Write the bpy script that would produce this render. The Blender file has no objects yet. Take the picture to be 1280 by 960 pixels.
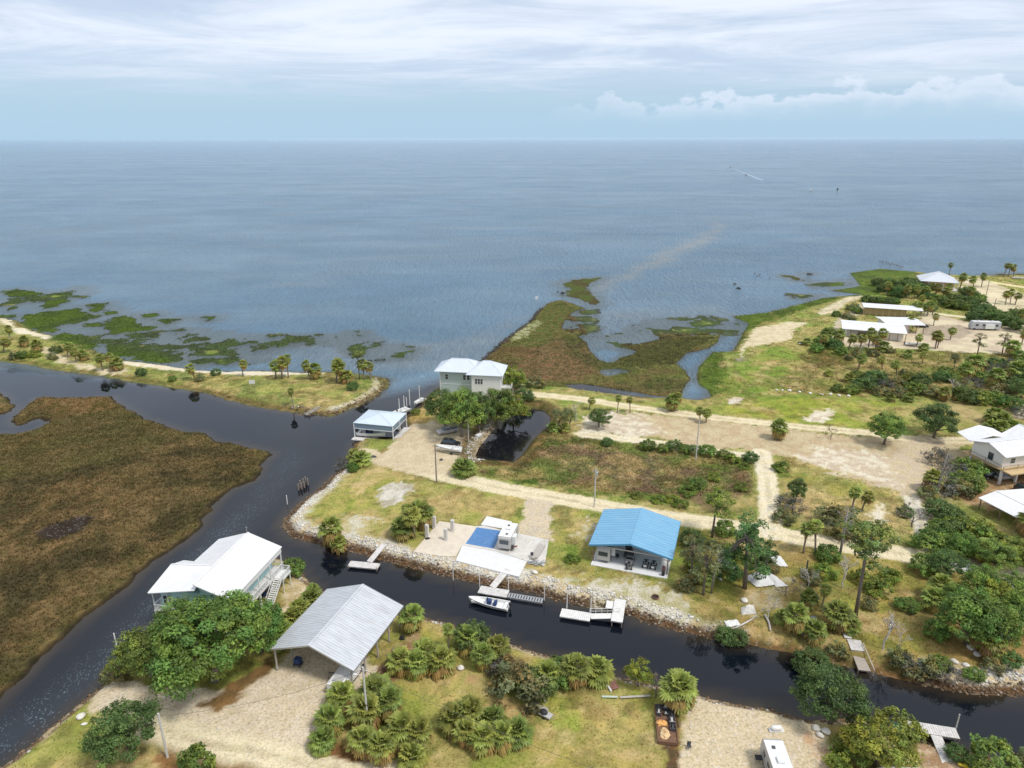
import bpy, math, random
import numpy as np
from mathutils import Vector, Matrix

# ------------------------------------------------------------------ scene, camera, light
scene = bpy.context.scene
COL = scene.collection
FPX, CAMH, HORY = 880.0, 75.0, 172.0
PITCH = math.atan((480 - HORY) / FPX)
CP, SP = math.cos(PITCH), math.sin(PITCH)

cam_d = bpy.data.cameras.new("camera")
cam = bpy.data.objects.new("camera", cam_d)
COL.objects.link(cam)
cam.location = (0, 0, CAMH)
cam.rotation_euler = (math.radians(90) - PITCH, math.radians(0.1), 0)
cam_d.sensor_width = 36.0
cam_d.lens = 36.0 * FPX / 1280.0
cam_d.clip_start = 1.0
cam_d.clip_end = 200000.0
scene.camera = cam
scene.render.engine = 'CYCLES'

SUN_EL, SUN_AZ = 58.0, 125.0          # azimuth clockwise from +Y
wd = bpy.data.worlds.new("World")
scene.world = wd
wd.use_nodes = True
NT = wd.node_tree
NT.nodes.clear()


class NG:
    """small helper to wire shader nodes"""
    def __init__(s, tree):
        s.t = tree

    def n(s, typ, **kw):
        nd = s.t.nodes.new(typ)
        for k, v in kw.items():
            if k.startswith('i_'):
                key = k[2:]
                key = int(key) if key.isdigit() else key.replace('_', ' ')
                s.put(nd.inputs[key], v)
            else:
                setattr(nd, k, v)
        return nd

    def put(s, sock, v):
        if isinstance(v, bpy.types.NodeSocket):
            s.t.links.new(v, sock)
        elif isinstance(v, bpy.types.Node):
            s.t.links.new(v.outputs[0], sock)
        else:
            sock.default_value = v

    def m(s, op, a, b=None, c=None, clamp=False):
        nd = s.t.nodes.new('ShaderNodeMath')
        nd.operation = op
        nd.use_clamp = clamp
        s.put(nd.inputs[0], a)
        if b is not None: s.put(nd.inputs[1], b)
        if c is not None: s.put(nd.inputs[2], c)
        return nd.outputs[0]

    def rng(s, v, a, b, c=0.0, d=1.0, smooth=True):
        nd = s.t.nodes.new('ShaderNodeMapRange')
        nd.interpolation_type = 'SMOOTHSTEP' if smooth else 'LINEAR'
        s.put(nd.inputs[0], v)
        for i, q in enumerate((a, b, c, d)): s.put(nd.inputs[i + 1], q)
        return nd.outputs[0]

    def mix(s, f, a, b, blend='MIX'):
        nd = s.t.nodes.new('ShaderNodeMix')
        nd.data_type = 'RGBA'
        nd.blend_type = blend
        s.put(nd.inputs[0], f)
        s.put(nd.inputs[6], a if isinstance(a, (bpy.types.NodeSocket, bpy.types.Node)) else (*a, 1))
        s.put(nd.inputs[7], b if isinstance(b, (bpy.types.NodeSocket, bpy.types.Node)) else (*b, 1))
        return nd.outputs[2]

    def noise(s, vec, scale, detail=4.0, rough=0.55, dist=0.0):
        nd = s.t.nodes.new('ShaderNodeTexNoise')
        if vec is not None: s.put(nd.inputs['Vector'], vec)
        nd.inputs['Scale'].default_value = scale
        nd.inputs['Detail'].default_value = detail
        nd.inputs['Roughness'].default_value = rough
        nd.inputs['Distortion'].default_value = dist
        return nd.outputs[0]

    def mapv(s, vec, scale=(1, 1, 1), loc=(0, 0, 0), rot=(0, 0, 0)):
        nd = s.t.nodes.new('ShaderNodeMapping')
        s.put(nd.inputs[0], vec)
        nd.inputs[1].default_value = loc
        nd.inputs[2].default_value = rot
        nd.inputs[3].default_value = scale
        return nd.outputs[0]


g = NG(NT)
sky = g.n('ShaderNodeTexSky', sky_type='NISHITA', sun_disc=False)
sky.sun_elevation = math.radians(SUN_EL)
sky.sun_rotation = math.radians(SUN_AZ)
sky.altitude = 50
sky.air_density = 1.0
sky.dust_density = 1.2
sky.ozone_density = 2.0
tc = g.n('ShaderNodeTexCoord')
sep = g.n('ShaderNodeSeparateXYZ')
g.put(sep.inputs[0], tc.outputs['Generated'])
dx, dy, dz = sep.outputs[0], sep.outputs[1], sep.outputs[2]
zc = g.m('MAXIMUM', dz, 0.012)
zz = g.m('ADD', zc, 0.03)
cv = g.n('ShaderNodeCombineXYZ')
g.put(cv.inputs[0], g.m('DIVIDE', dx, zz))
g.put(cv.inputs[1], g.m('DIVIDE', dy, zz))
st1 = g.noise(g.mapv(cv.outputs[0], (0.42, 0.50, 1), (3.1, 5.7, 0), (0, 0, 0.22)), 1.0, 10.0, 0.64, 0.7)
st2 = g.noise(g.mapv(cv.outputs[0], (0.16, 0.20, 1), (8.3, 2.2, 0), (0, 0, -0.2)), 1.0, 6.0, 0.6, 0.4)
st = g.m('ADD', g.m('MULTIPLY', st1, 0.55), g.m('MULTIPLY', st2, 0.45))
veil = g.rng(st, 0.43, 0.62)
band = g.rng(dz, 0.035, 0.105)                 # high sheet ends some degrees above the horizon
veil = g.m('MULTIPLY', veil, band)
base_veil = g.m('MULTIPLY', g.rng(dz, 0.03, 0.10), 0.75)
# cumulus row low over the sea, to the right of north
azv = g.n('ShaderNodeCombineXYZ')
g.put(azv.inputs[0], g.m('MULTIPLY', g.m('ARCTAN2', dx, dy), 26.0))
g.put(azv.inputs[1], g.m('MULTIPLY', dz, 46.0))
cu = g.noise(azv.outputs[0], 1.0, 9.0, 0.55, 0.1)
cub = g.noise(g.mapv(azv.outputs[0], (0.38, 0.0, 1), (4.4, 0, 0)), 1.0, 2.0, 0.6)
topz = g.m('ADD', g.m('MULTIPLY', cub, 0.080), g.m('MULTIPLY', g.m('ARCTAN2', dx, dy), 0.040))
cud = g.m('SUBTRACT', g.m('ADD', topz, g.m('MULTIPLY', g.m('SUBTRACT', cu, 0.5), 0.085)), dz)
cum = g.m('MULTIPLY', g.rng(cud, -0.001, 0.009), g.rng(dz, 0.012, 0.05))
cum = g.m('MULTIPLY', cum, g.rng(g.m('ARCTAN2', dx, dy), 0.0, 0.22))
cum = g.m('MULTIPLY', cum, g.m('SUBTRACT', 1.0, g.m('MULTIPLY', g.rng(cud, 0.004, 0.045), 0.72)))
low = g.n('ShaderNodeMix', data_type='RGBA')
g.put(low.inputs[0], g.m('MULTIPLY', g.rng(dz, 0.0, 0.20, 1.0, 0.0), 0.9))
g.put(low.inputs[6], sky.outputs[0])
low.inputs[7].default_value = (4.3, 6.3, 8.1, 1)
s1 = g.mix(base_veil, low.outputs[2], (5.9, 6.9, 8.6))
s2 = g.mix(g.m('MULTIPLY', veil, 0.85), s1, (8.3, 8.9, 9.9))
s3 = g.mix(g.m('MULTIPLY', cum, 0.62), s2, (7.6, 8.3, 9.6))
# a thin overcast veil over the rest of the dome, out of the picture
s4 = g.mix(g.m('MULTIPLY', g.rng(dz, 0.22, 0.5), 0.65), s3, (7.6, 7.9, 8.4))
bg = g.n('ShaderNodeBackground')
g.put(bg.inputs[0], s4)
bg.inputs[1].default_value = 0.084
out = g.n('ShaderNodeOutputWorld')
g.put(out.inputs[0], bg.outputs[0])

sl = bpy.data.lights.new("sun", 'SUN')
sl.energy = 2.3
sl.angle = math.radians(11.0)
sl.color = (1.0, 0.96, 0.90)
so = bpy.data.objects.new("sun", sl)
COL.objects.link(so)
_sd = Vector((math.sin(math.radians(SUN_AZ)) * math.cos(math.radians(SUN_EL)),
              math.cos(math.radians(SUN_AZ)) * math.cos(math.radians(SUN_EL)),
              math.sin(math.radians(SUN_EL))))
so.rotation_euler = _sd.to_track_quat('Z', 'Y').to_euler()
so.location = (60, -40, 140)

scene.view_settings.view_transform = 'Standard'
scene.view_settings.look = 'None'
scene.view_settings.exposure = 0.38
scene.view_settings.gamma = 1.0
scene.view_settings.use_curve_mapping = False
scene.cycles.max_bounces = 6
scene.cycles.transparent_max_bounces = 6
scene.cycles.caustics_reflective = False
scene.cycles.caustics_refractive = False

# ------------------------------------------------------------------ helpers
RND = random.Random(7)


def U(px, py, z=0.0):
    """where the sight line of a photo pixel meets the level z"""
    u = (px - 640.0) / FPX
    v = (py - 480.0) / FPX
    k = (CAMH - z) / (v * CP + SP)
    return (u * k, (CP - v * SP) * k)


def lin(r, gg, b, k=1.0):
    def f(c):
        c /= 255.0
        return (c / 12.92 if c <= 0.04045 else ((c + 0.055) / 1.055) ** 2.4) * k
    return (f(r), f(gg), f(b))


def tag(o, label=None, cat=None, group=None, kind=None):
    if label: o['label'] = label
    if cat: o['category'] = cat
    if group: o['group'] = group
    if kind: o['kind'] = kind
    return o


def thing(name, label, cat, loc=(0, 0, 0), rz=0.0, group=None):
    o = bpy.data.objects.new(name, None)
    o.empty_display_size = 0.5
    COL.objects.link(o)
    o.location = loc
    o.rotation_euler = (0, 0, rz)
    return tag(o, label, cat, group)


def copy_tree(o, parent=None):
    c = o.copy()
    COL.objects.link(c)
    if parent is not None: c.parent = parent
    for ch in o.children:
        copy_tree(ch, c)
    return c


class MB:
    """collects simple solids; build() links them as ONE mesh object"""
    def __init__(s):
        s.v = []; s.f = []; s.c = []; s.cur = None

    def add(s, vs, fs):
        o = len(s.v)
        s.v += [tuple(p) for p in vs]
        s.f += [tuple(i + o for i in f) for f in fs]
        if s.cur is not None or s.c:
            while len(s.c) < len(s.f) - len(fs): s.c.append((1, 1, 1))
            s.c += [s.cur or (1, 1, 1)] * len(fs)
        return s

    def box(s, x0, x1, y0, y1, z0, z1, rz=0.0, org=None, M=None):
        vs = [(x, y, z) for z in (z0, z1) for (x, y) in ((x0, y0), (x1, y0), (x1, y1), (x0, y1))]
        if rz or org:
            ox, oy = org if org else ((x0 + x1) / 2, (y0 + y1) / 2)
            c_, s_ = math.cos(rz), math.sin(rz)
            vs = [(ox + (x - ox) * c_ - (y - oy) * s_, oy + (x - ox) * s_ + (y - oy) * c_, z) for x, y, z in vs]
        if M is not None: vs = [tuple(M @ Vector(p)) for p in vs]
        return s.add(vs, [(0, 3, 2, 1), (4, 5, 6, 7), (0, 1, 5, 4), (1, 2, 6, 5), (2, 3, 7, 6), (3, 0, 4, 7)])

    def bar(s, a, b, w, h=None):
        """rectangular bar between two points"""
        h = h or w
        a = Vector(a); b = Vector(b)
        d = (b - a).normalized()
        up = Vector((0, 0, 1)) if abs(d.z) < 0.95 else Vector((1, 0, 0))
        sx = d.cross(up).normalized() * w / 2
        sy = sx.cross(d).normalized() * h / 2
        vs = [a - sx - sy, a + sx - sy, a + sx + sy, a - sx + sy, b - sx - sy, b + sx - sy, b + sx + sy, b - sx + sy]
        return s.add(vs, [(0, 3, 2, 1), (4, 5, 6, 7), (0, 1, 5, 4), (1, 2, 6, 5), (2, 3, 7, 6), (3, 0, 4, 7)])

    def tube(s, pts, rad, n=8, cap=True):
        pts = [Vector(p) for p in pts]
        if not isinstance(rad, (list, tuple)): rad = [rad] * len(pts)
        vs = []; fs = []
        for i, p in enumerate(pts):
            d = (pts[min(i + 1, len(pts) - 1)] - pts[max(i - 1, 0)])
            if d.length < 1e-6: d = Vector((0, 0, 1))
            d.normalize()
            a = d.cross(Vector((0.3, 1, 0.1)) if abs(d.y) < 0.9 else Vector((1, 0, 0))).normalized()
            b = d.cross(a)
            for k in range(n):
                t = 2 * math.pi * k / n
                vs.append(p + a * math.cos(t) * rad[i] + b * math.sin(t) * rad[i])
        for i in range(len(pts) - 1):
            for k in range(n):
                fs.append((i * n + k, i * n + (k + 1) % n, (i + 1) * n + (k + 1) % n, (i + 1) * n + k))
        if cap:
            fs.append(tuple(range(n))[::-1])
            fs.append(tuple((len(pts) - 1) * n + k for k in range(n)))
        return s.add(vs, fs)

    def disc(s, x, y, z, r, h, n=16, axis='z'):
        if axis == 'z': return s.tube([(x, y, z), (x, y, z + h)], r, n)
        if axis == 'x': return s.tube([(x, y, z), (x + h, y, z)], r, n)
        return s.tube([(x, y, z), (x, y + h, z)], r, n)

    def prism(s, poly, a0, a1, axis='z'):
        n = len(poly)
        if axis == 'z': f = lambda p, a: (p[0], p[1], a)
        elif axis == 'x': f = lambda p, a: (a, p[0], p[1])
        else: f = lambda p, a: (p[0], a, p[1])
        vs = [f(p, a0) for p in poly] + [f(p, a1) for p in poly]
        fs = [tuple(range(n))[::-1], tuple(range(n, 2 * n))]
        fs += [(i, (i + 1) % n, n + (i + 1) % n, n + i) for i in range(n)]
        return s.add(vs, fs)

    def loft(s, rings, closed=True, caps=True):
        n = len(rings[0]); vs = [p for r in rings for p in r]; fs = []
        for i in range(len(rings) - 1):
            for k in range(n if closed else n - 1):
                fs.append((i * n + k, i * n + (k + 1) % n, (i + 1) * n + (k + 1) % n, (i + 1) * n + k))
        if caps and closed:
            fs.append(tuple(range(n))[::-1])
            fs.append(tuple((len(rings) - 1) * n + k for k in range(n)))
        return s.add(vs, fs)

    def dome(s, x, y, z, rx, ry, rz, seg=12, rows=5):
        rings = []
        for j in range(rows + 1):
            a = math.pi / 2 * j / rows
            r_ = max(math.cos(a), 0.02)
            rings.append([(x + rx * r_ * math.cos(2 * math.pi * k / seg), y + ry * r_ * math.sin(2 * math.pi * k / seg),
                           z + rz * math.sin(a)) for k in range(seg)])
        return s.loft(rings)

    def slab(s, pts, th):
        """flat polygon in space given thickness downward"""
        n = len(pts)
        vs = [tuple(p) for p in pts] + [(p[0], p[1], p[2] - th) for p in pts]
        fs = [tuple(range(n)), tuple(range(n, 2 * n))[::-1]]
        fs += [(i, n + i, n + (i + 1) % n, (i + 1) % n) for i in range(n)]
        return s.add(vs, fs)

    def build(s, name, mat, parent=None, loc=None, rz=0.0, smooth=False, bevel=0.0):
        me = bpy.data.meshes.new(name)
        me.from_pydata(s.v, [], s.f)
        if s.c:
            while len(s.c) < len(s.f): s.c.append((1, 1, 1))
            ca = me.color_attributes.new('col', 'FLOAT_COLOR', 'CORNER')
            arr = []
            for f, c_ in zip(s.f, s.c):
                arr += [c_[0], c_[1], c_[2], 1.0] * len(f)
            ca.data.foreach_set('color', arr)
        me.materials.append(mat)
        if smooth: me.polygons.foreach_set('use_smooth', [True] * len(me.polygons))
        import bmesh
        bm = bmesh.new(); bm.from_mesh(me)
        bmesh.ops.recalc_face_normals(bm, faces=bm.faces)
        bm.to_mesh(me); bm.free()
        me.update()
        o = bpy.data.objects.new(name, me)
        COL.objects.link(o)
        if parent is not None: o.parent = parent
        if loc is not None: o.location = loc
        if rz: o.rotation_euler = (0, 0, rz)
        if bevel:
            bv = o.modifiers.new('bevel', 'BEVEL')
            bv.width = bevel; bv.segments = 2; bv.limit_method = 'ANGLE'
        return o


def npmesh(name, V, F, mat, cols=None, corner_n=None, parent=None, smooth=False):
    """mesh from numpy arrays; F is (n,3) or (n,4); cols per vertex"""
    me = bpy.data.meshes.new(name)
    nv, nf, k = len(V), len(F), F.shape[1]
    me.vertices.add(nv)
    me.vertices.foreach_set('co', np.ascontiguousarray(V, dtype=np.float32).ravel())
    me.loops.add(nf * k)
    me.loops.foreach_set('vertex_index', np.ascontiguousarray(F, dtype=np.int32).ravel())
    me.polygons.add(nf)
    me.polygons.foreach_set('loop_start', np.arange(0, nf * k, k, dtype=np.int32))
    if smooth: me.polygons.foreach_set('use_smooth', np.ones(nf, dtype=bool))
    me.update(calc_edges=True)
    if cols is not None:
        for nm, arr in cols.items():
            if arr.ndim == 2:
                ca = me.color_attributes.new(nm, 'FLOAT_COLOR', 'POINT')
                a4 = np.ones((nv, 4), dtype=np.float32); a4[:, :3] = arr
                ca.data.foreach_set('color', a4.ravel())
            else:
                at = me.attributes.new(nm, 'FLOAT', 'POINT')
                at.data.foreach_set('value', arr.astype(np.float32))
    me.materials.append(mat)
    o = bpy.data.objects.new(name, me)
    COL.objects.link(o)
    if parent is not None: o.parent = parent
    return o


MATS = {}


def mat(name, col, rough=0.6, metal=0.0, var=0.12, scale=3.0, bump=0.0, bscale=20.0, use_attr=False,
        trans=0.0, objvar=0.0, stretch=(1, 1, 1), spec=0.5, stain=None, stain_amt=0.0, coat=0.0):
    if name in MATS: return MATS[name]
    m = bpy.data.materials.new(name)
    m.use_nodes = True
    t = m.node_tree; t.nodes.clear()
    q = NG(t)
    tcn = q.n('ShaderNodeTexCoord')
    vec = q.mapv(tcn.outputs['Object'], stretch)
    b = q.n('ShaderNodeBsdfPrincipled')
    c0 = None
    if use_attr:
        at = q.n('ShaderNodeAttribute', attribute_name='col')
        c0 = q.mix(1.0, at.outputs['Color'], col, 'MULTIPLY')
    else:
        rgb = q.n('ShaderNodeRGB'); rgb.outputs[0].default_value = (*col, 1)
        c0 = rgb.outputs[0]
    if var > 0:
        nz = q.noise(vec, scale, 5.0, 0.6)
        f = q.rng(nz, 0.3, 0.7, 1 - var, 1 + var, smooth=False)
        cmb = q.n('ShaderNodeCombineXYZ')
        for i in range(3): q.put(cmb.inputs[i], f)
        c0 = q.mix(1.0, c0, cmb.outputs[0], 'MULTIPLY')
    if stain is not None:
        nz2 = q.noise(vec, scale * 0.35, 7.0, 0.7, 0.6)
        c0 = q.mix(q.m('MULTIPLY', q.rng(nz2, 0.5, 0.68), stain_amt), c0, stain)
    if objvar > 0:
        oi = q.n('ShaderNodeObjectInfo')
        hs = q.n('ShaderNodeHueSaturation')
        q.put(hs.inputs['Hue'], q.rng(oi.outputs['Random'], 0, 1, 0.5 - 0.04 * objvar, 0.5 + 0.035 * objvar, False))
        q.put(hs.inputs['Value'], q.rng(q.m('FRACT', q.m('MULTIPLY', oi.outputs['Random'], 7.31)), 0, 1, 1 - 0.3 * objvar, 1 + 0.3 * objvar, False))
        q.put(hs.inputs['Color'], c0)
        c0 = hs.outputs[0]
    q.put(b.inputs['Base Color'], c0)
    b.inputs['Roughness'].default_value = rough
    b.inputs['Metallic'].default_value = metal
    b.inputs['Specular IOR Level'].default_value = spec
    if coat: b.inputs['Coat Weight'].default_value = coat
    if bump > 0:
        bn = q.n('ShaderNodeBump')
        bn.inputs['Strength'].default_value = bump
        bn.inputs['Distance'].default_value = 0.05
        q.put(bn.inputs['Height'], q.noise(vec, bscale, 4.0, 0.6))
        q.put(b.inputs['Normal'], bn.outputs[0])
    o = q.n('ShaderNodeOutputMaterial')
    if trans > 0:
        tr = q.n('ShaderNodeBsdfTranslucent')
        q.put(tr.inputs[0], c0)
        mx = q.n('ShaderNodeMixShader')
        mx.inputs[0].default_value = trans
        q.put(mx.inputs[1], b.outputs[0]); q.put(mx.inputs[2], tr.outputs[0])
        q.put(o.inputs[0], mx.outputs[0])
    else:
        q.put(o.inputs[0], b.outputs[0])
    MATS[name] = m
    return m


# ------------------------------------------------------------------ numpy noise and distance fields
_rs = np.random.RandomState(11)
_TAB = _rs.rand(256, 256)


def vnoise(x, y, s=0):
    x = x + 37.3 * s; y = y + 91.7 * s
    xi = np.floor(x).astype(int); yi = np.floor(y).astype(int)
    fx = x - xi; fy = y - yi
    fx = fx * fx * (3 - 2 * fx); fy = fy * fy * (3 - 2 * fy)
    a = _TAB[xi & 255, yi & 255]; b = _TAB[(xi + 1) & 255, yi & 255]
    c_ = _TAB[xi & 255, (yi + 1) & 255]; d = _TAB[(xi + 1) & 255, (yi + 1) & 255]
    return (a * (1 - fx) + b * fx) * (1 - fy) + (c_ * (1 - fx) + d * fx) * fy


def fbm(x, y, sc, octv=4, s=0, gain=0.5):
    r = 0; a = 1; t = 0; f = sc
    for i in range(octv):
        r = r + a * vnoise(x * f, y * f, s + i); t += a; a *= gain; f *= 2.03
    return r / t


def sdf(poly, X, Y, margin=12.0, closed=True):
    """signed distance (positive inside); far outside it is -margin"""
    P = np.array(poly, dtype=float)
    res = np.full(X.shape, -float(margin))
    x0, y0 = P.min(0) - margin; x1, y1 = P.max(0) + margin
    sel = (X > x0) & (X < x1) & (Y > y0) & (Y < y1)
    if not sel.any(): return res
    x = X[sel]; y = Y[sel]
    d2 = np.full(x.shape, 1e18); ins = np.zeros(x.shape, dtype=bool)
    n = len(P)
    for i in range(n if closed else n - 1):
        ax, ay = P[i]; bx, by = P[(i + 1) % n]
        ex, ey = bx - ax, by - ay
        L = ex * ex + ey * ey + 1e-12
        t = np.clip(((x - ax) * ex + (y - ay) * ey) / L, 0, 1)
        qx = x - (ax + t * ex); qy = y - (ay + t * ey)
        d2 = np.minimum(d2, qx * qx + qy * qy)
        if closed:
            cond = ((ay > y) != (by > y))
            with np.errstate(divide='ignore', invalid='ignore'):
                xc = (bx - ax) * (y - ay) / ((by - ay) if by != ay else 1e-12) + ax
            ins ^= cond & (x < xc)
    d = np.sqrt(d2)
    if closed:
        res[sel] = np.where(ins, d, -np.minimum(d, margin))
    else:
        res[sel] = -d
    return res


def sstep(a, b, x):
    t = np.clip((x - a) / (b - a), 0, 1)
    return t * t * (3 - 2 * t)
# ------------------------------------------------------------------ the lie of the land
def C(ox, oy, s, *pts):
    return [(ox + x / s, oy + y / s) for x, y in pts]


def W(pts, z=0.0):
    return [U(x, y, z) for x, y in pts]


Z_UP = 1.15
barrier = W([(-420, 385), (-200, 392), (0, 396)] + C(0, 380, 8, (140, 150), (230, 190), (300, 240), (420, 280), (540, 310), (560, 345), (760, 370), (900, 420), (1000, 480)) +
            [(150, 449), (175, 452), (205, 456), (235, 461), (275, 464), (320, 463), (340, 463), (377, 465), (407, 464), (435, 465), (465, 469), (482, 472), (489, 477),
             (484, 486), (470, 496), (455, 505), (430, 515), (415, 520), (395, 520), (370, 516), (320, 509), (287, 501), (250, 491), (225, 487), (195, 482),
             (160, 477), (120, 469), (85, 465), (60, 461), (37, 456), (5, 452), (-200, 447), (-420, 440)])
island = W([(-420, 540), (-120, 545), (0, 541), (20, 541), (40, 538), (62, 528), (48, 522), (36, 527), (22, 532), (10, 526), (18, 518), (42, 500), (47, 496), (90, 497), (140, 495), (145, 504), (155, 507),
            (162, 512), (180, 522), (210, 532), (235, 540), (255, 541), (267, 551), (295, 554), (320, 561), (335, 565), (339, 569), (330, 578),
            (322, 594), (315, 601), (290, 610), (270, 627), (255, 647), (250, 660), (225, 680), (190, 700), (165, 725), (140, 748), (107, 770),
            (82, 795), (50, 820), (27, 845), (0, 870), (-60, 925), (-300, 1060), (-500, 1000)])
islet = W([(-60, 480), (0, 490), (10, 497), (17, 508), (14, 514), (0, 517), (-60, 522)])
main_s = [(351, 657), (352, 650), (372, 630), (395, 613), (413, 596), (425, 587), (432, 577), (440, 562), (444, 552), (452, 547), (492, 548), (508, 533), (505, 524), (514, 514),
          (527, 508), (530, 497), (545, 486), (560, 475), (580, 462), (602, 451), (622, 433), (640, 418), (652, 410), (665, 400), (673, 389), (685, 379), (700, 375), (716, 380), (732, 386),
          (718, 389), (706, 400), (702, 410), (716, 418), (733, 428), (738, 440), (752, 452), (762, 454), (775, 445), (795, 431), (830, 423), (860, 420), (900, 419), (897, 428), (885, 436),
          (857, 442), (845, 455), (855, 463), (864, 474), (857, 482), (852, 490), (852, 498), (870, 501), (888, 497), (884, 488), (873, 482), (870, 470), (873, 459), (890, 441), (914, 440), (922, 428), (935, 405), (915, 396),
          (960, 391), (1000, 381), (1030, 373), (1055, 371), (1078, 369), (1037, 364), (1060, 361), (1075, 358), (1062, 342), (1100, 337), (1145, 341), (1165, 345), (1190, 346), (1215, 347), (1280, 346), (1500, 346), (1750, 350), (2000, 420), (2000, 1000),
          (1500, 880), (1280, 871), (1230, 872), (1185, 865), (1150, 857), (1100, 845), (1072, 837), (1035, 830), (997, 818), (960, 813), (890, 798), (855, 792), (815, 782),
          (790, 773), (765, 765), (702, 753), (670, 742), (632, 736), (585, 727), (537, 716), (480, 701), (437, 690), (402, 682), (382, 677), (360, 671)]
main = W(main_s)
south = W([(-500, 1300), (0, 958), (37, 932), (60, 910), (100, 876), (125, 856), (146, 828), (172, 800), (196, 778), (226, 752), (288, 716), (345, 697), (370, 708), (390, 730),
           (402, 742), (440, 752), (480, 760), (520, 768), (560, 780), (620, 800), (680, 818), (740, 836), (770, 846), (800, 852), (845, 862), (865, 867), (890, 875),
           (915, 880), (960, 886), (985, 894), (1012, 900), (1060, 897), (1102, 897), (1120, 910), (1135, 921), (1160, 927), (1185, 932), (1210, 941), (1280, 960), (1500, 1020), (1900, 1300)])
# water inside the land
pond = W([(597, 576), (594, 569), (600, 556), (616, 537), (632, 519), (655, 511), (675, 512), (687, 521), (688, 531), (666, 548), (655, 565), (640, 579)], 0)
channel = W(C(640, 340, 4, (250, 562), (330, 560), (400, 566), (500, 584), (620, 603), (700, 620), (780, 627), (860, 622), (860, 632), (700, 634), (560, 622), (450, 612), (330, 596)))
pool_a = W(C(640, 340, 4, (395, 372), (480, 372), (560, 380), (620, 398), (600, 415), (540, 430), (500, 455), (470, 450), (430, 432), (490, 405), (400, 392)))
pool_b = W(C(640, 340, 4, (440, 490), (520, 485), (560, 492), (600, 500), (540, 510), (480, 525), (440, 510)))
# patches of marsh grass standing in shallow sea (left) -- 4x crop of the photograph at (0,340)
L4 = lambda *p: W(C(0, 340, 4, *p))
R4 = lambda *p: W(C(640, 340, 4, *p))
Q4 = lambda *p: W(C(960, 320, 4, *p))
green_marsh = [
    L4((110, 215), (240, 190), (400, 175), (420, 205), (510, 212), (440, 240), (280, 270), (275, 300), (180, 295), (130, 265)),
    L4((270, 310), (330, 300), (440, 325), (490, 355), (480, 380), (420, 395), (300, 375), (250, 340)),
    L4((520, 255), (560, 225), (640, 212), (670, 230), (720, 265), (800, 265), (740, 290), (640, 295), (570, 305), (515, 290)),
    L4((510, 335), (620, 330), (640, 365), (780, 390), (860, 405), (930, 400), (900, 440), (820, 455), (700, 445), (560, 425), (515, 405)),
    L4((210, 150), (320, 120), (350, 140), (300, 165), (220, 178)), L4((440, 160), (530, 148), (535, 175), (470, 182)),
    L4((510, 190), (600, 188), (590, 205), (530, 208)), L4((20, 175), (110, 165), (40, 188)), L4((0, 210), (80, 208), (60, 225), (0, 226)),
    L4((780, 235), (890, 235), (840, 252)), L4((700, 215), (770, 200), (790, 215), (730, 228)), L4((1010, 225), (1070, 222), (1050, 237)),
    L4((940, 440), (1000, 435), (1120, 425), (1190, 440), (1130, 452), (1000, 460)), L4((1120, 355), (1280, 335), (1280, 350), (1150, 370)), L4((1080, 385), (1180, 380), (1170, 420), (1110, 420)),
    L4((430, 185), (500, 180), (490, 200), (440, 200)), L4((400, 262), (495, 250), (490, 272), (420, 275)), L4((280, 100), (370, 88), (350, 115), (300, 118)),
    L4((620, 300), (800, 310), (770, 330), (640, 330)), L4((900, 340), (1010, 320), (1040, 330), (950, 350)),
    W(C(320, 340, 4, (60, 350), (180, 325), (150, 370), (80, 375))), W(C(320, 340, 4, (690, 402), (780, 395), (740, 420), (690, 422))),
    W([(0, 365), (20, 360), (60, 366), (20, 372)]), W([(0, 340 + 90 / 4), (10, 362), (0, 366)]),
]
green_patchy = [
    L4((280, 100), (370, 75), (450, 80), (380, 120), (300, 130), (0, 160), (0, 140)),
    L4((480, 330), (900, 290), (1280, 330), (1280, 440), (940, 455), (850, 400), (640, 360), (520, 350)),
    W(C(320, 340, 4, (-20, 330), (150, 320), (400, 325), (480, 300), (560, 360), (700, 390), (640, 425), (540, 420), (450, 360), (200, 345), (60, 395), (-20, 395))),
    R4((510, 320), (700, 260), (960, 230), (1140, 270), (1140, 300), (860, 330), (800, 350), (560, 370)),
    R4((250, 250), (380, 190), (370, 330), (290, 330)),
    R4((370, 340), (480, 335), (640, 350), (640, 372), (390, 372)),
    Q4((240, 145), (440, 130), (470, 160), (250, 160)), Q4((140, 200), (240, 200), (240, 215), (150, 212)), L4((560, 320), (700, 320), (640, 350), (580, 350)),
]
green_marsh += [
    R4((250, 60), (300, 42), (440, 30), (390, 60), (370, 80), (435, 150), (420, 165), (340, 135), (270, 112), (290, 85)),
    Q4((60, 100), (110, 97), (190, 125), (140, 122)), Q4((185, 90), (220, 88), (215, 97)), Q4((250, 142), (330, 138), (420, 140), (340, 152), (260, 155)),
    W([(1240, 345), (1290, 343), (1290, 346), (1250, 347)]),
]

XS = [-700, -560, -460]
while XS[-1] < 820:
    x = XS[-1]
    XS.append(x + (0.55 if -135 < x < 135 else 0.9 if -260 < x < 330 else 4.0 if x > 330 else 2.0))
YS = [20.0]
while YS[-1] < 560:
    y = YS[-1]
    YS.append(y + (1.5 if y < 62 else 0.45 if y < 140 else 0.6 if y < 220 else 0.85 if y < 460 else 4.0))
XS = np.array(XS); YS = np.array(YS)
GX, GY = np.meshgrid(XS, YS)
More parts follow.
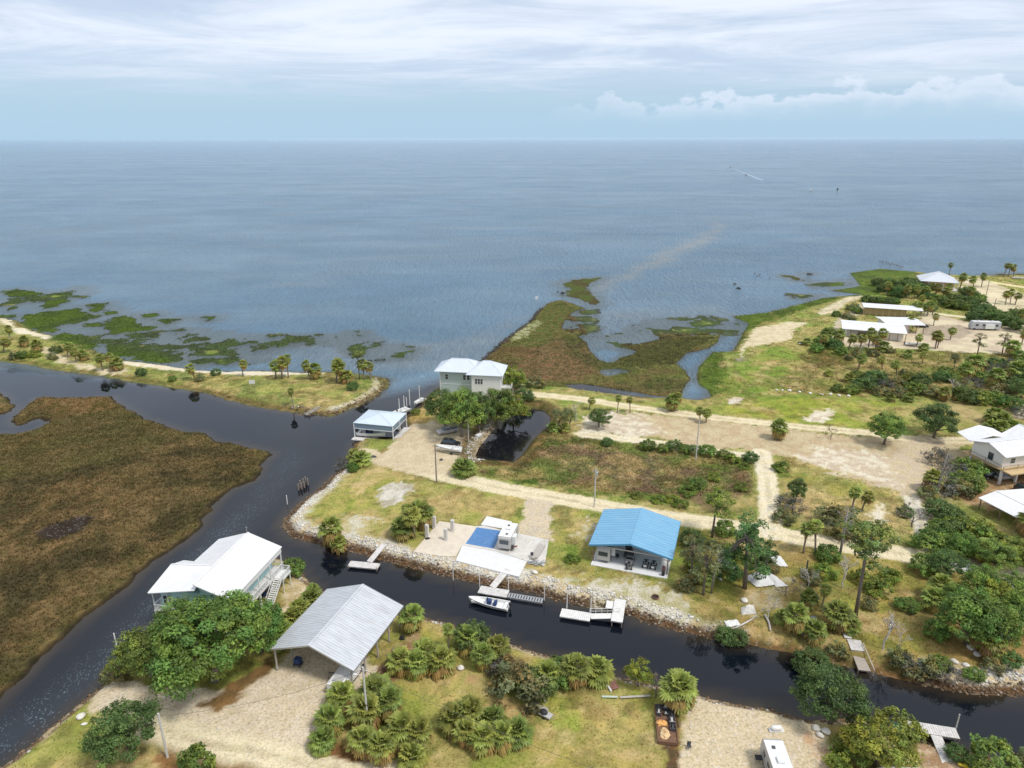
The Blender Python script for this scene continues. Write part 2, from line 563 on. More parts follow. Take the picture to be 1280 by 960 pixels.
# ragged edges: look the outlines up a little off the true place
wx = (fbm(GX, GY, 0.35, 4, 1) - 0.5) * 2.2
wy = (fbm(GX, GY, 0.35, 4, 9) - 0.5) * 2.2
RX, RY = GX + wx, GY + wy
RX3, RY3 = GX + wx * 2.4, GY + wy * 2.4 + (fbm(GX, GY, 0.06, 3, 5) - 0.5) * 10

s_bar = sdf(barrier, RX, RY); s_isl = np.maximum(sdf(island, RX, RY, 12), sdf(islet, RX, RY)); s_main = sdf(main, RX * 0.45 + GX * 0.55, RY * 0.45 + GY * 0.55, 16)
s_sou = sdf(south, RX * 0.3 + GX * 0.7, RY * 0.3 + GY * 0.7, 16)


def prof(s, H, w):
    return np.where(s < 0, np.maximum(s * 0.55, -1.5), H * sstep(0, w, s))


# where the peninsula is low marsh instead of raised ground
marsh_d = W([(600, 452), (640, 415), (665, 397), (690, 370), (740, 380), (720, 400), (760, 440), (800, 420), (905, 415), (900, 435), (865, 450), (868, 490), (850, 500), (800, 500),
             (740, 490), (700, 487), (665, 484), (650, 470), (640, 462), (622, 460)])
spit_f = W([(868, 503), (886, 500), (930, 497), (940, 480), (910, 470), (905, 445), (930, 430), (935, 418), (950, 410), (985, 398), (1010, 388), (1058, 374), (1085, 372), (1100, 371), (1150, 355), (1150, 338), (1060, 335), (1030, 362), (1050, 366), (910, 392), (925, 420), (865, 450)])
lot_m = W([(598, 585), (640, 585), (690, 540), (720, 545), (800, 556), (860, 566), (900, 571), (943, 577), (945, 640), (930, 648), (880, 645), (850, 636), (760, 622), (700, 610), (640, 603), (590, 593)], 0.8)
mw = np.maximum(np.maximum(sstep(-4, 3, sdf(marsh_d, GX, GY, 16)), sstep(-3, 4, sdf(spit_f, GX, GY, 16))), sstep(-1, 5, sdf(lot_m, GX, GY, 12)) * 0.75)
H_main = Z_UP * (1 - mw) + 0.32 * mw
hz = np.full(GX.shape, -1.5)
FR = fbm(GX, GY * .8, .38, 4, 191, .6)
hz = np.maximum(hz, prof(s_bar, 0.8, 4.5))
hz = np.maximum(hz, prof(s_isl, 0.38, 0.9))
hz = np.maximum(hz, prof(s_main, H_main, 3.2 * (1 - mw) + 1.0 * mw))
hz = np.maximum(hz, prof(s_sou, Z_UP, 2.6))
for i, gm in enumerate(green_marsh):
    hz = np.maximum(hz, np.minimum((sdf(gm, RX3 * 0.6 + GX * 0.4, RY3 * 0.6 + GY * 0.4) + (FR - .5) * 7) * 0.12, 0.12))
s_bay0 = np.full(GX.shape, -12.0)
pat = fbm(GX, GY * 1.0, 0.11, 5, 21, 0.6)
for gm in green_patchy:
    s = sdf(gm, RX3, RY3, 10)
    hz = np.maximum(hz, np.where(s > -6, (pat - 0.535 - 0.02 * np.clip(-s, 0, 8)) * 1.4, -2))
hz = np.where(hz > 0.05, hz, hz)
# cut the ponds and channels back out
for p, dd in ((pond, 1.0), (channel, 0.8), (pool_a, 0.3), (pool_b, 0.25)):
    s = sdf(p, RX * 0.4 + GX * 0.6, RY * 0.4 + GY * 0.6, 10)
    hz = np.minimum(hz, np.where(s > -3, np.maximum(-s * 0.8, -dd), 9))
# small waterhole in the island, mud around it
s_hole = sdf(W(C(0, 560, 4, (190, 420), (230, 395), (300, 370), (400, 345), (460, 350), (440, 385), (380, 425), (300, 450), (220, 448))), RX, RY)
hz = np.where(s_hole > -1.5, np.minimum(hz, 0.24 - 0.22 * sstep(-1.5, 1.5, s_hole)), hz)
land = sstep(0.0, 0.25, hz)
hz = hz + land * ((fbm(GX, GY, 0.22, 4, 31) - 0.5) * 0.28 + (fbm(GX, GY, 1.1, 2, 41) - 0.5) * 0.09)
HZ = hz.copy()


def ground(x, y):
    """height of the terrain at a point"""
    i = int(np.clip(np.searchsorted(XS, x) - 1, 0, len(XS) - 2)); j = int(np.clip(np.searchsorted(YS, y) - 1, 0, len(YS) - 2))
    fx = (x - XS[i]) / (XS[i + 1] - XS[i]); fy = (y - YS[j]) / (YS[j + 1] - YS[j])
    return float((HZ[j, i] * (1 - fx) + HZ[j, i + 1] * fx) * (1 - fy) + (HZ[j + 1, i] * (1 - fx) + HZ[j + 1, i + 1] * fx) * fy)


def ground_np(x, y):
    i = np.clip(np.searchsorted(XS, x) - 1, 0, len(XS) - 2); j = np.clip(np.searchsorted(YS, y) - 1, 0, len(YS) - 2)
    fx = (x - XS[i]) / (XS[i + 1] - XS[i]); fy = (y - YS[j]) / (YS[j + 1] - YS[j])
    return (HZ[j, i] * (1 - fx) + HZ[j, i + 1] * fx) * (1 - fy) + (HZ[j + 1, i] * (1 - fx) + HZ[j + 1, i + 1] * fx) * fy


def at_np(A, x, y):
    i = np.clip(np.searchsorted(XS, x), 0, len(XS) - 1); j = np.clip(np.searchsorted(YS, y), 0, len(YS) - 1)
    return A[j, i]


# ------------------------------------------------------------------ ground cover: what grows or lies where
K = 0.93
def A_(r, gg, b): return np.array(lin(r, gg, b, K))


n1 = fbm(GX, GY, 0.045, 4, 51); n2 = fbm(GX, GY, 0.16, 4, 61); n3 = fbm(GX, GY, 0.7, 3, 71); n4 = fbm(GX, GY, 0.02, 3, 81)
NE = fbm(GX, GY, 1.15, 3, 171)
GC = np.zeros(GX.shape + (3,))
VEG = np.zeros(GX.shape); STO = np.zeros(GX.shape)      # how grassy, how stony


def lay(mask, col, col2=None, noise=None, veg=None, sto=None):
    m3 = mask[..., None]
    c_ = np.array(col)
    if col2 is not None:
        q = sstep(0.35, 0.65, noise)[..., None]
        c_ = c_ * (1 - q) + np.array(col2) * q
    GC[:] = GC * (1 - m3) + c_ * m3
    if veg is not None: VEG[:] = VEG * (1 - mask) + veg * mask
    if sto is not None: STO[:] = STO * (1 - mask) + sto * mask


def zone(pts, col, col2=None, noise=None, veg=0.0, sto=0.0, feather=1.0, z=Z_UP, warp=1.0, amt=1.0, world=None, ragged=0.0):
    P = world if world is not None else W(pts, z)
    s = sdf(P, GX + wx * warp, GY + wy * warp, feather + 3 + ragged)
    s = s + (NE - 0.5) * min(feather, 4) * 1.5
    f_ = feather * 0.45
    lay(sstep(-f_ * 0.5, f_ * 0.5, s) * amt, col, col2, noise, veg, sto)


def road(pts, width, col, col2=None, noise=None, z=Z_UP, feather=0.7, sto=0.5, warp=0.35, amt=1.0):
    P = W(pts, z)
    s = width / 2 + sdf(P, GX + wx * warp, GY + wy * warp, width + 4, closed=False)
    lay(sstep(-feather * 0.5, feather * 0.5, s + (NE - .5) * .8) * amt, col, col2, noise, 0.0, sto)
    d_ = width / 2 - s                                 # worn wheel tracks either side of a weedy crown
    lay(sstep(.75, .25, d_) * sstep(.35, .6, NE * .5 + n2 * .5) * .45 * amt, A_(176, 164, 120), A_(160, 142, 110), n3)
    lay(sstep(.55, .2, np.abs(d_ - 1.05)) * .5 * amt, np.array(col) * 1.08)


dry = A_(176, 160, 112); dry2 = A_(160, 158, 92); grn = A_(128, 142, 66); grn2 = A_(100, 122, 48); sandc = A_(214, 200, 170); sandw = A_(222, 212, 192)
brown = A_(120, 98, 62); dkbr = A_(82, 68, 44); rust = A_(140, 104, 66); olive = A_(94, 92, 50); marg = A_(74, 92, 40); stone = A_(208, 202, 190); pinkg = A_(196, 178, 156)
cream = A_(222, 208, 176); gravel = A_(205, 188, 160); conc = A_(214, 210, 203); mud = A_(112, 100, 92); seab = A_(78, 84, 78); redm = A_(112, 82, 58)

lay(np.ones(GX.shape), seab * 0.8)                               # bed under the water
up = sstep(0.02, 0.30, hz)
lay(up, grn, dry2, n2 * 0.5 + n1 * 0.5, 0.8, 0.1)
# barrier strip
mb_ = sstep(0.0, 1.0, s_bar)
lay(mb_, dry2, A_(132, 138, 78), n2, 0.9, 0.0)
lay(mb_ * sstep(5.0, 1.5, s_bar) * sstep(0, 0.8, hz + 0.3), olive, brown, n3, 1.0, 0.0)
zone(C(0, 380, 8, (0, 130), (130, 150), (140, 240), (240, 230), (300, 260), (440, 290), (540, 310), (530, 355), (450, 350), (300, 310), (160, 300), (130, 260), (0, 170)), sandc, sandw, n3, z=0.4, feather=1.5, warp=1)
zone(C(0, 380, 8, (380, 430), (480, 420), (640, 530), (760, 580), (900, 600), (1000, 640), (1280, 640), (1280, 690), (1000, 690), (940, 660), (840, 640), (640, 600), (500, 540)), sandc, A_(190, 176, 140), n3, z=0.6, feather=3, warp=1.5)
zone([(150, 450), (175, 452), (205, 455), (235, 458), (275, 462), (320, 462), (345, 463), (380, 465), (407, 465), (407, 468), (340, 470), (300, 470), (240, 466), (200, 462), (150, 456)], sandw, sandc, n3, z=0.4, feather=1.2, warp=0.6)
zone([(465, 472), (473, 478), (475, 486), (462, 496), (445, 505), (425, 511), (405, 513), (410, 508), (430, 504), (450, 495), (464, 485)], A_(196, 186, 160), A_(170, 160, 120), n3, sto=0.6, z=0.7, feather=1.2, warp=0.5)
# brown needlerush island
mi = sstep(-0.3, 0.4, s_isl)
lay(mi, A_(116, 100, 66), A_(78, 70, 46), n2 * 0.6 + n3 * 0.4, 1.0, 0.0)
lay(mi * sstep(0.48, 0.62, n1) * .8, A_(126, 104, 70), A_(100, 86, 54), n3, 1.0, 0.0)
lay(mi * sstep(6.0, 1.5, s_isl) * 0.8, A_(104, 96, 56), A_(120, 104, 66), n3, 1.0, 0.0)
flow = fbm(GX * .35 + GY * .16 + (n1 - .5) * 9, GY * .5 - GX * .22 + (n1 - .5) * 9, .34, 4, 141)
lay(mi * sstep(.52, .64, flow) * .55, A_(134, 112, 78), A_(122, 104, 66), n3)
lay(mi * sstep(.46, .36, flow) * .6, A_(70, 62, 42), A_(78, 74, 46), n3)
zone([(-60, 560), (0, 545), (60, 515), (150, 510), (200, 535), (230, 548), (120, 580), (0, 600), (-80, 620)], A_(92, 92, 52), A_(104, 94, 58), n2, veg=1.0, z=0.4, feather=14, warp=3, amt=.6)
zone(C(0, 340, 4, (180, 630), (560, 625), (600, 660), (520, 700), (300, 715), (240, 690)), A_(140, 114, 78), A_(110, 96, 56), n3, veg=1.0, z=0.4, feather=4, warp=1)
lay(sstep(-0.8, 0.6, s_hole), A_(92, 78, 82), A_(60, 50, 48), n3, 0.1, 0.3)
# green shore marsh
for gm in green_marsh[:-5]:
    lay(sstep(-1.5, 0.5, sdf(gm, RX3 * 0.6 + GX * 0.4, RY3 * 0.6 + GY * 0.4)) * sstep(-0.1, 0.05, hz), A_(84, 104, 36), A_(70, 86, 40), n1 * 0.5 + n2 * 0.5, 0.7, 0.0)
for gm in green_marsh[-5:]:
    lay(sstep(-1.5, 0.5, sdf(gm, RX3 * 0.6 + GX * 0.4, RY3 * 0.6 + GY * 0.4)) * sstep(-0.1, 0.05, hz), A_(86, 96, 44), A_(84, 76, 44), n2, 0.8, 0.0)
for gm in green_patchy:
    lay(sstep(-6, 1, sdf(gm, GX, GY, 10)) * sstep(-0.5, 0.1, hz) * (1 - sstep(0.25, 0.4, hz)), A_(76, 92, 54), A_(70, 80, 50), n2, 0.4, 0.0)
# jetty marsh
md = sstep(-1.0, 1.5, sdf(marsh_d, GX, GY, 16)) * sstep(-0.1, 0.1, hz)
lay(md, A_(106, 108, 58), A_(112, 94, 62), n1 * 0.6 + n2 * 0.4, 1.0, 0.0)
lay(md * sstep(.5, .62, fbm(GX, GY, .08, 4, 77)) * .7, A_(84, 92, 44), A_(70, 66, 42), n3, 1.0, 0.0)
zone(C(640, 340, 4, (0, 320), (180, 170), (300, 170), (240, 260), (200, 330), (120, 380), (60, 370), (0, 360)), A_(92, 102, 50), A_(110, 104, 60), n3, veg=0.9, z=0.3, feather=4, warp=1)
zone(C(640, 340, 4, (60, 400), (240, 340), (300, 420), (420, 480), (350, 540), (100, 550), (20, 480)), A_(134, 104, 76), A_(106, 92, 60), n3, veg=1, z=0.3, feather=8, warp=3, amt=.75)
zone(C(640, 340, 4, (560, 420), (700, 370), (900, 320), (1040, 330), (860, 400), (800, 460), (640, 480), (520, 460)), A_(84, 86, 42), A_(76, 74, 42), n3, veg=1, z=0.3, feather=5, warp=2)
zone(C(640, 340, 4, (0, 310), (60, 270), (130, 240), (150, 260), (60, 330), (0, 345)), A_(190, 186, 150), A_(130, 136, 76), n3, sto=0.4, z=0.4, feather=2, warp=1, amt=0.8)
# shore of the far land
sf = sstep(-1, 2, sdf(spit_f, GX, GY, 16)) * sstep(-0.05, 0.1, hz)
lay(sf, A_(96, 116, 44), A_(82, 98, 42), n2, 0.8, 0.0)
zone(C(960, 320, 4, (-150, 520), (-130, 450), (-60, 360), (0, 360), (110, 335), (200, 345), (130, 375), (120, 420), (60, 440), (-40, 450), (-110, 470)), sandc, A_(200, 184, 150), n3, z=0.6, feather=2.5, warp=1)
zone(C(960, 320, 4, (240, 290), (300, 255), (400, 210), (470, 200), (470, 215), (400, 240), (330, 290), (270, 305)), sandc, A_(180, 170, 140), n3, z=0.6, feather=2, warp=1)
zone(C(640, 340, 4, (860, 620), (900, 590), (930, 575), (990, 625), (960, 640), (880, 645)), A_(150, 132, 128), mud, n3, z=0.2, feather=1.5, warp=1)
zone(C(640, 340, 4, (1110, 450), (1200, 430), (1220, 460), (1150, 480)), A_(150, 140, 140), mud, n3, z=0.2, feather=2, warp=1)
# bright green meadow, belt of scrub
zone([(890, 500), (905, 470), (940, 440), (1000, 428), (1040, 440), (1060, 480), (1090, 500), (1080, 530), (960, 525), (880, 512)], A_(122, 142, 60), A_(140, 146, 72), n2, veg=0.7, feather=10, warp=3)
zone([(920, 505), (990, 498), (1120, 505), (1130, 530), (1085, 538), (960, 526), (900, 516)], A_(146, 152, 62), A_(166, 164, 80), n2, veg=0.6, feather=6, warp=2)
zone([(960, 480), (1030, 440), (1290, 440), (1290, 500), (1100, 492), (1000, 492)], A_(120, 114, 62), A_(142, 130, 82), n2, veg=1.0, feather=8, warp=3)
zone(C(960, 320, 4, (160, 500), (300, 470), (420, 500), (380, 560), (240, 590), (140, 560)), A_(84, 80, 40), A_(110, 92, 52), n3, veg=1.0, feather=8, warp=3, amt=0.8)
zone([(1040, 420), (1060, 412), (1290, 420), (1290, 440), (1200, 440), (1110, 436), (1060, 434)], sandc, pinkg, n2, sto=0.4, feather=2, warp=1)
zone([(1150, 395), (1165, 392), (1215, 405), (1290, 388), (1290, 445), (1190, 440), (1145, 425)], pinkg, sandc, n2, sto=0.4, feather=3, warp=1.5)
zone([(1150, 408), (1200, 407), (1218, 416), (1200, 424), (1150, 420)], A_(176, 160, 140), A_(160, 146, 126), n3, sto=0.5, feather=2, warp=1)
zone([(1035, 425), (1045, 402), (1075, 380), (1085, 392), (1052, 400), (1050, 425)], A_(188, 178, 160), pinkg, n3, sto=0.4, feather=2, warp=1)
road([(1150, 390), (1200, 397), (1240, 402)], 4.0, cream, sandc, n3)
road([(1205, 353), (1235, 353), (1290, 362)], 5.0, cream, A_(226, 208, 150), n3)
road([(1205, 360), (1222, 364), (1245, 368), (1230, 388)], 5.0, cream, sandc, n3)
zone([(1195, 350), (1225, 349), (1290, 372), (1290, 388), (1235, 392), (1225, 402), (1200, 380), (1215, 364)], pinkg, cream, n2, sto=0.3, feather=3, warp=1.5, amt=0.85)
road([(1240, 375), (1290, 378)], 4.0, sandc, cream, n3)
# bare shelly field south of the shore road
zone([(763, 514), (860, 522), (960, 534), (1085, 548), (1150, 550), (1200, 552), (1215, 600), (1170, 640), (1140, 625), (1105, 612), (1060, 600), (1020, 585), (990, 573), (940, 563), (865, 556), (800, 546), (740, 540)],
     A_(196, 180, 146), A_(186, 164, 132), n3, sto=0.5, feather=3, warp=1.5)
zone([(720, 540), (735, 520), (760, 512), (800, 520), (830, 540), (800, 548)], sandw, pinkg, n3, sto=0.6, feather=4, warp=2, amt=0.9)
zone([(1000, 575), (1030, 558), (1080, 562), (1130, 585), (1160, 620), (1130, 625), (1085, 600), (1040, 592)], sandw, pinkg, n3, sto=0.6, feather=4, warp=3, amt=0.85)
zone([(1003, 526), (1018, 515), (1038, 512), (1040, 522), (1030, 530)], sandw, pinkg, n3, sto=0.6, feather=2, warp=1.5)
zone([(910, 499), (918, 496), (928, 498), (925, 504), (912, 505)], stone, pinkg, n3, sto=0.8, feather=1, warp=1)
zone([(975, 600), (1000, 590), (1060, 600), (1110, 612), (1135, 640), (1145, 672), (1100, 668), (1030, 668), (985, 660), (970, 625)], A_(160, 152, 84), A_(184, 166, 116), n2, veg=0.7, feather=4, warp=2)
zone([(1085, 640), (1100, 632), (1108, 655), (1095, 662)], sandw, sandc, n3, sto=0.3, feather=2, warp=1)
# marshy lot between the roads
ml = sstep(-0.5, 2.0, sdf(lot_m, GX, GY, 12))
lay(ml, A_(118, 122, 70), A_(124, 104, 80), n2 * 0.7 + n1 * 0.3, 1.0, 0.1)
lay(ml * sstep(.5, .6, fbm(GX, GY, .12, 4, 78)) * .6, A_(104, 124, 60), A_(96, 100, 58), n3, 1.0, 0.0)
zone([(600, 590), (650, 604), (720, 612), (800, 626), (860, 640), (880, 642), (870, 628), (780, 612), (700, 600), (630, 588)], A_(104, 128, 56), A_(88, 108, 46), n2, veg=1.0, feather=3, warp=2)
zone([(660, 594), (700, 580), (722, 592), (700, 600)], A_(120, 132, 72), A_(104, 108, 60), n3, veg=1.0, feather=3, warp=2)
zone([(900, 625), (945, 612), (943, 645), (905, 640)], A_(178, 156, 110), A_(150, 142, 80), n3, veg=0.7, feather=3, warp=2)
zone([(700, 578), (740, 565), (830, 570), (850, 590), (800, 605), (730, 590)], A_(108, 92, 76), A_(134, 116, 96), n3, veg=1.0, feather=8, warp=4, amt=0.6)
zone([(700, 545), (722, 545), (800, 553), (790, 556), (720, 552), (670, 560)], A_(92, 112, 50), A_(110, 104, 60), n3, veg=1.0, feather=4, warp=1, amt=0.8)
zone([(595, 584), (640, 582), (655, 568), (690, 538), (684, 535), (655, 566), (640, 578), (600, 578)], A_(118, 92, 54), A_(96, 88, 48), n3, veg=1.0, feather=2, warp=1, z=0.5)
# lawns of the peninsula
zone([(362, 655), (380, 625), (430, 590), (470, 585), (540, 595), (660, 620), (650, 650), (560, 655), (520, 690), (430, 672), (372, 668)], A_(160, 158, 84), A_(182, 164, 108), n2, veg=0.6, feather=4, warp=2, amt=0.9)
zone([(378, 655), (400, 632), (440, 595), (470, 592), (500, 605), (440, 640), (400, 665)], A_(140, 146, 68), A_(168, 158, 92), n3, veg=0.7, feather=4, warp=2, amt=0.8)
zone([(440, 605), (470, 580), (490, 588), (450, 620)], A_(196, 172, 124), A_(168, 156, 96), n3, veg=0.4, feather=3, warp=1.5)
zone(C(320, 540, 4, (600, 330), (650, 260), (760, 245), (780, 280), (720, 340), (640, 380)), stone, A_(170, 160, 140), n3, sto=1.0, feather=1.5, warp=1.4, veg=0)
zone(C(320, 540, 4, (420, 430), (500, 410), (570, 430), (560, 520), (500, 540), (430, 520)), stone, A_(188, 174, 130), n3, sto=1.0, feather=3, warp=2, amt=0.8)
zone(C(320, 540, 4, (600, 520), (690, 460), (700, 520), (640, 570), (560, 560)), A_(150, 130, 98), A_(178, 160, 110), n3, sto=0.5, feather=2, warp=2, amt=0.8)
zone([(672, 640), (700, 628), (745, 640), (742, 700), (745, 710), (790, 722), (850, 735), (860, 780), (800, 765), (700, 738), (660, 720), (684, 705), (688, 675)], A_(170, 156, 92), A_(150, 150, 78), n2, veg=0.7, feather=3, warp=2, sto=0.2)
zone([(700, 685), (720, 680), (724, 700), (708, 708)], grn2, grn, n3, veg=0.8, feather=2, warp=1)
zone([(722, 668), (738, 650), (744, 668), (736, 676)], stone, dry, n3, sto=0.8, veg=0.2, feather=3, warp=2, amt=0.7)
zone([(845, 660), (970, 675), (1150, 700), (1300, 720), (1300, 860), (1180, 850), (1000, 810), (870, 785)], A_(158, 136, 84), A_(140, 134, 68), n2, veg=0.8, feather=4, warp=2, sto=0.1)
zone([(1020, 700), (1060, 690), (1130, 705), (1120, 760), (1060, 770), (1030, 740)], A_(140, 148, 62), A_(160, 146, 80), n2, veg=0.8, feather=6, warp=2, amt=0.8)
zone([(1160, 790), (1200, 780), (1290, 760), (1300, 840), (1200, 835)], A_(178, 142, 96), A_(150, 128, 74), n3, veg=0.6, feather=6, warp=2, amt=0.8)
zone([(925, 752), (950, 735), (990, 720), (1010, 735), (960, 765), (940, 775)], A_(190, 178, 150), A_(160, 140, 96), n3, sto=0.7, feather=3, warp=2, amt=0.6)
zone([(1190, 600), (1215, 590), (1300, 590), (1300, 640), (1240, 640), (1200, 625)], A_(180, 152, 116), A_(150, 118, 84), n3, sto=0.3, veg=0.2, feather=3, warp=1.5)
zone([(1180, 500), (1290, 490), (1290, 545), (1200, 545)], A_(176, 158, 112), A_(150, 144, 84), n2, veg=0.5, feather=4, warp=2)
zone([(1262, 512), (1290, 505), (1290, 525), (1268, 525)], sandw, pinkg, n3, feather=2, warp=1)
# shell banks above the canal: pale stone, rusty at the waterline
bank = sstep(-0.4, 0.2, s_main) * (1 - sstep(4.2, 6.0, s_main + (n3 - 0.5) * 3)) * (1 - mw)
bk = W([(345, 640), (352, 625), (420, 585), (445, 580), (430, 600), (400, 630), (380, 655), (440, 672), (520, 688), (640, 712), (700, 728), (790, 752), (880, 785), (930, 795), (930, 812), (850, 800), (700, 765), (500, 715), (360, 685)])
bank2 = W([(1150, 835), (1230, 828), (1320, 835), (1320, 885), (1150, 870)])
mbank = bank * np.maximum(sstep(-2, 2, sdf(bk, GX, GY, 8)), sstep(-2, 2, sdf(bank2, GX, GY, 8)))
lay(mbank, stone, A_(196, 176, 140), n3, 0.0, 1.0)
lay(mbank * sstep(2.1, 1.2, s_main + (n3 - .5) * .8), A_(108, 80, 54), A_(76, 58, 42), n3, 0.0, 0.8)
rest = bank * (1 - sstep(0.2, 0.6, mbank)) * sstep(3.6, 0.5, s_main)
lay(rest, A_(126, 96, 62), A_(96, 86, 52), n3, 0.9, 0.3)
zone([(735, 722), (790, 728), (850, 742), (858, 775), (800, 762), (740, 745), (725, 735)], A_(206, 198, 184), A_(176, 168, 130), n3, sto=1.0, veg=0.0, feather=3, warp=2, amt=0.9)
# roads and drives
road([(452, 566), (480, 574), (525, 587), (560, 596), (600, 604), (640, 613), (700, 623), (760, 634), (850, 649), (900, 656), (960, 666), (1040, 680), (1120, 692), (1200, 706), (1300, 724)], 5.4, cream, sandc, n3)
road([(645, 489), (659, 492), (727, 499), (795, 510), (857, 518), (960, 530), (1085, 542), (1150, 551), (1230, 552)], 4.6, cream, A_(206, 190, 152), n3)
road([(728, 543), (800, 551), (865, 561), (910, 567), (950, 572)], 3.8, cream, sandw, n3)
road([(950, 566), (956, 585), (959, 610), (961, 640), (966, 668)], 4.4, cream, sandw, n3)
road([(1134, 610), (1143, 636), (1152, 660), (1159, 684)], 3.2, A_(214, 204, 186), stone, n3)
zone([(1135, 550), (1160, 545), (1180, 548), (1160, 575), (1150, 620), (1128, 620), (1110, 580)], A_(200, 182, 150), pinkg, n3, sto=0.5, feather=3, warp=1)
zone([(447, 560), (480, 566), (495, 548), (515, 524), (528, 522), (545, 528), (600, 540), (612, 530), (640, 520), (620, 545), (590, 575), (565, 582), (562, 594), (500, 590), (462, 578)], A_(206, 190, 160), A_(196, 178, 148), n3, sto=0.6, feather=1.5, warp=0.8)
zone(C(430, 430, 5.333, (420, 510), (470, 440), (560, 430), (570, 520), (500, 535)), A_(186, 156, 96), A_(160, 140, 80), n3, veg=0.5, feather=2, warp=1)
zone([(612, 500), (640, 470), (655, 484), (656, 492), (640, 505), (625, 515)], A_(206, 188, 156), A_(180, 160, 120), n3, sto=0.3, feather=2, warp=1)
zone([(656, 622), (690, 628), (686, 640), (691, 676), (640, 668), (655, 648)], gravel, A_(196, 182, 162), n3, sto=0.7, feather=1.0, warp=0.5)
# south bank
ms = sstep(0.0, 1.5, s_sou)
lay(ms, A_(172, 158, 94), A_(150, 150, 74), n2, 0.7, 0.0)
edge = sstep(-0.3, 0.2, s_sou) * sstep(2.6, 1.2, s_sou)
lay(edge, A_(190, 170, 136), A_(120, 96, 64), n3, 0.1, 0.7)
zone([(485, 830), (560, 820), (640, 840), (680, 870), (690, 910), (560, 960), (500, 960), (540, 900)], A_(184, 164, 104), A_(160, 152, 84), n2, veg=0.6, feather=6, warp=2)
zone([(560, 830), (610, 845), (650, 890), (680, 910), (640, 900), (600, 870)], A_(178, 148, 104), A_(170, 154, 100), n3, veg=0.3, feather=3, warp=2)
zone([(720, 870), (800, 865), (815, 900), (770, 930), (720, 925), (700, 895)], A_(150, 158, 74), A_(172, 162, 92), n3, veg=0.7, feather=6, warp=3)
zone([(660, 930), (760, 930), (830, 945), (830, 1000), (640, 1000)], A_(188, 164, 112), A_(164, 152, 84), n3, veg=0.5, feather=6, warp=3)
zone([(0, 965), (40, 935), (100, 890), (130, 905), (200, 940), (330, 955), (340, 1000), (-100, 1010)], A_(180, 164, 104), A_(150, 148, 76), n2, veg=0.6, feather=3, warp=2)
zone([(196, 945), (212, 925), (260, 935), (330, 955), (360, 975), (200, 1000)], A_(150, 112, 74), A_(128, 98, 60), n3, veg=0.3, feather=2, warp=1)
zone([(108, 884), (122, 858), (150, 850), (200, 860), (300, 862), (330, 840), (345, 832), (368, 812), (440, 800), (480, 850), (440, 890), (392, 930), (392, 944), (470, 966), (500, 1000), (330, 958), (225, 922), (200, 915), (150, 892), (118, 890)],
     gravel, A_(212, 196, 172), n3, sto=0.9, feather=0.8, warp=0.5)
road([(190, 905), (240, 925), (320, 940), (400, 956), (480, 972), (560, 1000)], 4.6, cream, sandc, n3, feather=2.0)
zone([(300, 874), (345, 828), (340, 822), (296, 850), (250, 880), (262, 894)], A_(136, 104, 66), A_(112, 88, 56), n3, veg=0.3, feather=1.5, warp=0.8)
zone([(384, 938), (394, 915), (430, 930), (470, 955), (440, 950), (400, 942)], A_(140, 100, 66), A_(120, 90, 56), n3, veg=0.2, feather=1.0, warp=0.5)
zone([(470, 850), (475, 830), (500, 800), (520, 790), (520, 820), (500, 850), (480, 870)], A_(168, 140, 108), A_(140, 106, 76), n3, sto=0.5, feather=2, warp=1)
zone([(352, 762), (362, 720), (380, 722), (398, 738), (380, 752), (350, 775)], A_(206, 188, 156), A_(180, 160, 120), n3, sto=0.5, feather=1.5, warp=1)
zone([(843, 1000), (848, 930), (858, 880), (866, 870), (915, 882), (985, 896), (1015, 905), (1040, 935), (1055, 1000)], gravel, A_(208, 190, 158), n3, sto=1.0, feather=0.7, warp=0.5)
zone([(1000, 915), (1015, 905), (1042, 945), (1050, 1000), (1030, 1000)], A_(190, 140, 100), gravel, n3, sto=0.8, feather=3, warp=1, amt=0.6)
zone([(834, 890), (848, 895), (842, 1000), (830, 1000)], A_(120, 86, 60), A_(90, 74, 50), n3, sto=0.2, veg=0.2, feather=0.8, warp=0.5)
zone([(1050, 930), (1100, 905), (1150, 935), (1160, 960), (1100, 1000), (1050, 1000)], A_(132, 136, 58), A_(120, 116, 60), n3, veg=0.9, feather=2, warp=1)
zone([(1100, 920), (1140, 925), (1160, 955), (1130, 950)], A_(196, 172, 140), A_(130, 132, 64), n3, sto=0.8, feather=2, warp=2)
zone([(1155, 925), (1180, 935), (1290, 965), (1290, 1000), (1150, 1000)], A_(200, 176, 146), A_(160, 130, 100), n3, sto=0.5, feather=1.5, warp=1)
# patchiness of every grassy place: lush, straw and bare spots
vg = sstep(0.35, 0.6, VEG) * sstep(0.3, 0.5, hz) * (1 - mi) * (1 - md)
lay(vg * sstep(.53, .63, fbm(GX, GY, .10, 4, 101)) * .32, A_(132, 152, 64), A_(116, 138, 60), n3)
lay(vg * sstep(.53, .63, fbm(GX, GY, .13, 5, 111)) * .55, A_(186, 164, 112), A_(170, 148, 100), n3)
lay(vg * sstep(.56, .66, fbm(GX, GY, .24, 4, 121)) * .45, A_(196, 172, 130), A_(150, 120, 80), n3)
lay(vg * sstep(.57, .66, fbm(GX, GY, .33, 4, 131)) * .5, A_(96, 104, 48), A_(104, 92, 54), n3)
ring = sstep(-5.5, -3.5, sdf(pond, RX, RY, 8)) * sstep(.03, .2, hz) * (1 - sstep(-1, 3, sdf(W([(590, 590), (590, 560), (630, 505), (655, 505), (620, 545), (600, 575)]), GX, GY, 6)))
lay(ring * .85, A_(112, 88, 56), A_(86, 80, 46), n3, 1.0, 0)
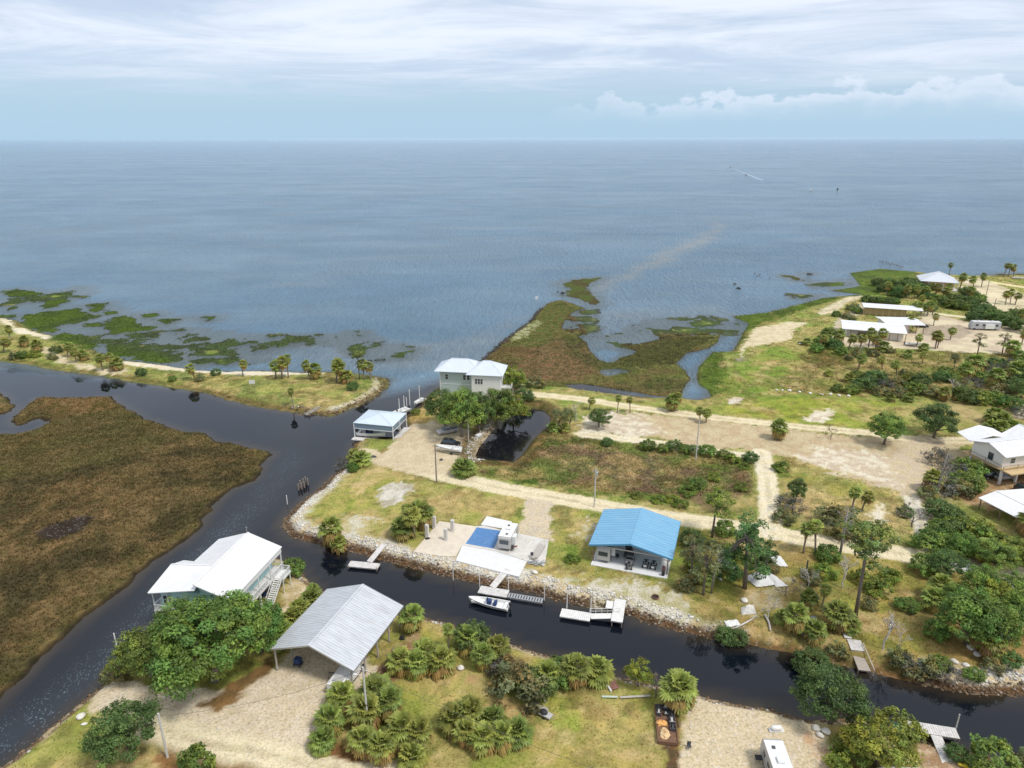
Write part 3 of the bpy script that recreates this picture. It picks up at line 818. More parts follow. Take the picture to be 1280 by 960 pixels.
lay(mb_ * sstep(3.2, 1.6, s_bar) * sstep(214, 206, GY) * .8, A_(128, 104, 70), A_(96, 88, 52), n3, 1.0, 0)
# dark wet edge of every marsh
rim = np.maximum(sstep(1.3, .5, s_isl) * sstep(-.5, -.1, s_isl), 0)
lay(rim * .9, A_(46, 38, 28), A_(66, 54, 36), n3)
wet = sstep(0.24, 0.04, hz) * sstep(-0.4, -0.02, hz) * np.maximum(mi, np.maximum(md, ml))
lay(wet * 0.85, A_(52, 42, 30))
GC *= (0.90 + 0.2 * fbm(GX, GY, 1.6, 2, 95))[..., None]
GC *= (1 - .14 * mi - .10 * md * (1 - mi) - .06 * ml)[..., None]
lowg = (hz < .35) * (hz > -.6) * (1 - mi) * (1 - md) * (1 - mb_)
GC *= (1 - .15 * lowg)[..., None]

# ------------------------------------------------------------------ terrain material
tm = bpy.data.materials.new('ground_cover'); tm.use_nodes = True
tt = tm.node_tree; tt.nodes.clear(); q = NG(tt)
acol = q.n('ShaderNodeAttribute', attribute_name='gcol'); aveg = q.n('ShaderNodeAttribute', attribute_name='veg'); asto = q.n('ShaderNodeAttribute', attribute_name='sto')
geo = q.n('ShaderNodeNewGeometry'); pos = geo.outputs['Position']
fine = q.noise(pos, 2.6, 6.0, 0.7)
mid = q.noise(pos, 0.45, 6.0, 0.65)
grit = q.noise(pos, 7.5, 5.0, 0.75)
cst0 = q.mix(q.m('MULTIPLY', q.rng(fine, 0.44, 0.64), 0.7), acol.outputs['Color'], q.mix(1.0, acol.outputs['Color'], (0.56, 0.60, 0.48), 'MULTIPLY'))
cst = q.mix(q.m('MULTIPLY', q.rng(grit, 0.52, 0.66), 0.55), cst0, q.mix(1.0, cst0, (1.45, 1.38, 1.34), 'MULTIPLY'))
# grassy mottling: darker tussocks and paler straw
gm1 = q.mix(q.m('MULTIPLY', aveg.outputs['Fac'], q.m('MULTIPLY', q.rng(mid, 0.47, 0.62), 0.75)), cst, q.mix(1.0, acol.outputs['Color'], (0.50, 0.60, 0.42), 'MULTIPLY'))
gm2 = q.mix(q.m('MULTIPLY', aveg.outputs['Fac'], q.m('MULTIPLY', q.rng(mid, 0.47, 0.34), 0.7)), gm1, q.mix(1.0, acol.outputs['Color'], (1.40, 1.26, 1.18), 'MULTIPLY'))
vor = q.n('ShaderNodeTexVoronoi', feature='F1'); q.put(vor.inputs['Vector'], pos); vor.inputs['Scale'].default_value = 2.3
sepv = q.n('ShaderNodeSeparateXYZ'); q.put(sepv.inputs[0], vor.outputs['Color'])
dark_st = q.m('MULTIPLY', q.rng(sepv.outputs[0], 0.62, 0.8), q.rng(vor.outputs['Distance'], 0.42, 0.2))
lite_st = q.m('MULTIPLY', q.rng(sepv.outputs[1], 0.66, 0.8), q.rng(vor.outputs['Distance'], 0.5, 0.25))
s1_ = q.mix(q.m('MULTIPLY', asto.outputs['Fac'], q.m('MULTIPLY', dark_st, 0.55)), gm2, q.mix(1.0, acol.outputs['Color'], (0.45, 0.42, 0.38), 'MULTIPLY'))
s2_ = q.mix(q.m('MULTIPLY', asto.outputs['Fac'], q.m('MULTIPLY', lite_st, 0.5)), s1_, (0.66, 0.64, 0.60))
pb = q.n('ShaderNodeBsdfPrincipled')
q.put(pb.inputs['Base Color'], s2_)
pb.inputs['Roughness'].default_value = 0.95; pb.inputs['Specular IOR Level'].default_value = 0.15
bmp = q.n('ShaderNodeBump'); bmp.inputs['Strength'].default_value = 0.7; bmp.inputs['Distance'].default_value = 0.22
q.put(bmp.inputs['Height'], q.m('ADD', q.noise(pos, 1.7, 7.0, 0.72), q.m('MULTIPLY', q.m('MULTIPLY', asto.outputs['Fac'], vor.outputs['Distance']), -0.5)))
q.put(pb.inputs['Normal'], bmp.outputs[0])
q.put(q.n('ShaderNodeOutputMaterial').inputs[0], pb.outputs[0])

ny, nx = GX.shape
idx = np.arange(ny * nx).reshape(ny, nx)
Fq = np.stack([idx[:-1, :-1], idx[:-1, 1:], idx[1:, 1:], idx[1:, :-1]], -1).reshape(-1, 4)
keep = (hz[:-1, :-1] > -1.3) | (hz[1:, 1:] > -1.3) | (hz[:-1, 1:] > -1.3) | (hz[1:, :-1] > -1.3)
Fq = Fq[keep.ravel()]
used = np.unique(Fq); remap = np.full(ny * nx, -1); remap[used] = np.arange(len(used))
V = np.stack([GX.ravel(), GY.ravel(), hz.ravel()], -1)[used]
terrain = npmesh('ground', V, remap[Fq], tm, {'gcol': np.clip(GC.reshape(-1, 3)[used], 0.01, 0.85), 'veg': VEG.ravel()[used], 'sto': STO.ravel()[used]}, smooth=True)
terrain['kind'] = 'structure'

# ------------------------------------------------------------------ water: one sheet from the canals to the horizon
wxs = [-90000, -45000, -22000, -11000, -5500, -2800, -1500, -900, -600, -450]
while wxs[-1] < 460: wxs.append(wxs[-1] + (2.0 if -170 < wxs[-1] < 170 else 6.0))
wxs += [600, 900, 1500, 2800, 5500, 11000, 22000, 45000, 90000]
wys = [-3000.0, -800, -200, -50, 0, 30, 50]
while wys[-1] < 640: wys.append(wys[-1] + (2.0 if wys[-1] < 260 else 5.0))
while wys[-1] < 110000: wys.append(wys[-1] * 1.12)
wxs = np.array(wxs, dtype=float); wys = np.array(wys, dtype=float)
AX, AY = np.meshgrid(wxs, wys)
sea_line = W([(-3000, 455), (0, 448), (120, 462), (300, 478), (450, 490), (500, 480), (535, 470), (570, 462), (600, 455), (640, 440), (700, 440), (760, 470), (850, 500), (960, 430), (1050, 372), (1300, 352), (4500, 352), (4500, 172.6), (-4500, 172.6)])
sea = sstep(-12, 10, sdf(sea_line, AX, AY, 40))
sea = np.where(AY > 560, 1.0, sea)
murk = np.zeros(AX.shape)
for pts, f, a in (([(728, 362), (760, 352), (790, 335), (840, 312), (905, 281), (900, 290), (850, 318), (800, 340), (765, 358), (735, 370)], 17, 0.9),
                  ([(330, 440), (420, 425), (520, 432), (600, 415), (640, 400), (600, 445), (540, 455), (440, 455)], 18, 0.5),
                  ([(740, 420), (760, 390), (900, 380), (920, 400), (850, 420), (780, 432)], 12, 0.35),
                  ([(0, 420), (60, 385), (250, 400), (330, 440), (240, 455), (120, 435)], 14, 0.35),
                  ([(1150, 545), (1160, 545), (1160, 550)], 5, 0.1)):
    s = sdf(W(pts), AX + (fbm(AX, AY, 0.05, 3, 3) - 0.5) * 22, AY + (fbm(AX, AY, 0.05, 3, 6) - 0.5) * 22, f + 3)
    murk = np.maximum(murk, sstep(-f * 0.6, f * 0.5, s) * a)
flecks = np.zeros(AX.shape)  # where pale flecks and a slightly paler tone go on the left canal
for pts, f, a in (([(-100, 960), (0, 905), (60, 870), (120, 820), (190, 750), (230, 700), (262, 668), (300, 640), (305, 655), (270, 690), (230, 740), (160, 820), (80, 900), (0, 960), (-60, 1000)], 8, 1.0),
                  ([(190, 770), (240, 690), (290, 640), (330, 600), (360, 560), (380, 575), (330, 640), (290, 680), (200, 780)], 8, 0.45)):
    s = sdf(W(pts), AX, AY, f + 3)
    flecks = np.maximum(flecks, sstep(-f * 0.5, f * 0.5, s) * a)
wm = bpy.data.materials.new('water'); wm.use_nodes = True
tt = wm.node_tree; tt.nodes.clear(); q = NG(tt)
asea = q.n('ShaderNodeAttribute', attribute_name='sea'); amk = q.n('ShaderNodeAttribute', attribute_name='murk'); afl = q.n('ShaderNodeAttribute', attribute_name='flecks')
pos = q.n('ShaderNodeNewGeometry').outputs['Position']
big = q.noise(q.mapv(pos, (0.0022, 0.006, 1), rot=(0, 0, 0.25)), 1.0, 5.0, 0.6, 0.5)
med = q.noise(q.mapv(pos, (0.012, 0.03, 1), rot=(0, 0, 0.35)), 1.0, 5.0, 0.6, 0.4)
seacol = q.mix(q.rng(big, 0.38, 0.62), (0.165, 0.315, 0.465), (0.220, 0.365, 0.500))
seacol = q.mix(q.m('MULTIPLY', q.rng(med, 0.45, 0.62), 0.35), seacol, (0.30, 0.42, 0.51))
shoal = q.m('MULTIPLY', q.rng(q.noise(q.mapv(pos, (0.006, 0.022, 1), rot=(0, 0, 0.1)), 1.0, 4.0, 0.6), 0.58, 0.72), 0.30)
seacol = q.mix(shoal, seacol, (0.36, 0.40, 0.43))
seacol = q.mix(q.m('MULTIPLY', amk.outputs['Fac'], q.rng(q.noise(pos, 0.06, 5.0, 0.65), 0.3, 0.6, 0.35, 0.85)), seacol, (0.48, 0.47, 0.42))
c1 = q.mix(asea.outputs['Fac'], (0.004, 0.006, 0.011), seacol)
vor = q.n('ShaderNodeTexVoronoi', feature='F1'); q.put(vor.inputs['Vector'], q.mapv(pos, (3.0, 2.2, 1), rot=(0, 0, 0.7))); vor.inputs['Scale'].default_value = 1.0
fl = q.m('MULTIPLY', q.rng(vor.outputs['Distance'], 0.36, 0.14), q.rng(q.noise(pos, 0.22, 4.0, 0.6), 0.36, 0.56))
c2 = q.mix(q.m('MULTIPLY', q.m('MULTIPLY', fl, afl.outputs['Fac']), 0.6), c1, (0.26, 0.35, 0.41))
c2 = q.mix(q.m('MULTIPLY', afl.outputs['Fac'], 0.30), c2, (0.05, 0.065, 0.085))
ash = q.n('ShaderNodeAttribute', attribute_name='shallow')
c2 = q.mix(q.m('MULTIPLY', ash.outputs['Fac'], 0.8), c2, q.mix(asea.outputs['Fac'], (0.040, 0.030, 0.018), (0.20, 0.23, 0.22)))
pb = q.n('ShaderNodeBsdfPrincipled'); q.put(pb.inputs['Base Color'], c2)
pb.inputs['IOR'].default_value = 1.40
q.put(pb.inputs['Roughness'], q.rng(asea.outputs['Fac'], 0, 1, 0.015, 0.22, False))
b1 = q.n('ShaderNodeBump'); b1.inputs['Distance'].default_value = 4.2
gust = q.rng(q.noise(q.mapv(pos, (0.010, 0.014, 1), rot=(0, 0, 0.3)), 1.0, 6.0, 0.7, 0.3), 0.34, 0.66, 0.84, 1.0)
q.put(b1.inputs['Strength'], q.m('MULTIPLY', gust, q.rng(asea.outputs['Fac'], 0, 1, 0.0020, 1.0, False)))
wv0 = q.m('ADD', q.m('MULTIPLY', q.noise(q.mapv(pos, (0.42, 0.75, 1), rot=(0, 0, 0.5)), 1.0, 6.0, 0.68, 0.4), 1.0), q.m('MULTIPLY', q.noise(q.mapv(pos, (0.10, 0.2, 1), rot=(0, 0, 0.2)), 1.0, 3.0, 0.6), 1.4))
wv = q.m('ADD', wv0, q.m('MULTIPLY', q.noise(q.mapv(pos, (0.42, 0.15, 1), rot=(0, 0, -0.12)), 1.0, 5.0, 0.72, 0.2), q.m('MULTIPLY', asea.outputs['Fac'], 3.6)))
q.put(b1.inputs['Height'], wv)
q.put(pb.inputs['Normal'], b1.outputs[0])
q.put(q.n('ShaderNodeOutputMaterial').inputs[0], pb.outputs[0])
shal = np.zeros(AX.shape)
sel = (AX > XS[0]) & (AX < XS[-2]) & (AY > YS[0]) & (AY < YS[-2])
shal[sel] = sstep(-1.3, 0.0, ground_np(AX[sel], AY[sel]))
ny, nx = AX.shape
idx = np.arange(ny * nx).reshape(ny, nx)
Fq = np.stack([idx[:-1, :-1], idx[:-1, 1:], idx[1:, 1:], idx[1:, :-1]], -1).reshape(-1, 4)
water = npmesh('water', np.stack([AX.ravel(), AY.ravel(), np.zeros(AX.size)], -1), Fq, wm, {'sea': sea.ravel(), 'murk': murk.ravel(), 'flecks': flecks.ravel(), 'shallow': shal.ravel()})
water['kind'] = 'structure'
# ------------------------------------------------------------------ plants: prototypes
def P(px, py):
    """ground point under a photo pixel"""
    z = 1.0
    for _ in range(4):
        x, y = U(px, py, z)
        z = max(ground(x, y), 0.0)
    return x, y, z


def leafmat(name, col, trans=0.35, objvar=0.6):
    return mat(name, col, rough=0.55, var=0.0, use_attr=True, trans=trans, objvar=objvar, spec=0.35)


M_OAK = leafmat('oak_leaf', (0.155, 0.235, 0.046))
M_OAKD = leafmat('dark_leaf', (0.108, 0.180, 0.050))
M_LIME = leafmat('light_leaf', (0.215, 0.275, 0.045))
M_SCR = leafmat('scrub_leaf', (0.195, 0.205, 0.085))
M_GREY = leafmat('grey_leaf', (0.165, 0.155, 0.125))
M_PINE = leafmat('needle', (0.185, 0.245, 0.066))
M_PALM = leafmat('palm_frond', (0.215, 0.275, 0.066), trans=0.3)
M_BARK = mat('bark', (0.17, 0.14, 0.115), 0.9, var=0.3, scale=4, bump=0.6, bscale=9)
M_PBARK = mat('palm_bark', (0.23, 0.195, 0.16), 0.95, var=0.3, scale=6, bump=0.8, bscale=12)
M_DEAD = mat('bleached_wood', (0.50, 0.47, 0.43), 0.9, var=0.25, scale=4, bump=0.4)
M_GRASS = mat('grass_blade', (1.0, 1.0, 1.0), 0.8, var=0.0, use_attr=True, trans=0.2, spec=0.2)


def quads_from(cent, nrm, size, rng, aspect=0.55):
    """one leaf-like quad at each centre"""
    n = len(cent)
    r = rng.normal(size=(n, 3))
    a = np.cross(nrm, r); a /= np.linalg.norm(a, axis=1, keepdims=True) + 1e-9
    b = np.cross(nrm, a); b /= np.linalg.norm(b, axis=1, keepdims=True) + 1e-9
    s = size[:, None]
    V = np.stack([cent - a * s, cent - b * s * aspect, cent + a * s, cent + b * s * aspect], 1).reshape(-1, 3)
    F = np.arange(n * 4).reshape(n, 4)
    return V, F


def crown_np(seed, lobes, ncl, per, lsize, rc, tone=0.28, yellow=0.2, bottom=-0.25, hollow=0.55):
    rng = np.random.RandomState(seed)
    L = np.array(lobes, dtype=float)
    w = L[:, 3] * L[:, 4]; w = w / w.sum()
    li = rng.choice(len(L), size=ncl, p=w)
    d = rng.normal(size=(ncl * 3, 3)); d /= np.linalg.norm(d, axis=1, keepdims=True)
    d = d[d[:, 2] > bottom][:ncl]
    while len(d) < ncl: d = np.vstack([d, d[:ncl - len(d)]])
    rad = rng.uniform(hollow, 1.06, ncl) ** 0.6
    c = L[li, :3] + d * L[li, 3:6] * rad[:, None]
    csz = rc * rng.uniform(0.6, 1.35, ncl)
    k = rng.poisson(per, ncl) + 3
    ci = np.repeat(np.arange(ncl), k)
    n = len(ci)
    dd = rng.normal(size=(n, 3)); dd /= np.linalg.norm(dd, axis=1, keepdims=True)
    rr = rng.uniform(0.2, 1, n) ** 0.5
    off = dd * rr[:, None] * csz[ci][:, None] * np.array([1, 1, 0.62])
    cen = c[ci] + off
    nr = d[ci] * 0.4 + dd * 0.5 + np.array([0, 0, 0.55]) + rng.normal(size=(n, 3)) * 0.45
    nr /= np.linalg.norm(nr, axis=1, keepdims=True)
    V, F = quads_from(cen, nr, lsize * rng.uniform(0.6, 1.4, n), rng)
    t = (1 + tone * rng.normal(size=ncl))[ci] * rng.uniform(0.75, 1.25, n)
    yv = np.clip(rng.normal(size=ncl) * yellow, -0.2, 0.8)[ci]
    col = np.stack([t * (1 + yv), t * (1 + 0.35 * yv), t * (1 - 0.2 * yv)], -1)
    return V, F, np.repeat(np.clip(col, 0.25, 2.2), 4, axis=0), c


def limbs(mb, targets, base, r0, seed, fork=0.35):
    rr = random.Random(seed)
    for t in targets:
        t = Vector(t); b = Vector(base)
        mid = b.lerp(t, 0.5) + Vector((rr.uniform(-.3, .3), rr.uniform(-.3, .3), rr.uniform(0.0, 0.5)))
        mb.tube([b, mid, t], [r0, r0 * 0.55, r0 * 0.15], 6, cap=False)


def make_tree(name, seed, lobes, ncl, per, lsize, rc, lm, trunk_h, r0, nl=9, bark=None, **kw):
    """Empty > trunk, crown"""
    t = thing(name, 'x', 'tree')
    V, F, col, cc = crown_np(seed, lobes, ncl, per, lsize, rc, **kw)
    npmesh('crown', V, F, lm, {'col': col}, parent=t)
    mb = MB()
    rr = random.Random(seed)
    bx, by = rr.uniform(-.3, .3), rr.uniform(-.3, .3)
    mb.tube([(0, 0, -0.4), (bx * .3, by * .3, trunk_h * 0.45), (bx, by, trunk_h)], [r0 * 1.35, r0, r0 * 0.8], 9)
    idx_ = [int(i) for i in np.linspace(0, len(cc) - 1, nl)]
    limbs(mb, [cc[i] for i in idx_], (bx, by, trunk_h * 0.85), r0 * 0.6, seed)
    mb.build('trunk', bark or M_BARK, t, smooth=True)
    return t


def palm_fronds(seed, n, R, brown=0.25, lo=-65, hi=80, blades=9, wid=0.085):
    rng = np.random.RandomState(seed)
    Vs = []; Fs = []; Cs = []; o = 0
    for i in range(n):
        u = (i + 0.5) / n
        el = math.radians(hi + (lo - hi) * (u ** 0.85) + rng.uniform(-8, 8))
        az = i * 2.39996 + rng.uniform(-0.25, 0.25)
        out = np.array([math.cos(az) * math.cos(el), math.sin(az) * math.cos(el), math.sin(el)])
        side = np.array([-math.sin(az), math.cos(az), 0.0])
        upv = np.cross(out, side) * -1
        if upv[2] < 0: upv = -upv
        R_ = R * rng.uniform(0.85, 1.1)
        hub = out * R_ * 0.46 - np.array([0, 0, 0.05])
        dead = u > 1 - brown and rng.rand() < 0.75
        yel = rng.uniform(0, 0.35)
        base = np.array([1.9, 1.05, 1.35]) * rng.uniform(0.7, 1.05) if dead else np.array([1 + yel, 1 + yel * 0.4, 0.95]) * rng.uniform(0.65, 1.25)
        # petiole
        w = side * 0.03
        Vs += [-w, w, hub + w, hub - w]; Fs.append((o, o + 1, o + 2, o + 3)); o += 4; Cs += [base * 0.9] * 4
        for b in range(blades):
            a = (b / (blades - 1) - 0.5) * 2 * math.radians(78)
            fd = out * math.cos(a) + side * math.sin(a) + upv * (-0.10 + 0.25 * abs(math.sin(a)))
            ln = R_ * 0.62 * (0.62 + 0.38 * math.cos(a)) * rng.uniform(0.85, 1.12)
            p1 = hub + fd * ln * 0.6 - np.array([0, 0, 0.04 * R_])
            p2 = hub + fd * ln * 0.95 - np.array([0, 0, (0.20 + (0.25 if dead else 0)) * R_ * rng.uniform(0.5, 1.3)])
            pw = np.cross(fd, upv); pw /= np.linalg.norm(pw) + 1e-9
            W_ = R_ * wid
            Vs += [hub - pw * W_ * 0.3, hub + pw * W_ * 0.3, p1 + pw * W_, p1 - pw * W_]
            Fs.append((o, o + 1, o + 2, o + 3)); o += 4
            Vs += [p1 - pw * W_, p1 + pw * W_, p2 + pw * W_ * 0.15, p2 - pw * W_ * 0.15]
            Fs.append((o, o + 1, o + 2, o + 3)); o += 4
            tn = rng.uniform(0.8, 1.2)
            Cs += [base * tn] * 8
    return np.array(Vs), np.array(Fs), np.clip(np.array(Cs), 0.1, 3)


def make_palm(name, seed, H, R, n=34, brown=0.25, r0=0.2, lean=0.4, blades=9, lo=-65):
    """Empty > trunk, crown; H is the height of the heart of the crown"""
    t = thing(name, 'x', 'palm tree')
    rr = random.Random(seed)
    lx, ly = rr.uniform(-lean, lean), rr.uniform(-lean, lean)
    V, F, col = palm_fronds(seed, n, R, brown, blades=blades, lo=lo)
    V = V + np.array([lx, ly, H])
    npmesh('crown', V, F, M_PALM, {'col': col}, parent=t)
    mb = MB()
    pts = [(lx * (k / 5) ** 2, ly * (k / 5) ** 2, -0.3 + (H + 0.3) * k / 5) for k in range(6)]
    mb.tube(pts, [r0 * 1.25, r0, r0 * 0.95, r0, r0 * 1.1, r0 * 1.3], 8)
    mb.build('trunk', M_PBARK, t, smooth=True)
    return t


def make_dead(name, seed, H, mt, spread=0.5, r0=0.16, depth=5, straight=False):
    t = thing(name, 'x', 'dead tree')
    rr = random.Random(seed)
    tr = MB(); br = MB()

    def grow(mb, p, d, L, r, k):
        e = p + d * L
        m = p.lerp(e, 0.5) + Vector((rr.uniform(-1, 1), rr.uniform(-1, 1), rr.uniform(-.5, .5))) * L * 0.08
        mb.tube([p, m, e], [r, r * 0.8, r * 0.55], 6 if k < 2 else 4, cap=(k > 1))
        if k >= depth: return
        for i in range(3 if k < 2 else rr.choice((2, 3))):
            nd = (d * 0.75 + Vector((rr.uniform(-1, 1), rr.uniform(-1, 1), rr.uniform(-.25, .8))) * (0.75 if k else spread)).normalized()
            grow(br, p.lerp(e, rr.uniform(0.55, 1.0)), nd, L * rr.uniform(0.55, 0.78), max(r * 0.6, .028), k + 1)
    if straight:
        e = Vector((rr.uniform(-.4, .4), rr.uniform(-.3, .3), H))
        tr.tube([(0, 0, -0.3), (0.1, 0, H * .5), e], [r0, r0 * .8, r0 * .4], 8)
        for i in range(9):
            p = Vector((0, 0, 0)).lerp(e, rr.uniform(0.45, 0.98))
            nd = Vector((rr.uniform(-1, 1), rr.uniform(-1, 1), rr.uniform(0, .8))).normalized()
            grow(br, p, nd, H * 0.10, r0 * 0.3, 2)
    else:
        grow(tr, Vector((0, 0, -0.3)), Vector((rr.uniform(-.12, .12), rr.uniform(-.12, .12), 1)).normalized(), H * 0.42, r0, 0)
    tr.build('trunk', mt, t, smooth=True)
    br.build('branches', mt, t, smooth=True)
    return t


def make_shrub(name, seed, R, H, lm, per=40, ncl=34, lsize=0.16, rc=0.5, **kw):
    V, F, col, cc = crown_np(seed, [(0, 0, H * 0.42, R, R * 0.9, H * 0.55)], ncl, per, lsize, rc, bottom=-0.6, **kw)
    V[:, 2] = np.maximum(V[:, 2], -0.05)
    o = npmesh(name, V, F, lm, {'col': col})
    return tag(o, 'x', 'shrub')


PROTO = {}
PH = {}         # natural height of each prototype


def proto(key, o, h):
    PROTO[key] = o; PH[key] = h


# live oaks: wide, domed, lumpy crowns
proto('oakA', make_tree('oak_tree', 1, [(0, 0, 5.2, 5.6, 5.2, 3.4), (3.2, 1.5, 4.4, 3.6, 3.2, 2.6), (-3.4, -1.2, 4.4, 3.4, 3.4, 2.6), (0.5, -3.2, 4.0, 3.6, 2.8, 2.3)], 190, 95, 0.17, 0.95, M_OAK, 3.0, 0.42, 14), 8.4)
proto('oakB', make_tree('oak_tree', 2, [(0, 0, 4.6, 4.2, 4.0, 3.2), (2.2, 1.0, 3.8, 2.8, 2.8, 2.2), (-2.0, 1.4, 3.9, 2.8, 2.6, 2.2), (0.2, -2.2, 3.6, 2.8, 2.3, 2.1)], 150, 80, 0.15, 0.80, M_OAK, 2.4, 0.30, 12), 7.6)
proto('oakC', make_tree('oak_tree', 3, [(0.4, 0, 4.4, 4.0, 4.4, 3.0), (-1.8, 0.6, 3.2, 2.8, 2.8, 2.4), (2.0, -1.4, 3.3, 2.8, 2.6, 2.2)], 140, 80, 0.15, 0.85, M_OAKD, 2.0, 0.30, 12, yellow=0.12), 7.2)
proto('limeA', make_tree('broadleaf_tree', 4, [(0, 0, 3.6, 3.4, 3.2, 2.6), (1.8, -1.0, 2.6, 2.2, 2.2, 1.8), (-1.6, 1.0, 2.8, 2.2, 2.0, 1.8)], 110, 62, 0.15, 0.75, M_LIME, 1.8, 0.2, 10, hollow=0.3), 6.0)
proto('willow', make_tree('broadleaf_tree', 5, [(0, 0, 4.0, 2.2, 2.2, 2.6), (0.9, 0.5, 5.4, 1.6, 1.6, 1.5)], 60, 46, 0.13, 0.7, M_SCR, 2.4, 0.14, 10, hollow=0.2, yellow=0.3), 6.8)
# tall thin-crowned trees with gaps
proto('pineA', make_tree('pine_tree', 6, [(0, 0, 12.4, 3.9, 3.7, 1.0), (1.6, 0.6, 11.2, 2.2, 2.0, 0.9), (-1.8, -0.4, 10.4, 1.8, 1.8, 0.8), (0.2, 1.0, 8.2, 1.6, 1.6, 0.7)], 95, 50, 0.15, 0.62, M_PINE, 11.5, 0.22, 20, hollow=0.2, yellow=0.3), 13.2)
proto('pineB', make_tree('pine_tree', 7, [(0, 0, 9.6, 1.6, 1.6, 2.6), (1.6, 0.2, 7.6, 1.6, 1.2, 1.0), (-1.7, 0.6, 6.6, 1.6, 1.3, 1.0), (0.4, -1.6, 5.0, 1.6, 1.4, 0.9), (-2.2, -0.5, 4.0, 1.2, 1.2, 0.8), (2.2, 0.9, 4.6, 1.3, 1.2, 0.8)], 96, 60, 0.14, 0.62, M_OAKD, 9.5, 0.20, 26, hollow=0.1, yellow=0.1), 12.0)
proto('pineC', make_tree('pine_tree', 8, [(0, 0, 8.8, 2.6, 2.4, 1.8), (1.4, -1.0, 7.2, 2.0, 1.8, 1.4), (-1.6, 0.6, 6.6, 2.0, 1.8, 1.3)], 70, 46, 0.14, 0.7, M_LIME, 8.2, 0.17, 18, hollow=0.1, yellow=0.1), 10.4)
proto('pineD', make_tree('pine_tree', 9, [(0, 0, 7.4, 2.2, 2.2, 1.8), (0.8, 0.6, 5.0, 2.0, 1.8, 1.4), (-1.0, -0.5, 3.8, 2.0, 1.8, 1.2)], 60, 38, 0.13, 0.65, M_SCR, 7.0, 0.20, 18, hollow=0.1, yellow=0.3), 9.0)
# shrubs
proto('bush', make_shrub('shrub', 21, 2.0, 2.4, M_OAK, 55, 60, 0.13, 0.5), 2.6)
proto('dbush', make_shrub('shrub', 22, 2.1, 2.6, M_OAKD, 55, 60, 0.13, 0.55, yellow=0.08), 2.8)
proto('lbush', make_shrub('shrub', 23, 2.0, 2.0, M_LIME, 50, 50, 0.13, 0.5), 2.2)
proto('scrub', make_shrub('shrub', 24, 2.0, 2.2, M_SCR, 42, 46, 0.13, 0.5, hollow=0.2, yellow=0.35), 2.4)
proto('gscrub', make_shrub('shrub', 25, 2.0, 2.3, M_GREY, 36, 40, 0.10, 0.5, hollow=0.2), 2.5)
# palms
proto('palmA', make_palm('cabbage_palm', 31, 5.2, 1.9, 36), 6.2)
proto('palmB', make_palm('cabbage_palm', 32, 4.2, 1.8, 32, lean=0.8, brown=0.35), 5.2)
proto('palmC', make_palm('cabbage_palm', 33, 6.6, 1.7, 34, lean=0.7, brown=0.15), 7.6)
proto('palmD', make_palm('cabbage_palm', 34, 2.3, 2.2, 40, lean=0.3, brown=0.4, blades=11), 3.7)
proto('palmE', make_palm('cabbage_palm', 35, 1.5, 2.1, 38, lean=0.3, brown=0.3, blades=11), 2.9)
proto('palmF', make_palm('cabbage_palm', 36, 3.0, 2.2, 42, lean=0.5, brown=0.45, blades=11), 4.4)
# dead trees
proto('deadA', make_dead('dead_tree', 41, 8.0, M_DEAD, 0.7, 0.20), 8.0)
proto('deadB', make_dead('dead_tree', 42, 7.0, M_DEAD, 0.9, 0.15), 7.0)
proto('deadC', make_dead('dead_tree', 46, 13.0, mat('grey_wood', (0.24, 0.215, 0.195), 0.9, var=0.3, bump=0.4), 0.5, 0.30, straight=True), 13.0)
proto('deadD', make_dead('dead_tree', 44, 4.5, mat('brown_wood', (0.20, 0.16, 0.135), 0.9, var=0.3, bump=0.4), 1.2, 0.12), 4.5)
USED = set()
ORD = ['first', 'second', 'third', 'fourth', 'fifth', 'sixth', 'seventh', 'eighth', 'ninth', 'tenth', 'eleventh', 'twelfth', 'thirteenth', 'fourteenth',
       'fifteenth', 'sixteenth', 'seventeenth', 'eighteenth', 'nineteenth', 'twentieth', 'twenty-first', 'twenty-second', 'twenty-third', 'twenty-fourth', 'twenty-fifth',
       'twenty-sixth', 'twenty-seventh', 'twenty-eighth', 'twenty-ninth', 'thirtieth', 'thirty-first', 'thirty-second', 'thirty-third', 'thirty-fourth', 'thirty-fifth', 'thirty-sixth']


def plant(key, px, py, H, label, group=None, wide=1.0, rz=None, sink=0.0, cat=None):
    src = PROTO[key]
    if key not in USED:
        o = src; USED.add(key)
    else:
        o = copy_tree(src)
    x, y, z = P(px, py)
    s = H / PH[key]
    if key.startswith('palm'): wide *= RND.uniform(0.95, 1.2)
    if py < 500: s *= 1.18 if key.startswith('palm') else 1.0
    o.location = (x, y, z - sink)
    o.scale = (s * wide, s * wide, s)
    tl = .09 if key.startswith('palm') else .03
    o.rotation_euler = (RND.uniform(-tl, tl), RND.uniform(-tl, tl), RND.uniform(0, 6.283) if rz is None else rz)
    if not key.startswith('palm'): wide *= RND.uniform(.92, 1.08)
    o.scale = (s * wide * RND.uniform(.93, 1.07), s * wide, s)
    o['label'] = label
    if cat: o['category'] = cat
    if group: o['group'] = group
    elif 'group' in o.keys(): del o['group']
    return o


def row(items, phrase, group):
    """items (key, px, py, H[, wide]) numbered from the left of the photo; phrase(ordinal) -> label"""
    items = sorted(items, key=lambda i: i[1])
    for i, it in enumerate(items):
        nm = ORD[i]
        if i == len(items) - 1: nm = 'rightmost'
        if i == 0: nm = 'leftmost'
        plant(it[0], it[1], it[2], it[3], phrase.replace('#', nm), group, wide=it[4] if len(it) > 4 else 1.0)


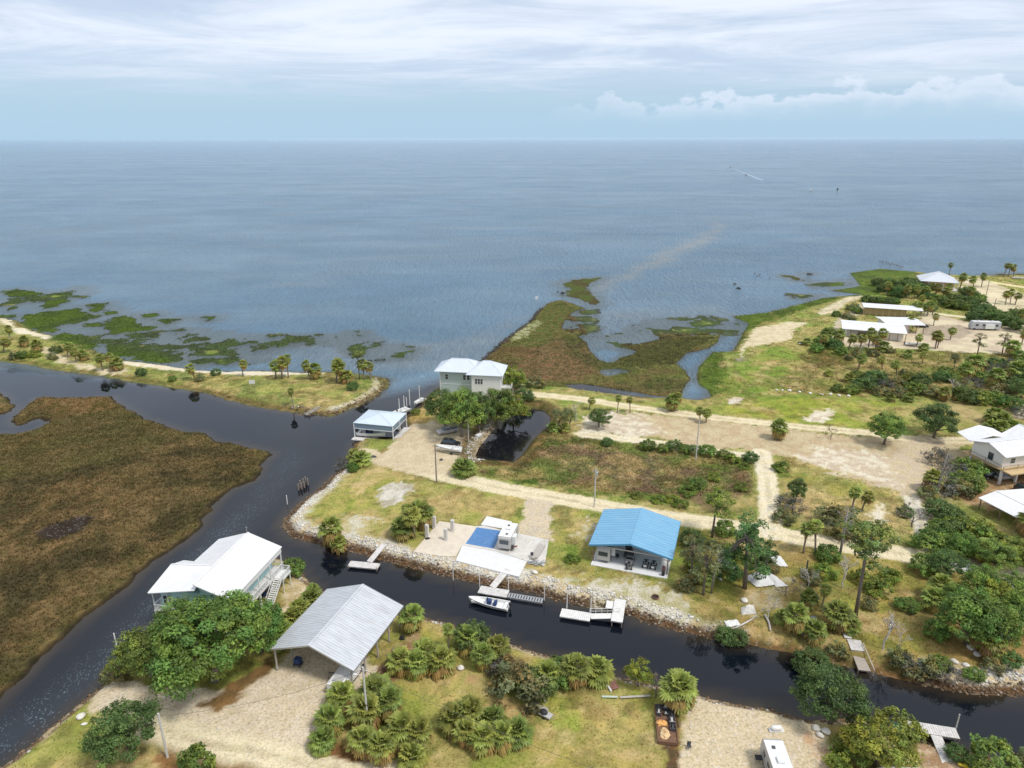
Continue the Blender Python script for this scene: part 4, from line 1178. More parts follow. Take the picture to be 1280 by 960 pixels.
# ------------------------------------------------------------------ plants: where they stand
# foreground, south bank
plant('oakA', 268, 850, 12.4, 'large spreading live oak in front of the white stilt house', wide=0.98)
plant('oakB', 190, 846, 8.2, 'live oak lobe at the canal side, left of the largest oak', wide=1.0)
plant('oakB', 326, 815, 8.6, 'live oak against the left eave of the grey pavilion', wide=0.8)
plant('oakB', 232, 812, 8.6, 'live oak crowding the wall of the white stilt house', wide=0.8)
plant('oakC', 163, 942, 7.4, 'dark round live oak by the leaning pole at the bottom left', wide=0.98)
plant('bush', 246, 972, 4.6, 'bright green bush cut off by the bottom edge of the photo', wide=0.72)
plant('scrub', 143, 850, 3.2, 'straggly olive bush on the canal edge below the largest oak', wide=0.8)
G1 = 'palms in the clump beside the gravel drive'
row([('palmD', 412, 912, 3.6), ('palmD', 428, 882, 3.6), ('palmF', 446, 942, 3.6), ('palmD', 455, 905, 4.2), ('palmE', 470, 872, 3.2), ('palmF', 478, 948, 3.8), ('palmF', 486, 900, 4.4),
     ('palmD', 500, 928, 4.0), ('palmE', 512, 958, 3.0), ('palmD', 522, 930, 3.6), ('palmE', 404, 935, 2.8)], '# bushy palm in the clump between gravel drive and yellow lawn', G1)
G2 = 'palms along the canal right of the grey pavilion'
row([('palmF', 513, 790, 4.2), ('palmD', 500, 838, 3.6), ('palmD', 520, 842, 3.8), ('palmF', 536, 828, 4.2), ('palmD', 552, 838, 3.6), ('palmC', 560, 812, 4.8), ('palmD', 582, 812, 3.8),
     ('palmF', 606, 832, 4.0), ('palmD', 622, 822, 3.8)], '# palm in the canal-side thicket right of the grey pavilion', G2)
plant('dbush', 588, 806, 4.0, 'dark bush behind the canal-side palms right of the grey pavilion')
plant('scrub', 645, 868, 5.2, 'olive-grey shrub leaning over the black hut in the yellow lawn', wide=1.0)
plant('gscrub', 628, 842, 3.2, 'pale grey twiggy shrub right of the canal-side palms')
plant('dbush', 668, 865, 3.6, 'dark green bush between the grey shrub and the canal palms')
row([('palmD', 682, 858, 3.8), ('bush', 698, 850, 3.6), ('palmF', 722, 853, 4.4), ('palmE', 744, 848, 3.2)], '# plant in the short canal-side row left of the red ramp', 'plants left of the red ramp')
plant('limeA', 796, 858, 4.4, 'round olive-green bush tree between red ramp and dead twigs', wide=0.78)
plant('deadD', 818, 872, 4.2, 'leafless lilac-grey shrub beside the palm over the scrap barge', cat='shrub')
plant('palmF', 844, 886, 5.0, 'bushy palm hanging over the top of the scrap barge', wide=1.05)
plant('palmE', 852, 880, 3.2, 'low palm where the gravel lot meets the canal')
G3 = 'palms in the low hedge on the yellow lawn'
row([('palmE', 566, 908, 3.0), ('palmD', 582, 926, 3.2), ('palmE', 588, 902, 3.2), ('palmD', 603, 935, 3.2), ('palmE', 614, 912, 3.0), ('palmD', 628, 932, 3.4), ('palmE', 645, 928, 3.0)],
    '# low palm in the hedge on the yellow lawn', G3)
G4 = 'palms hedging the gap between house and pavilion'
row([('palmE', 388, 758, 3.0), ('palmD', 376, 772, 3.2), ('palmE', 366, 782, 3.0), ('palmD', 354, 797, 3.2), ('palmE', 345, 806, 3.0), ('palmD', 392, 750, 2.8)], '# low palm in the hedge between stilt house and grey pavilion', G4)
plant('bush', 366, 716, 3.0, 'small bush on the point right of the white stilt house')
plant('oakC', 1036, 905, 8.0, 'dark live oak leaning over the canal above the gravel lot', wide=0.95)
plant('dbush', 1012, 836, 3.2, 'dark green bush on the far bank above the leaning oak')
plant('limeA', 1092, 958, 6.4, 'yellow-green tree below the leaning dark oak', wide=1.0)
plant('lbush', 1120, 915, 3.0, 'yellow-green bush at the water by the teal skiff')
plant('lbush', 1060, 962, 3.2, 'yellow-green bush at the edge of the gravel lot')
plant('dbush', 1193, 948, 1.9, 'small bright bush beside the walkway of the old jetty')
row([('bush', 1240, 966, 4.0), ('scrub', 1278, 972, 3.6), ('bush', 1312, 985, 3.6)], '# bush in the bottom right corner past the kayak', 'bushes in the bottom right corner')
# barrier strip
G5 = 'palms on the grassy barrier strip'
row([('palmB', 4, 440, 4.6), ('palmA', 12, 425, 5.0), ('scrub', 20, 447, 3.0), ('palmD', 30, 432, 3.4), ('palmD', 47, 438, 3.6), ('bush', 28, 446, 2.8), ('dbush', 70, 440, 3.0), ('palmB', 84, 446, 4.4), ('palmB', 95, 452, 4.4),
     ('palmD', 105, 449, 3.2), ('palmA', 128, 462, 4.8), ('palmB', 137, 461, 4.6), ('palmD', 146, 462, 3.6), ('lbush', 42, 445, 2.6), ('dbush', 176, 468, 2.6), ('scrub', 66, 448, 2.6)],
    '# plant of the scrub at the left end of the barrier strip', G5)
row([('palmB', 243, 474, 4.6), ('dbush', 270, 468, 2.4), ('palmA', 303, 470, 4.6), ('scrub', 250, 475, 2.8), ('bush', 215, 475, 1.8)], '# plant on the beach edge in the middle of the barrier strip', G5)
row([('palmB', 344, 472, 5.2), ('palmA', 352, 473, 6.4), ('palmC', 360, 472, 6.6), ('palmA', 387, 474, 5.4), ('palmF', 392, 473, 4.2), ('palmA', 420, 477, 6.4), ('palmB', 427, 478, 6.0), ('palmD', 433, 478, 3.4), ('palmA', 455, 474, 5.6), ('palmB', 463, 474, 4.6)],
    '# cabbage palm of the row at the right end of the barrier strip', G5)
plant('dbush', 441, 487, 3.2, 'round dark bush on the grass under the thin pine', wide=0.85)
plant('pineA', 449, 474, 9.5, 'thin pale-trunked pine at the tip of the barrier strip', wide=0.8)
plant('palmC', 366, 508, 5.6, 'lone cabbage palm by the broken landing on the barrier strip')
# around the far house on the point
plant('oakC', 556, 532, 10.0, 'dark oak left of the grey house on the point', wide=0.85)
plant('oakB', 577, 546, 13.0, 'tall oak over the silver pickup in front of the grey house', wide=0.72)
plant('oakC', 598, 540, 10.5, 'dark oak in front of the middle of the grey house', wide=0.6)
plant('oakB', 622, 536, 11.5, 'tall oak at the right corner of the grey house', wide=0.85)
plant('limeA', 641, 530, 8.5, 'light green tree leaning over the dark pond', wide=.9)
plant('limeA', 641, 492, 8.6, 'yellow-green tree behind the right end of the grey house', wide=0.72)
plant('dbush', 645, 484, 3.6, 'dark bush under the yellow-green tree behind the grey house')
plant('dbush', 655, 500, 4.0, 'dark bush at the start of the shore road')
plant('scrub', 669, 484, 4.0, 'olive shrub on the marsh edge right of the grey house')
plant('bush', 519, 518, 1.9, 'small round bush at the end of the white boat')
plant('palmE', 452, 580, 3.2, 'bushy palm on the canal point below the boat shelter')
plant('palmE', 444, 575, 2.8, 'palm at the water below the boat shelter')
plant('gscrub', 428, 585, 3.0, 'pale bush on the canal point below the boat shelter')
plant('bush', 441, 588, 2.2, 'small bright bush below the palms on the canal point')
plant('palmE', 578, 592, 3.4, 'round palm bush between the road and the dark pond', wide=1.15)
# peninsula lawn
plant('palmF', 415, 684, 5.8, 'cabbage palm on the stone bank beside the left lawn', wide=0.85)
plant('palmD', 424, 688, 3.0, 'low palm at the foot of the cabbage palm on the stone bank')
row([('palmA', 517, 672, 6.4), ('palmC', 508, 662, 5.4), ('palmF', 527, 656, 5.4), ('palmD', 503, 672, 4.0)], '# palm of the group in the middle of the left lawn', 'palms on the left lawn')
plant('lbush', 715, 702, 1.6, 'low bright bush on the lawn left of the blue pavilion')
# along the shore road and marsh lot
plant('willow', 698, 537, 5.6, 'loose olive tree at the head of the dark pond', wide=1.1)
plant('willow', 712, 537, 6.0, 'loose olive tree next to the bleached trunk by the pond', wide=1.0)
plant('palmE', 690, 540, 2.6, 'low palm at the head of the dark pond')
plant('palmE', 706, 540, 2.4, 'low yellowed palm at the foot of the olive trees by the pond')
plant('deadA', 719, 528, 6.5, 'bleached bare tree beside the round bush at the shore road')
plant('oakC', 748, 534, 5.2, 'dense round dark-green bush tree below the shore road', wide=0.95)
row([('palmB', 736, 512, 3.8), ('palmC', 771, 516, 5.2), ('palmC', 787, 516, 4.6), ('palmF', 838, 514, 4.8), ('palmA', 846, 514, 5.2), ('palmB', 874, 526, 3.8), ('palmB', 882, 528, 4.0)], '# palm along the shore road left of the bright meadow', 'palms along the shore road')
row([('dbush', 758, 556, 2.0), ('bush', 809, 561, 2.6), ('bush', 828, 564, 2.2), ('dbush', 842, 562, 2.8), ('bush', 855, 565, 2.2), ('dbush', 868, 567, 2.4), ('bush', 884, 568, 2.6), ('bush', 903, 572, 2.1), ('lbush', 915, 577, 2.2), ('dbush', 937, 577, 2.5), ('lbush', 928, 586, 1.7)],
    '# bush of the green row on the upper edge of the marshy lot', 'bushes on the marshy lot')
row([('bush', 872, 610, 2.5), ('lbush', 858, 617, 2.2), ('lbush', 892, 600, 2.0), ('lbush', 926, 612, 1.8), ('lbush', 840, 628, 2.0), ('lbush', 822, 628, 1.9), ('lbush', 795, 622, 1.5), ('lbush', 850, 634, 2.0)],
    '# bush of the low row between marshy lot and main road', 'bushes on the marshy lot')
# woods between the blue pavilion and the right edge
plant('pineC', 889, 672, 10.5, 'loose light-green tree over the road beyond the blue pavilion', wide=1.05)
plant('pineD', 862, 722, 8.5, 'sparse tree close to the right eave of the blue pavilion', wide=0.9)
plant('pineD', 878, 744, 10.0, 'grey forked pine in the brown grass right of the blue pavilion', wide=0.9)
plant('deadC', 888, 742, 9.0, 'bare grey trunk beside the forked pine')
plant('pineB', 930, 736, 15.0, 'tall dark tree with long drooping boughs over the white tarps', wide=1.2)
plant('pineB', 955, 728, 9.5, 'shorter dark tree right of the tall one over the tarps', wide=0.8)
plant('dbush', 906, 722, 3.2, 'dark bush at the left end of the white tarps')
plant('deadD', 980, 745, 4.5, 'tangle of grey branches by the tarps', cat='dead tree')
plant('deadB', 958, 776, 5.0, 'fallen bleached branches below the white tarps')
plant('deadC', 1048, 700, 10.5, 'broken-topped grey trunk standing beside the main road')
plant('pineA', 1068, 772, 16.5, 'tall flat-topped pine right of the broken grey trunk', wide=0.95)
plant('deadA', 1052, 735, 6.5, 'bleached leafless tree under the flat-topped pine')
plant('deadB', 1008, 738, 5.5, 'grey leafless tree above the low palms')
plant('deadA', 1103, 812, 7.0, 'white leafless tree next to the wooden canal steps')
plant('deadB', 1124, 808, 3.6, 'small white leafless sapling right of the white tree')
row([('palmC', 1003, 692, 6.4), ('palmC', 1018, 693, 6.8), ('palmC', 1062, 645, 6.4), ('palmB', 1076, 640, 4.6)], '# tall palm standing beside the main road right of the side track', 'tall palms by the main road')
plant('scrub', 1048, 662, 5.0, 'yellow-orange shrub behind the broken grey trunk', wide=1.2)
plant('bush', 1085, 672, 3.2, 'green shrub under the crown of the flat-topped pine')
plant('oakC', 993, 628, 5.2, 'dark tree on the right side of the cream side track', wide=0.7)
plant('gscrub', 986, 640, 4.0, 'grey-brown undergrowth below the dark tree on the side track')
plant('scrub', 978, 652, 3.0, 'low olive shrub at the lower end of the side track')
plant('lbush', 975, 588, 2.4, 'low bright shrub beside the upper side track')
plant('dbush', 1130, 645, 2.2, 'small round dark bush left of the stony path')
plant('palmF', 975, 550, 5.2, 'single bushy palm on the bare field edge', wide=1.0)
plant('deadD', 1038, 550, 5.0, 'small gnarled dark tree at the shore road', cat='dead tree')
plant('oakB', 1104, 556, 8.2, 'broad bright-green oak at the end of the shore road', wide=1.0)
plant('oakC', 1166, 548, 8.6, 'broad dark oak left of the palm clump', wide=1.0)
row([('palmF', 1234, 548, 4.8), ('palmF', 1246, 552, 5.2), ('palmF', 1259, 550, 4.8), ('palmD', 1250, 538, 4.6), ('palmD', 1240, 530, 4.2)], '# palm in the clump behind the white-roofed house', 'palm clump behind the right house')
row([('palmC', 1025, 765, 5.0), ('palmF', 1042, 782, 4.6), ('palmF', 992, 792, 4.6), ('palmD', 1010, 760, 3.2), ('palmD', 1016, 798, 3.0), ('palmE', 1060, 790, 2.4), ('palmE', 978, 780, 2.4)], '# palm in the brown grass above the canal oak', 'palms in the brown grass')
row([('dbush', 905, 801, 2.4), ('dbush', 920, 803, 2.2)], '# of two round bushes on the bank above the canal', 'two round bank bushes')
row([('gscrub', 1135, 835, 2.4), ('scrub', 1160, 842, 2.6), ('gscrub', 1182, 848, 2.4), ('bush', 1172, 836, 2.2), ('scrub', 1120, 828, 2.4), ('bush', 1215, 848, 1.8), ('scrub', 1238, 838, 2.0), ('scrub', 1045, 820, 2.0), ('scrub', 1140, 848, 2.0)],
    '# shrub in the ragged fringe along the right canal bank', 'fringe along the right canal bank')
plant('dbush', 1258, 832, 2.4, 'dark bush at the stones on the right canal bank')
plant('oakB', 1206, 806, 8.6, 'large bright oak above the right canal bank', wide=0.95)
plant('oakB', 1240, 810, 7.6, 'bright oak overlapping the large one above the right bank', wide=0.85)
plant('oakC', 1180, 722, 5.2, 'dark oak where the stony path meets the main road', wide=0.9)
plant('oakB', 1222, 748, 5.6, 'green oak below the main road at the right', wide=1.0)
plant('oakB', 1266, 756, 5.4, 'bright oak below the main road near the right edge', wide=0.9)
plant('oakB', 1272, 790, 7.0, 'bright oak at the right edge above the canal', wide=0.8)
row([('palmD', 1166, 762, 3.6), ('palmF', 1172, 750, 4.2), ('palmF', 1228, 820, 4.6), ('palmD', 1238, 826, 3.2)], '# palm at the feet of the big oaks above the right bank', 'palms under the right oaks')
row([('lbush', 1190, 665, 3.4), ('lbush', 1208, 672, 4.0), ('lbush', 1228, 680, 4.0), ('lbush', 1250, 690, 3.8), ('lbush', 1268, 695, 3.6), ('lbush', 1222, 668, 3.4)], '# bright-green bush in front of the low white shed roof', 'bright bushes before the shed')
plant('oakB', 1240, 715, 5.6, 'spreading green tree between shed and main road', wide=1.1)
plant('oakB', 1200, 700, 5.0, 'rounded green tree at the left end of the bright bushes', wide=1.0)
plant('palmF', 1276, 668, 5.0, 'bushy palm in front of the low white shed roof')
row([('palmF', 1160, 612, 4.8), ('gscrub', 1176, 616, 4.8, 1.1), ('bush', 1205, 612, 4.6), ('gscrub', 1188, 600, 5.0), ('scrub', 1160, 625, 3.4), ('dbush', 1172, 648, 4.2), ('dbush', 1186, 655, 4.0), ('gscrub', 1170, 580, 4.6), ('bush', 1208, 596, 4.6), ('scrub', 1196, 620, 4.0)],
    '# plant in the thicket left of the white-roofed house', 'thicket left of the right house')
plant('deadC', 1168, 626, 11.0, 'tall bare tree rising from the thicket left of the right house')
plant('deadD', 1139, 660, 6.5, 'bare lilac-grey sapling at the stony path')
# belt of scrub between the meadow and the shore road
belt = [('gscrub', 1105, 486, 3.6), ('dbush', 1078, 488, 4.4), ('bush', 1064, 492, 3.2), ('dbush', 1092, 480, 4.8), ('scrub', 1100, 495, 3.4), ('scrub', 1122, 496, 3.6), ('dbush', 1150, 482, 4.2), ('bush', 1142, 492, 4.0),
        ('deadB', 1190, 490, 5.0), ('dbush', 1205, 503, 5.0), ('bush', 1222, 505, 4.6), ('palmF', 1240, 486, 5.2), ('dbush', 1262, 490, 5.0), ('dbush', 1280, 480, 6.0), ('oakC', 1275, 500, 6.0), ('bush', 1262, 512, 4.4),
        ('bush', 1046, 490, 2.6), ('scrub', 1160, 495, 3.6), ('dbush', 1176, 478, 3.8), ('palmE', 1135, 503, 2.6), ('palmE', 1112, 502, 2.4), ('bush', 1240, 505, 4.0), ('gscrub', 1276, 522, 3.4), ('scrub', 1205, 488, 3.4)]
row(belt, '# plant of the dense scrub belt above the two broad oaks', 'scrub belt above the broad oaks')
belt2 = [('palmB', 1072, 462, 4.6), ('palmB', 1102, 462, 3.8), ('palmE', 1134, 448, 2.4), ('palmB', 1152, 456, 3.4), ('willow', 1192, 462, 5.6), ('palmF', 1214, 470, 5.6), ('bush', 1180, 470, 3.4), ('gscrub', 1248, 472, 5.4), ('gscrub', 1262, 462, 4.4), ('dbush', 1278, 466, 4.6),
         ('bush', 1092, 472, 2.4), ('scrub', 1228, 462, 3.2), ('lbush', 1035, 470, 2.0), ('scrub', 1130, 470, 2.4)]
row(belt2, '# plant scattered in the rough grass above the scrub belt', 'plants in the rough grass')
# about the long white roofs and the far shore
row([('bush', 1028, 432, 4.2), ('palmF', 1030, 428, 4.4), ('dbush', 1042, 436, 4.0), ('palmB', 1060, 438, 4.8), ('palmA', 1085, 435, 6.0), ('palmA', 1100, 434, 5.6), ('bush', 1050, 444, 3.2), ('palmE', 1103, 440, 3.0), ('palmE', 1008, 432, 2.2), ('scrub', 1072, 446, 3.2), ('scrub', 1090, 446, 3.0), ('bush', 1020, 440, 3.4)],
    '# plant along the near side of the long white roofs', 'plants by the long roofs')
row([('palmB', 1140, 412, 4.4), ('palmB', 1145, 434, 4.0), ('palmA', 1168, 437, 5.6), ('palmB', 1171, 436, 5.0), ('palmB', 1187, 425, 4.0), ('palmE', 1154, 440, 2.4), ('palmA', 1166, 408, 4.2), ('pineD', 1221, 444, 8.0), ('pineD', 1252, 442, 7.5), ('palmF', 1262, 446, 4.6), ('palmB', 1276, 432, 4.4)],
    '# tree on the pale yard right of the long roofs', 'trees on the pale yard')
row([('dbush', 1218, 402, 5.6), ('dbush', 1230, 398, 6.4), ('bush', 1240, 402, 5.8), ('dbush', 1246, 406, 5.6), ('dbush', 1268, 404, 6.4), ('palmA', 1272, 410, 6.0), ('bush', 1282, 402, 5.0), ('dbush', 1288, 398, 5.0)], '# dark tree behind the grey motorhome', 'trees behind the motorhome', )
row([('palmA', 1158, 396, 5.6), ('palmA', 1165, 395, 5.8), ('palmB', 1151, 396, 5.0), ('dbush', 1146, 388, 4.0), ('palmB', 1152, 384, 4.4), ('dbush', 1160, 390, 4.2)], '# palm at the right end of the rear long roof', 'palms behind the rear roof')
row([('dbush', 1083, 378, 3.6), ('dbush', 1092, 380, 3.8), ('bush', 1100, 380, 3.6), ('dbush', 1110, 381, 3.6), ('bush', 1117, 381, 3.4), ('scrub', 1066, 388, 3.6), ('bush', 1070, 392, 3.2), ('scrub', 1056, 398, 3.0), ('bush', 1045, 396, 2.6), ('scrub', 1064, 402, 3.0)],
    '# bush of the row behind the rear long roof', 'bushes behind the rear roof')
row([('dbush', 1104, 366, 5.2), ('dbush', 1112, 362, 6.0), ('bush', 1120, 364, 6.2), ('dbush', 1128, 366, 6.4), ('dbush', 1136, 362, 6.6), ('palmA', 1108, 370, 5.4), ('palmA', 1133, 374, 5.4), ('palmA', 1142, 374, 5.2), ('dbush', 1146, 366, 5.2), ('palmB', 1152, 374, 5.0)],
    '# tree in the dark grove left of the pink house', 'dark grove left of the pink house')
row([('palmA', 1160, 372, 5.6), ('palmA', 1168, 374, 5.8), ('palmB', 1176, 376, 5.2), ('palmA', 1184, 372, 5.4), ('dbush', 1190, 378, 4.6), ('palmA', 1199, 362, 6.6), ('palmB', 1206, 376, 5.6), ('dbush', 1208, 372, 5.6), ('palmA', 1216, 364, 6.0), ('palmA', 1226, 360, 6.0)],
    '# palm in front of the pink house', 'palms before the pink house')
row([('dbush', 1180, 384, 4.4), ('bush', 1188, 386, 4.4), ('dbush', 1196, 387, 4.4), ('bush', 1205, 388, 4.4), ('dbush', 1213, 388, 4.6), ('dbush', 1222, 386, 5.0), ('bush', 1224, 378, 4.0)], '# bush in the dark hedge below the pink house', 'hedge below the pink house')
row([('palmC', 1186, 345, 5.8), ('palmC', 1254, 347, 6.4), ('palmC', 1260, 347, 6.2), ('palmB', 1266, 347, 5.6)], '# tall palm standing on the open far beach', 'palms on the far beach')
row([('palmA', 1256, 382, 5.2), ('palmA', 1262, 380, 5.4), ('palmB', 1268, 382, 4.6)], '# palm in the island of the sand track at the far right', 'palms by the far sand track')
row([('lbush', 1030, 720, 2.4), ('lbush', 1078, 728, 2.4), ('lbush', 1096, 742, 2.8), ('bush', 1034, 700, 3.0), ('scrub', 1012, 728, 2.8), ('lbush', 1110, 725, 2.4), ('scrub', 1085, 760, 2.0), ('bush', 1132, 762, 2.2)],
    '# low shrub of the undergrowth around the flat-topped pine', 'undergrowth around the flat-topped pine')
row([('scrub', 868, 700, 2.8), ('scrub', 858, 735, 2.4), ('lbush', 868, 716, 2.4), ('scrub', 895, 690, 2.8), ('bush', 912, 700, 3.0), ('bush', 945, 700, 2.4), ('scrub', 962, 712, 2.2), ('palmE', 884, 728, 2.8), ('dbush', 864, 680, 3.0), ('bush', 905, 668, 3.0)],
    '# shrub of the thicket between blue roof and white tarps', 'thicket right of the blue roof')
row([('oakB', 1194, 766, 4.8), ('limeA', 1250, 770, 5.6), ('bush', 1168, 795, 2.6), ('lbush', 1186, 690, 3.6), ('bush', 1152, 715, 3.6), ('limeA', 1282, 715, 5.4), ('palmF', 1232, 706, 4.4), ('bush', 1160, 690, 4.0), ('bush', 1172, 675, 4.2), ('dbush', 1188, 672, 3.8)],
    '# leafy tree or bush filling the wood below the white shed', 'wood below the white shed')
row([('scrub', 1120, 484, 3.4), ('lbush', 1136, 476, 2.8), ('bush', 1190, 478, 3.6), ('gscrub', 1214, 486, 4.2), ('bush', 1228, 478, 3.6), ('scrub', 1250, 496, 4.0), ('palmF', 1270, 478, 5.2), ('palmF', 1208, 476, 4.6), ('palmD', 1196, 500, 3.8), ('palmF', 1180, 502, 4.0), ('dbush', 1244, 460, 3.8), ('bush', 1276, 452, 4.2), ('palmB', 1120, 470, 4.2), ('palmE', 1060, 478, 2.4), ('bush', 1070, 474, 3.0)],
    '# plant filling gaps in the scrub belt above the broad oaks', 'scrub belt above the broad oaks')
row([('palmF', 1046, 430, 4.2), ('palmB', 1074, 438, 4.6), ('palmB', 1093, 440, 4.6), ('scrub', 1112, 442, 2.4), ('palmB', 1024, 436, 4.2), ('bush', 1036, 418, 2.8), ('scrub', 1060, 450, 2.4)],
    '# plant of the lower hedge before the long white roofs', 'plants by the long roofs')
row([('dbush', 1096, 358, 4.6), ('bush', 1116, 370, 5.2), ('dbush', 1124, 372, 5.4), ('bush', 1140, 368, 5.6), ('dbush', 1150, 362, 5.0), ('dbush', 1156, 374, 4.6), ('bush', 1172, 380, 4.4), ('dbush', 1200, 382, 4.8), ('bush', 1216, 382, 4.8), ('dbush', 1212, 374, 4.8), ('bush', 1252, 406, 5.8), ('dbush', 1260, 410, 6.0), ('dbush', 1276, 416, 5.8)],
    '# dark bush thickening the groves around the pink house', 'groves around the pink house')
for k in list(PROTO):
    if k not in USED:
        for ch in list(PROTO[k].children): bpy.data.objects.remove(ch)
        bpy.data.objects.remove(PROTO[k])


# ------------------------------------------------------------------ grass that nobody could count
def tufts(name, label, n, box, mask_fn, h0, h1, w, blades, tone, seed, cat='grass', lift=1.25):
    rng = np.random.RandomState(seed)
    x = rng.uniform(box[0], box[1], n); y = rng.uniform(box[2], box[3], n)
    ok = mask_fn(x, y) > rng.rand(n)
    x = x[ok]; y = y[ok]; m = len(x)
    z = ground_np(x, y) - 0.03
    gc = at_np(GC, x, y)
    tn = (np.array(tone) * rng.uniform(0.82, 1.18, (m, 1)))
    Vs = []; Cs = []
    hh = rng.uniform(h0, h1, m)
    for b in range(blades):
        a = rng.uniform(0, 6.283, m); ln = rng.uniform(0.05, 0.55, m) * hh
        pa = a + 1.57
        ww = w * rng.uniform(0.6, 1.3, m)
        ox = np.cos(a) * w * 0.8; oy = np.sin(a) * w * 0.8
        Vs.append(np.stack([np.stack([x + ox + np.cos(pa) * ww, y + oy + np.sin(pa) * ww, z], -1), np.stack([x + ox - np.cos(pa) * ww, y + oy - np.sin(pa) * ww, z], -1),
                            np.stack([x + ox + np.cos(a) * ln, y + oy + np.sin(a) * ln, z + hh * rng.uniform(0.6, 1.0, m)], -1)], 1))
        c_ = np.clip(gc * lift * tn * rng.uniform(0.88, 1.12, (m, 1)), 0.005, 0.8)
        Cs.append(np.repeat(c_[:, None, :], 3, 1))
    V = np.concatenate(Vs).reshape(-1, 3); Cc = np.concatenate(Cs).reshape(-1, 3)
    o = npmesh(name, V, np.arange(len(V)).reshape(-1, 3), M_GRASS, {'col': Cc})
    return tag(o, label, cat, kind='stuff')


def above(x, y, lo=0.05): return (ground_np(x, y) > lo)


XTRA = 1
def m_isl(x, y): return at_np(mi, x, y) * (at_np(s_isl, x, y) > .9) * (at_np(s_hole, x, y) < 0.3) * above(x, y) * 0.9
tufts('marsh_grass', 'brown needlerush covering the flat marsh island at the left', 90000, (-150, -30, 62, 215), m_isl, 0.35, 0.85, 0.085, 4, (1.0, 1.0, 1.0), 5, lift=1.4)
def m_jet(x, y): return np.maximum(at_np(md, x, y), at_np(sf, x, y) * 0.8) * above(x, y)
tufts('marsh_grass', 'reddish and green marsh grass around the rocky jetty', 60000, (-15, 160, 175, 400), m_jet, 0.3, 0.7, 0.10, 3, (1, 1, 1), 6, lift=1.45)
def m_lot(x, y): return at_np(ml, x, y) * above(x, y)
tufts('marsh_grass', 'brown and green marsh grass on the lot between the roads', 30000, (-12, 66, 138, 200), m_lot, 0.25, 0.65, 0.08, 4, (1, 1, 1), 7, lift=1.5)
def m_lawn(x, y):
    v = at_np(VEG, x, y)
    return np.clip((v - 0.3) * 1.3, 0, 1) * (at_np(hz, x, y) > 0.35) * (1 - at_np(mi, x, y)) * (1 - at_np(md, x, y)) * (1 - at_np(ml, x, y)) * sstep(0.40, 0.60, at_np(n3, x, y) * 0.5 + at_np(n2, x, y) * 0.5 + 0.08) * (at_np(s_bar, x, y) < 0)
tufts('lawn_grass', 'rough grass and weeds over the yards and lawns', 190000, (-75, 130, 60, 200), m_lawn, 0.10, 0.38, 0.05, 3, (1, 1, 1), 8, lift=1.15)
def m_weed(x, y):
    return sstep(.3, .7, at_np(VEG, x, y)) * (at_np(hz, x, y) > 0.5) * (1 - at_np(mi, x, y)) * sstep(.50, .62, at_np(NE, x, y)) * .7
tufts('lawn_weeds', 'dark scattered weeds dotting the dry lawns', 70000, (-75, 120, 60, 170), m_weed, 0.10, 0.30, 0.06, 3, (.62, .74, .5), 18, cat='weeds', lift=.75)
def m_straw(x, y):
    return sstep(.3, .7, at_np(VEG, x, y)) * (at_np(hz, x, y) > 0.5) * (1 - at_np(mi, x, y)) * sstep(.50, .42, at_np(NE, x, y)) * .6
tufts('lawn_straw', 'pale dead grass stalks over the dry lawns', 60000, (-75, 120, 60, 170), m_straw, 0.10, 0.28, 0.05, 3, (1.25, 1.1, .95), 19, lift=1.25)
def m_far(x, y): return m_lawn(x, y)
tufts('meadow_grass', 'tall rough grass of the far meadow and scrub', 50000, (20, 300, 200, 400), m_far, 0.25, 0.8, 0.13, 3, (1, 1, 1), 9)
def m_bar(x, y): return at_np(mb_, x, y) * sstep(0.4, 0.7, at_np(VEG, x, y)) * above(x, y, 0.2)
tufts('strip_grass', 'grass of the barrier strip between canal and beach', 36000, (-230, -25, 175, 300), m_bar, 0.2, 0.6, 0.10, 3, (1, 1, 1), 10)
def m_shal(x, y): return (ground_np(x, y) > -0.02) * (ground_np(x, y) < 0.35) * (at_np(s_isl, x, y) < 0) * (at_np(s_bar, x, y) < 0.5)
tufts('cordgrass', 'green cordgrass standing in the shallow sea off the beach', 60000, (-260, 10, 200, 380), m_shal, 0.25, 0.6, 0.12, 3, (1, 1, 1), 11)
# ------------------------------------------------------------------ materials for built things
def metalroof(name, col, rough=0.45, var=0.05, stain=None, amt=0.0):
    return mat(name, col, rough, metal=0.0, var=var, scale=0.7, spec=0.5, stain=stain, stain_amt=amt)


R_GREY = mat('galvanised_roof', (0.50, 0.52, 0.55), 0.42, var=0.12, scale=1.0, stretch=(0.3, 2.0, 1), stain=(0.40, 0.37, 0.35), stain_amt=0.35)
R_WHITE = metalroof('white_roof', (0.68, 0.685, 0.69), 0.5, 0.05, (0.57, 0.56, 0.54), 0.35)
R_BLUE = mat('blue_roof', (0.165, 0.365, 0.540), 0.5, var=0.09, scale=1.0, stretch=(0.35, 2.2, 1), stain=(0.24, 0.42, 0.56), stain_amt=0.5)
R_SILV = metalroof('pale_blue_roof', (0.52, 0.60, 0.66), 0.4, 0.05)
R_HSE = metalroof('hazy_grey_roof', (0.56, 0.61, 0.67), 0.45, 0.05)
M_WHITE = mat('white_paint', (0.74, 0.74, 0.72), 0.5, var=0.06, scale=1.5)
M_TRIM = mat('white_trim', (0.68, 0.68, 0.67), 0.5, var=0.03)
M_TURQ = mat('turquoise_siding', (0.44, 0.66, 0.66), 0.6, var=0.06, stretch=(1, 1, 8), scale=2)
M_HWALL = mat('blue_grey_siding', (0.42, 0.50, 0.50), 0.6, var=0.06, stretch=(1, 1, 8), scale=2)
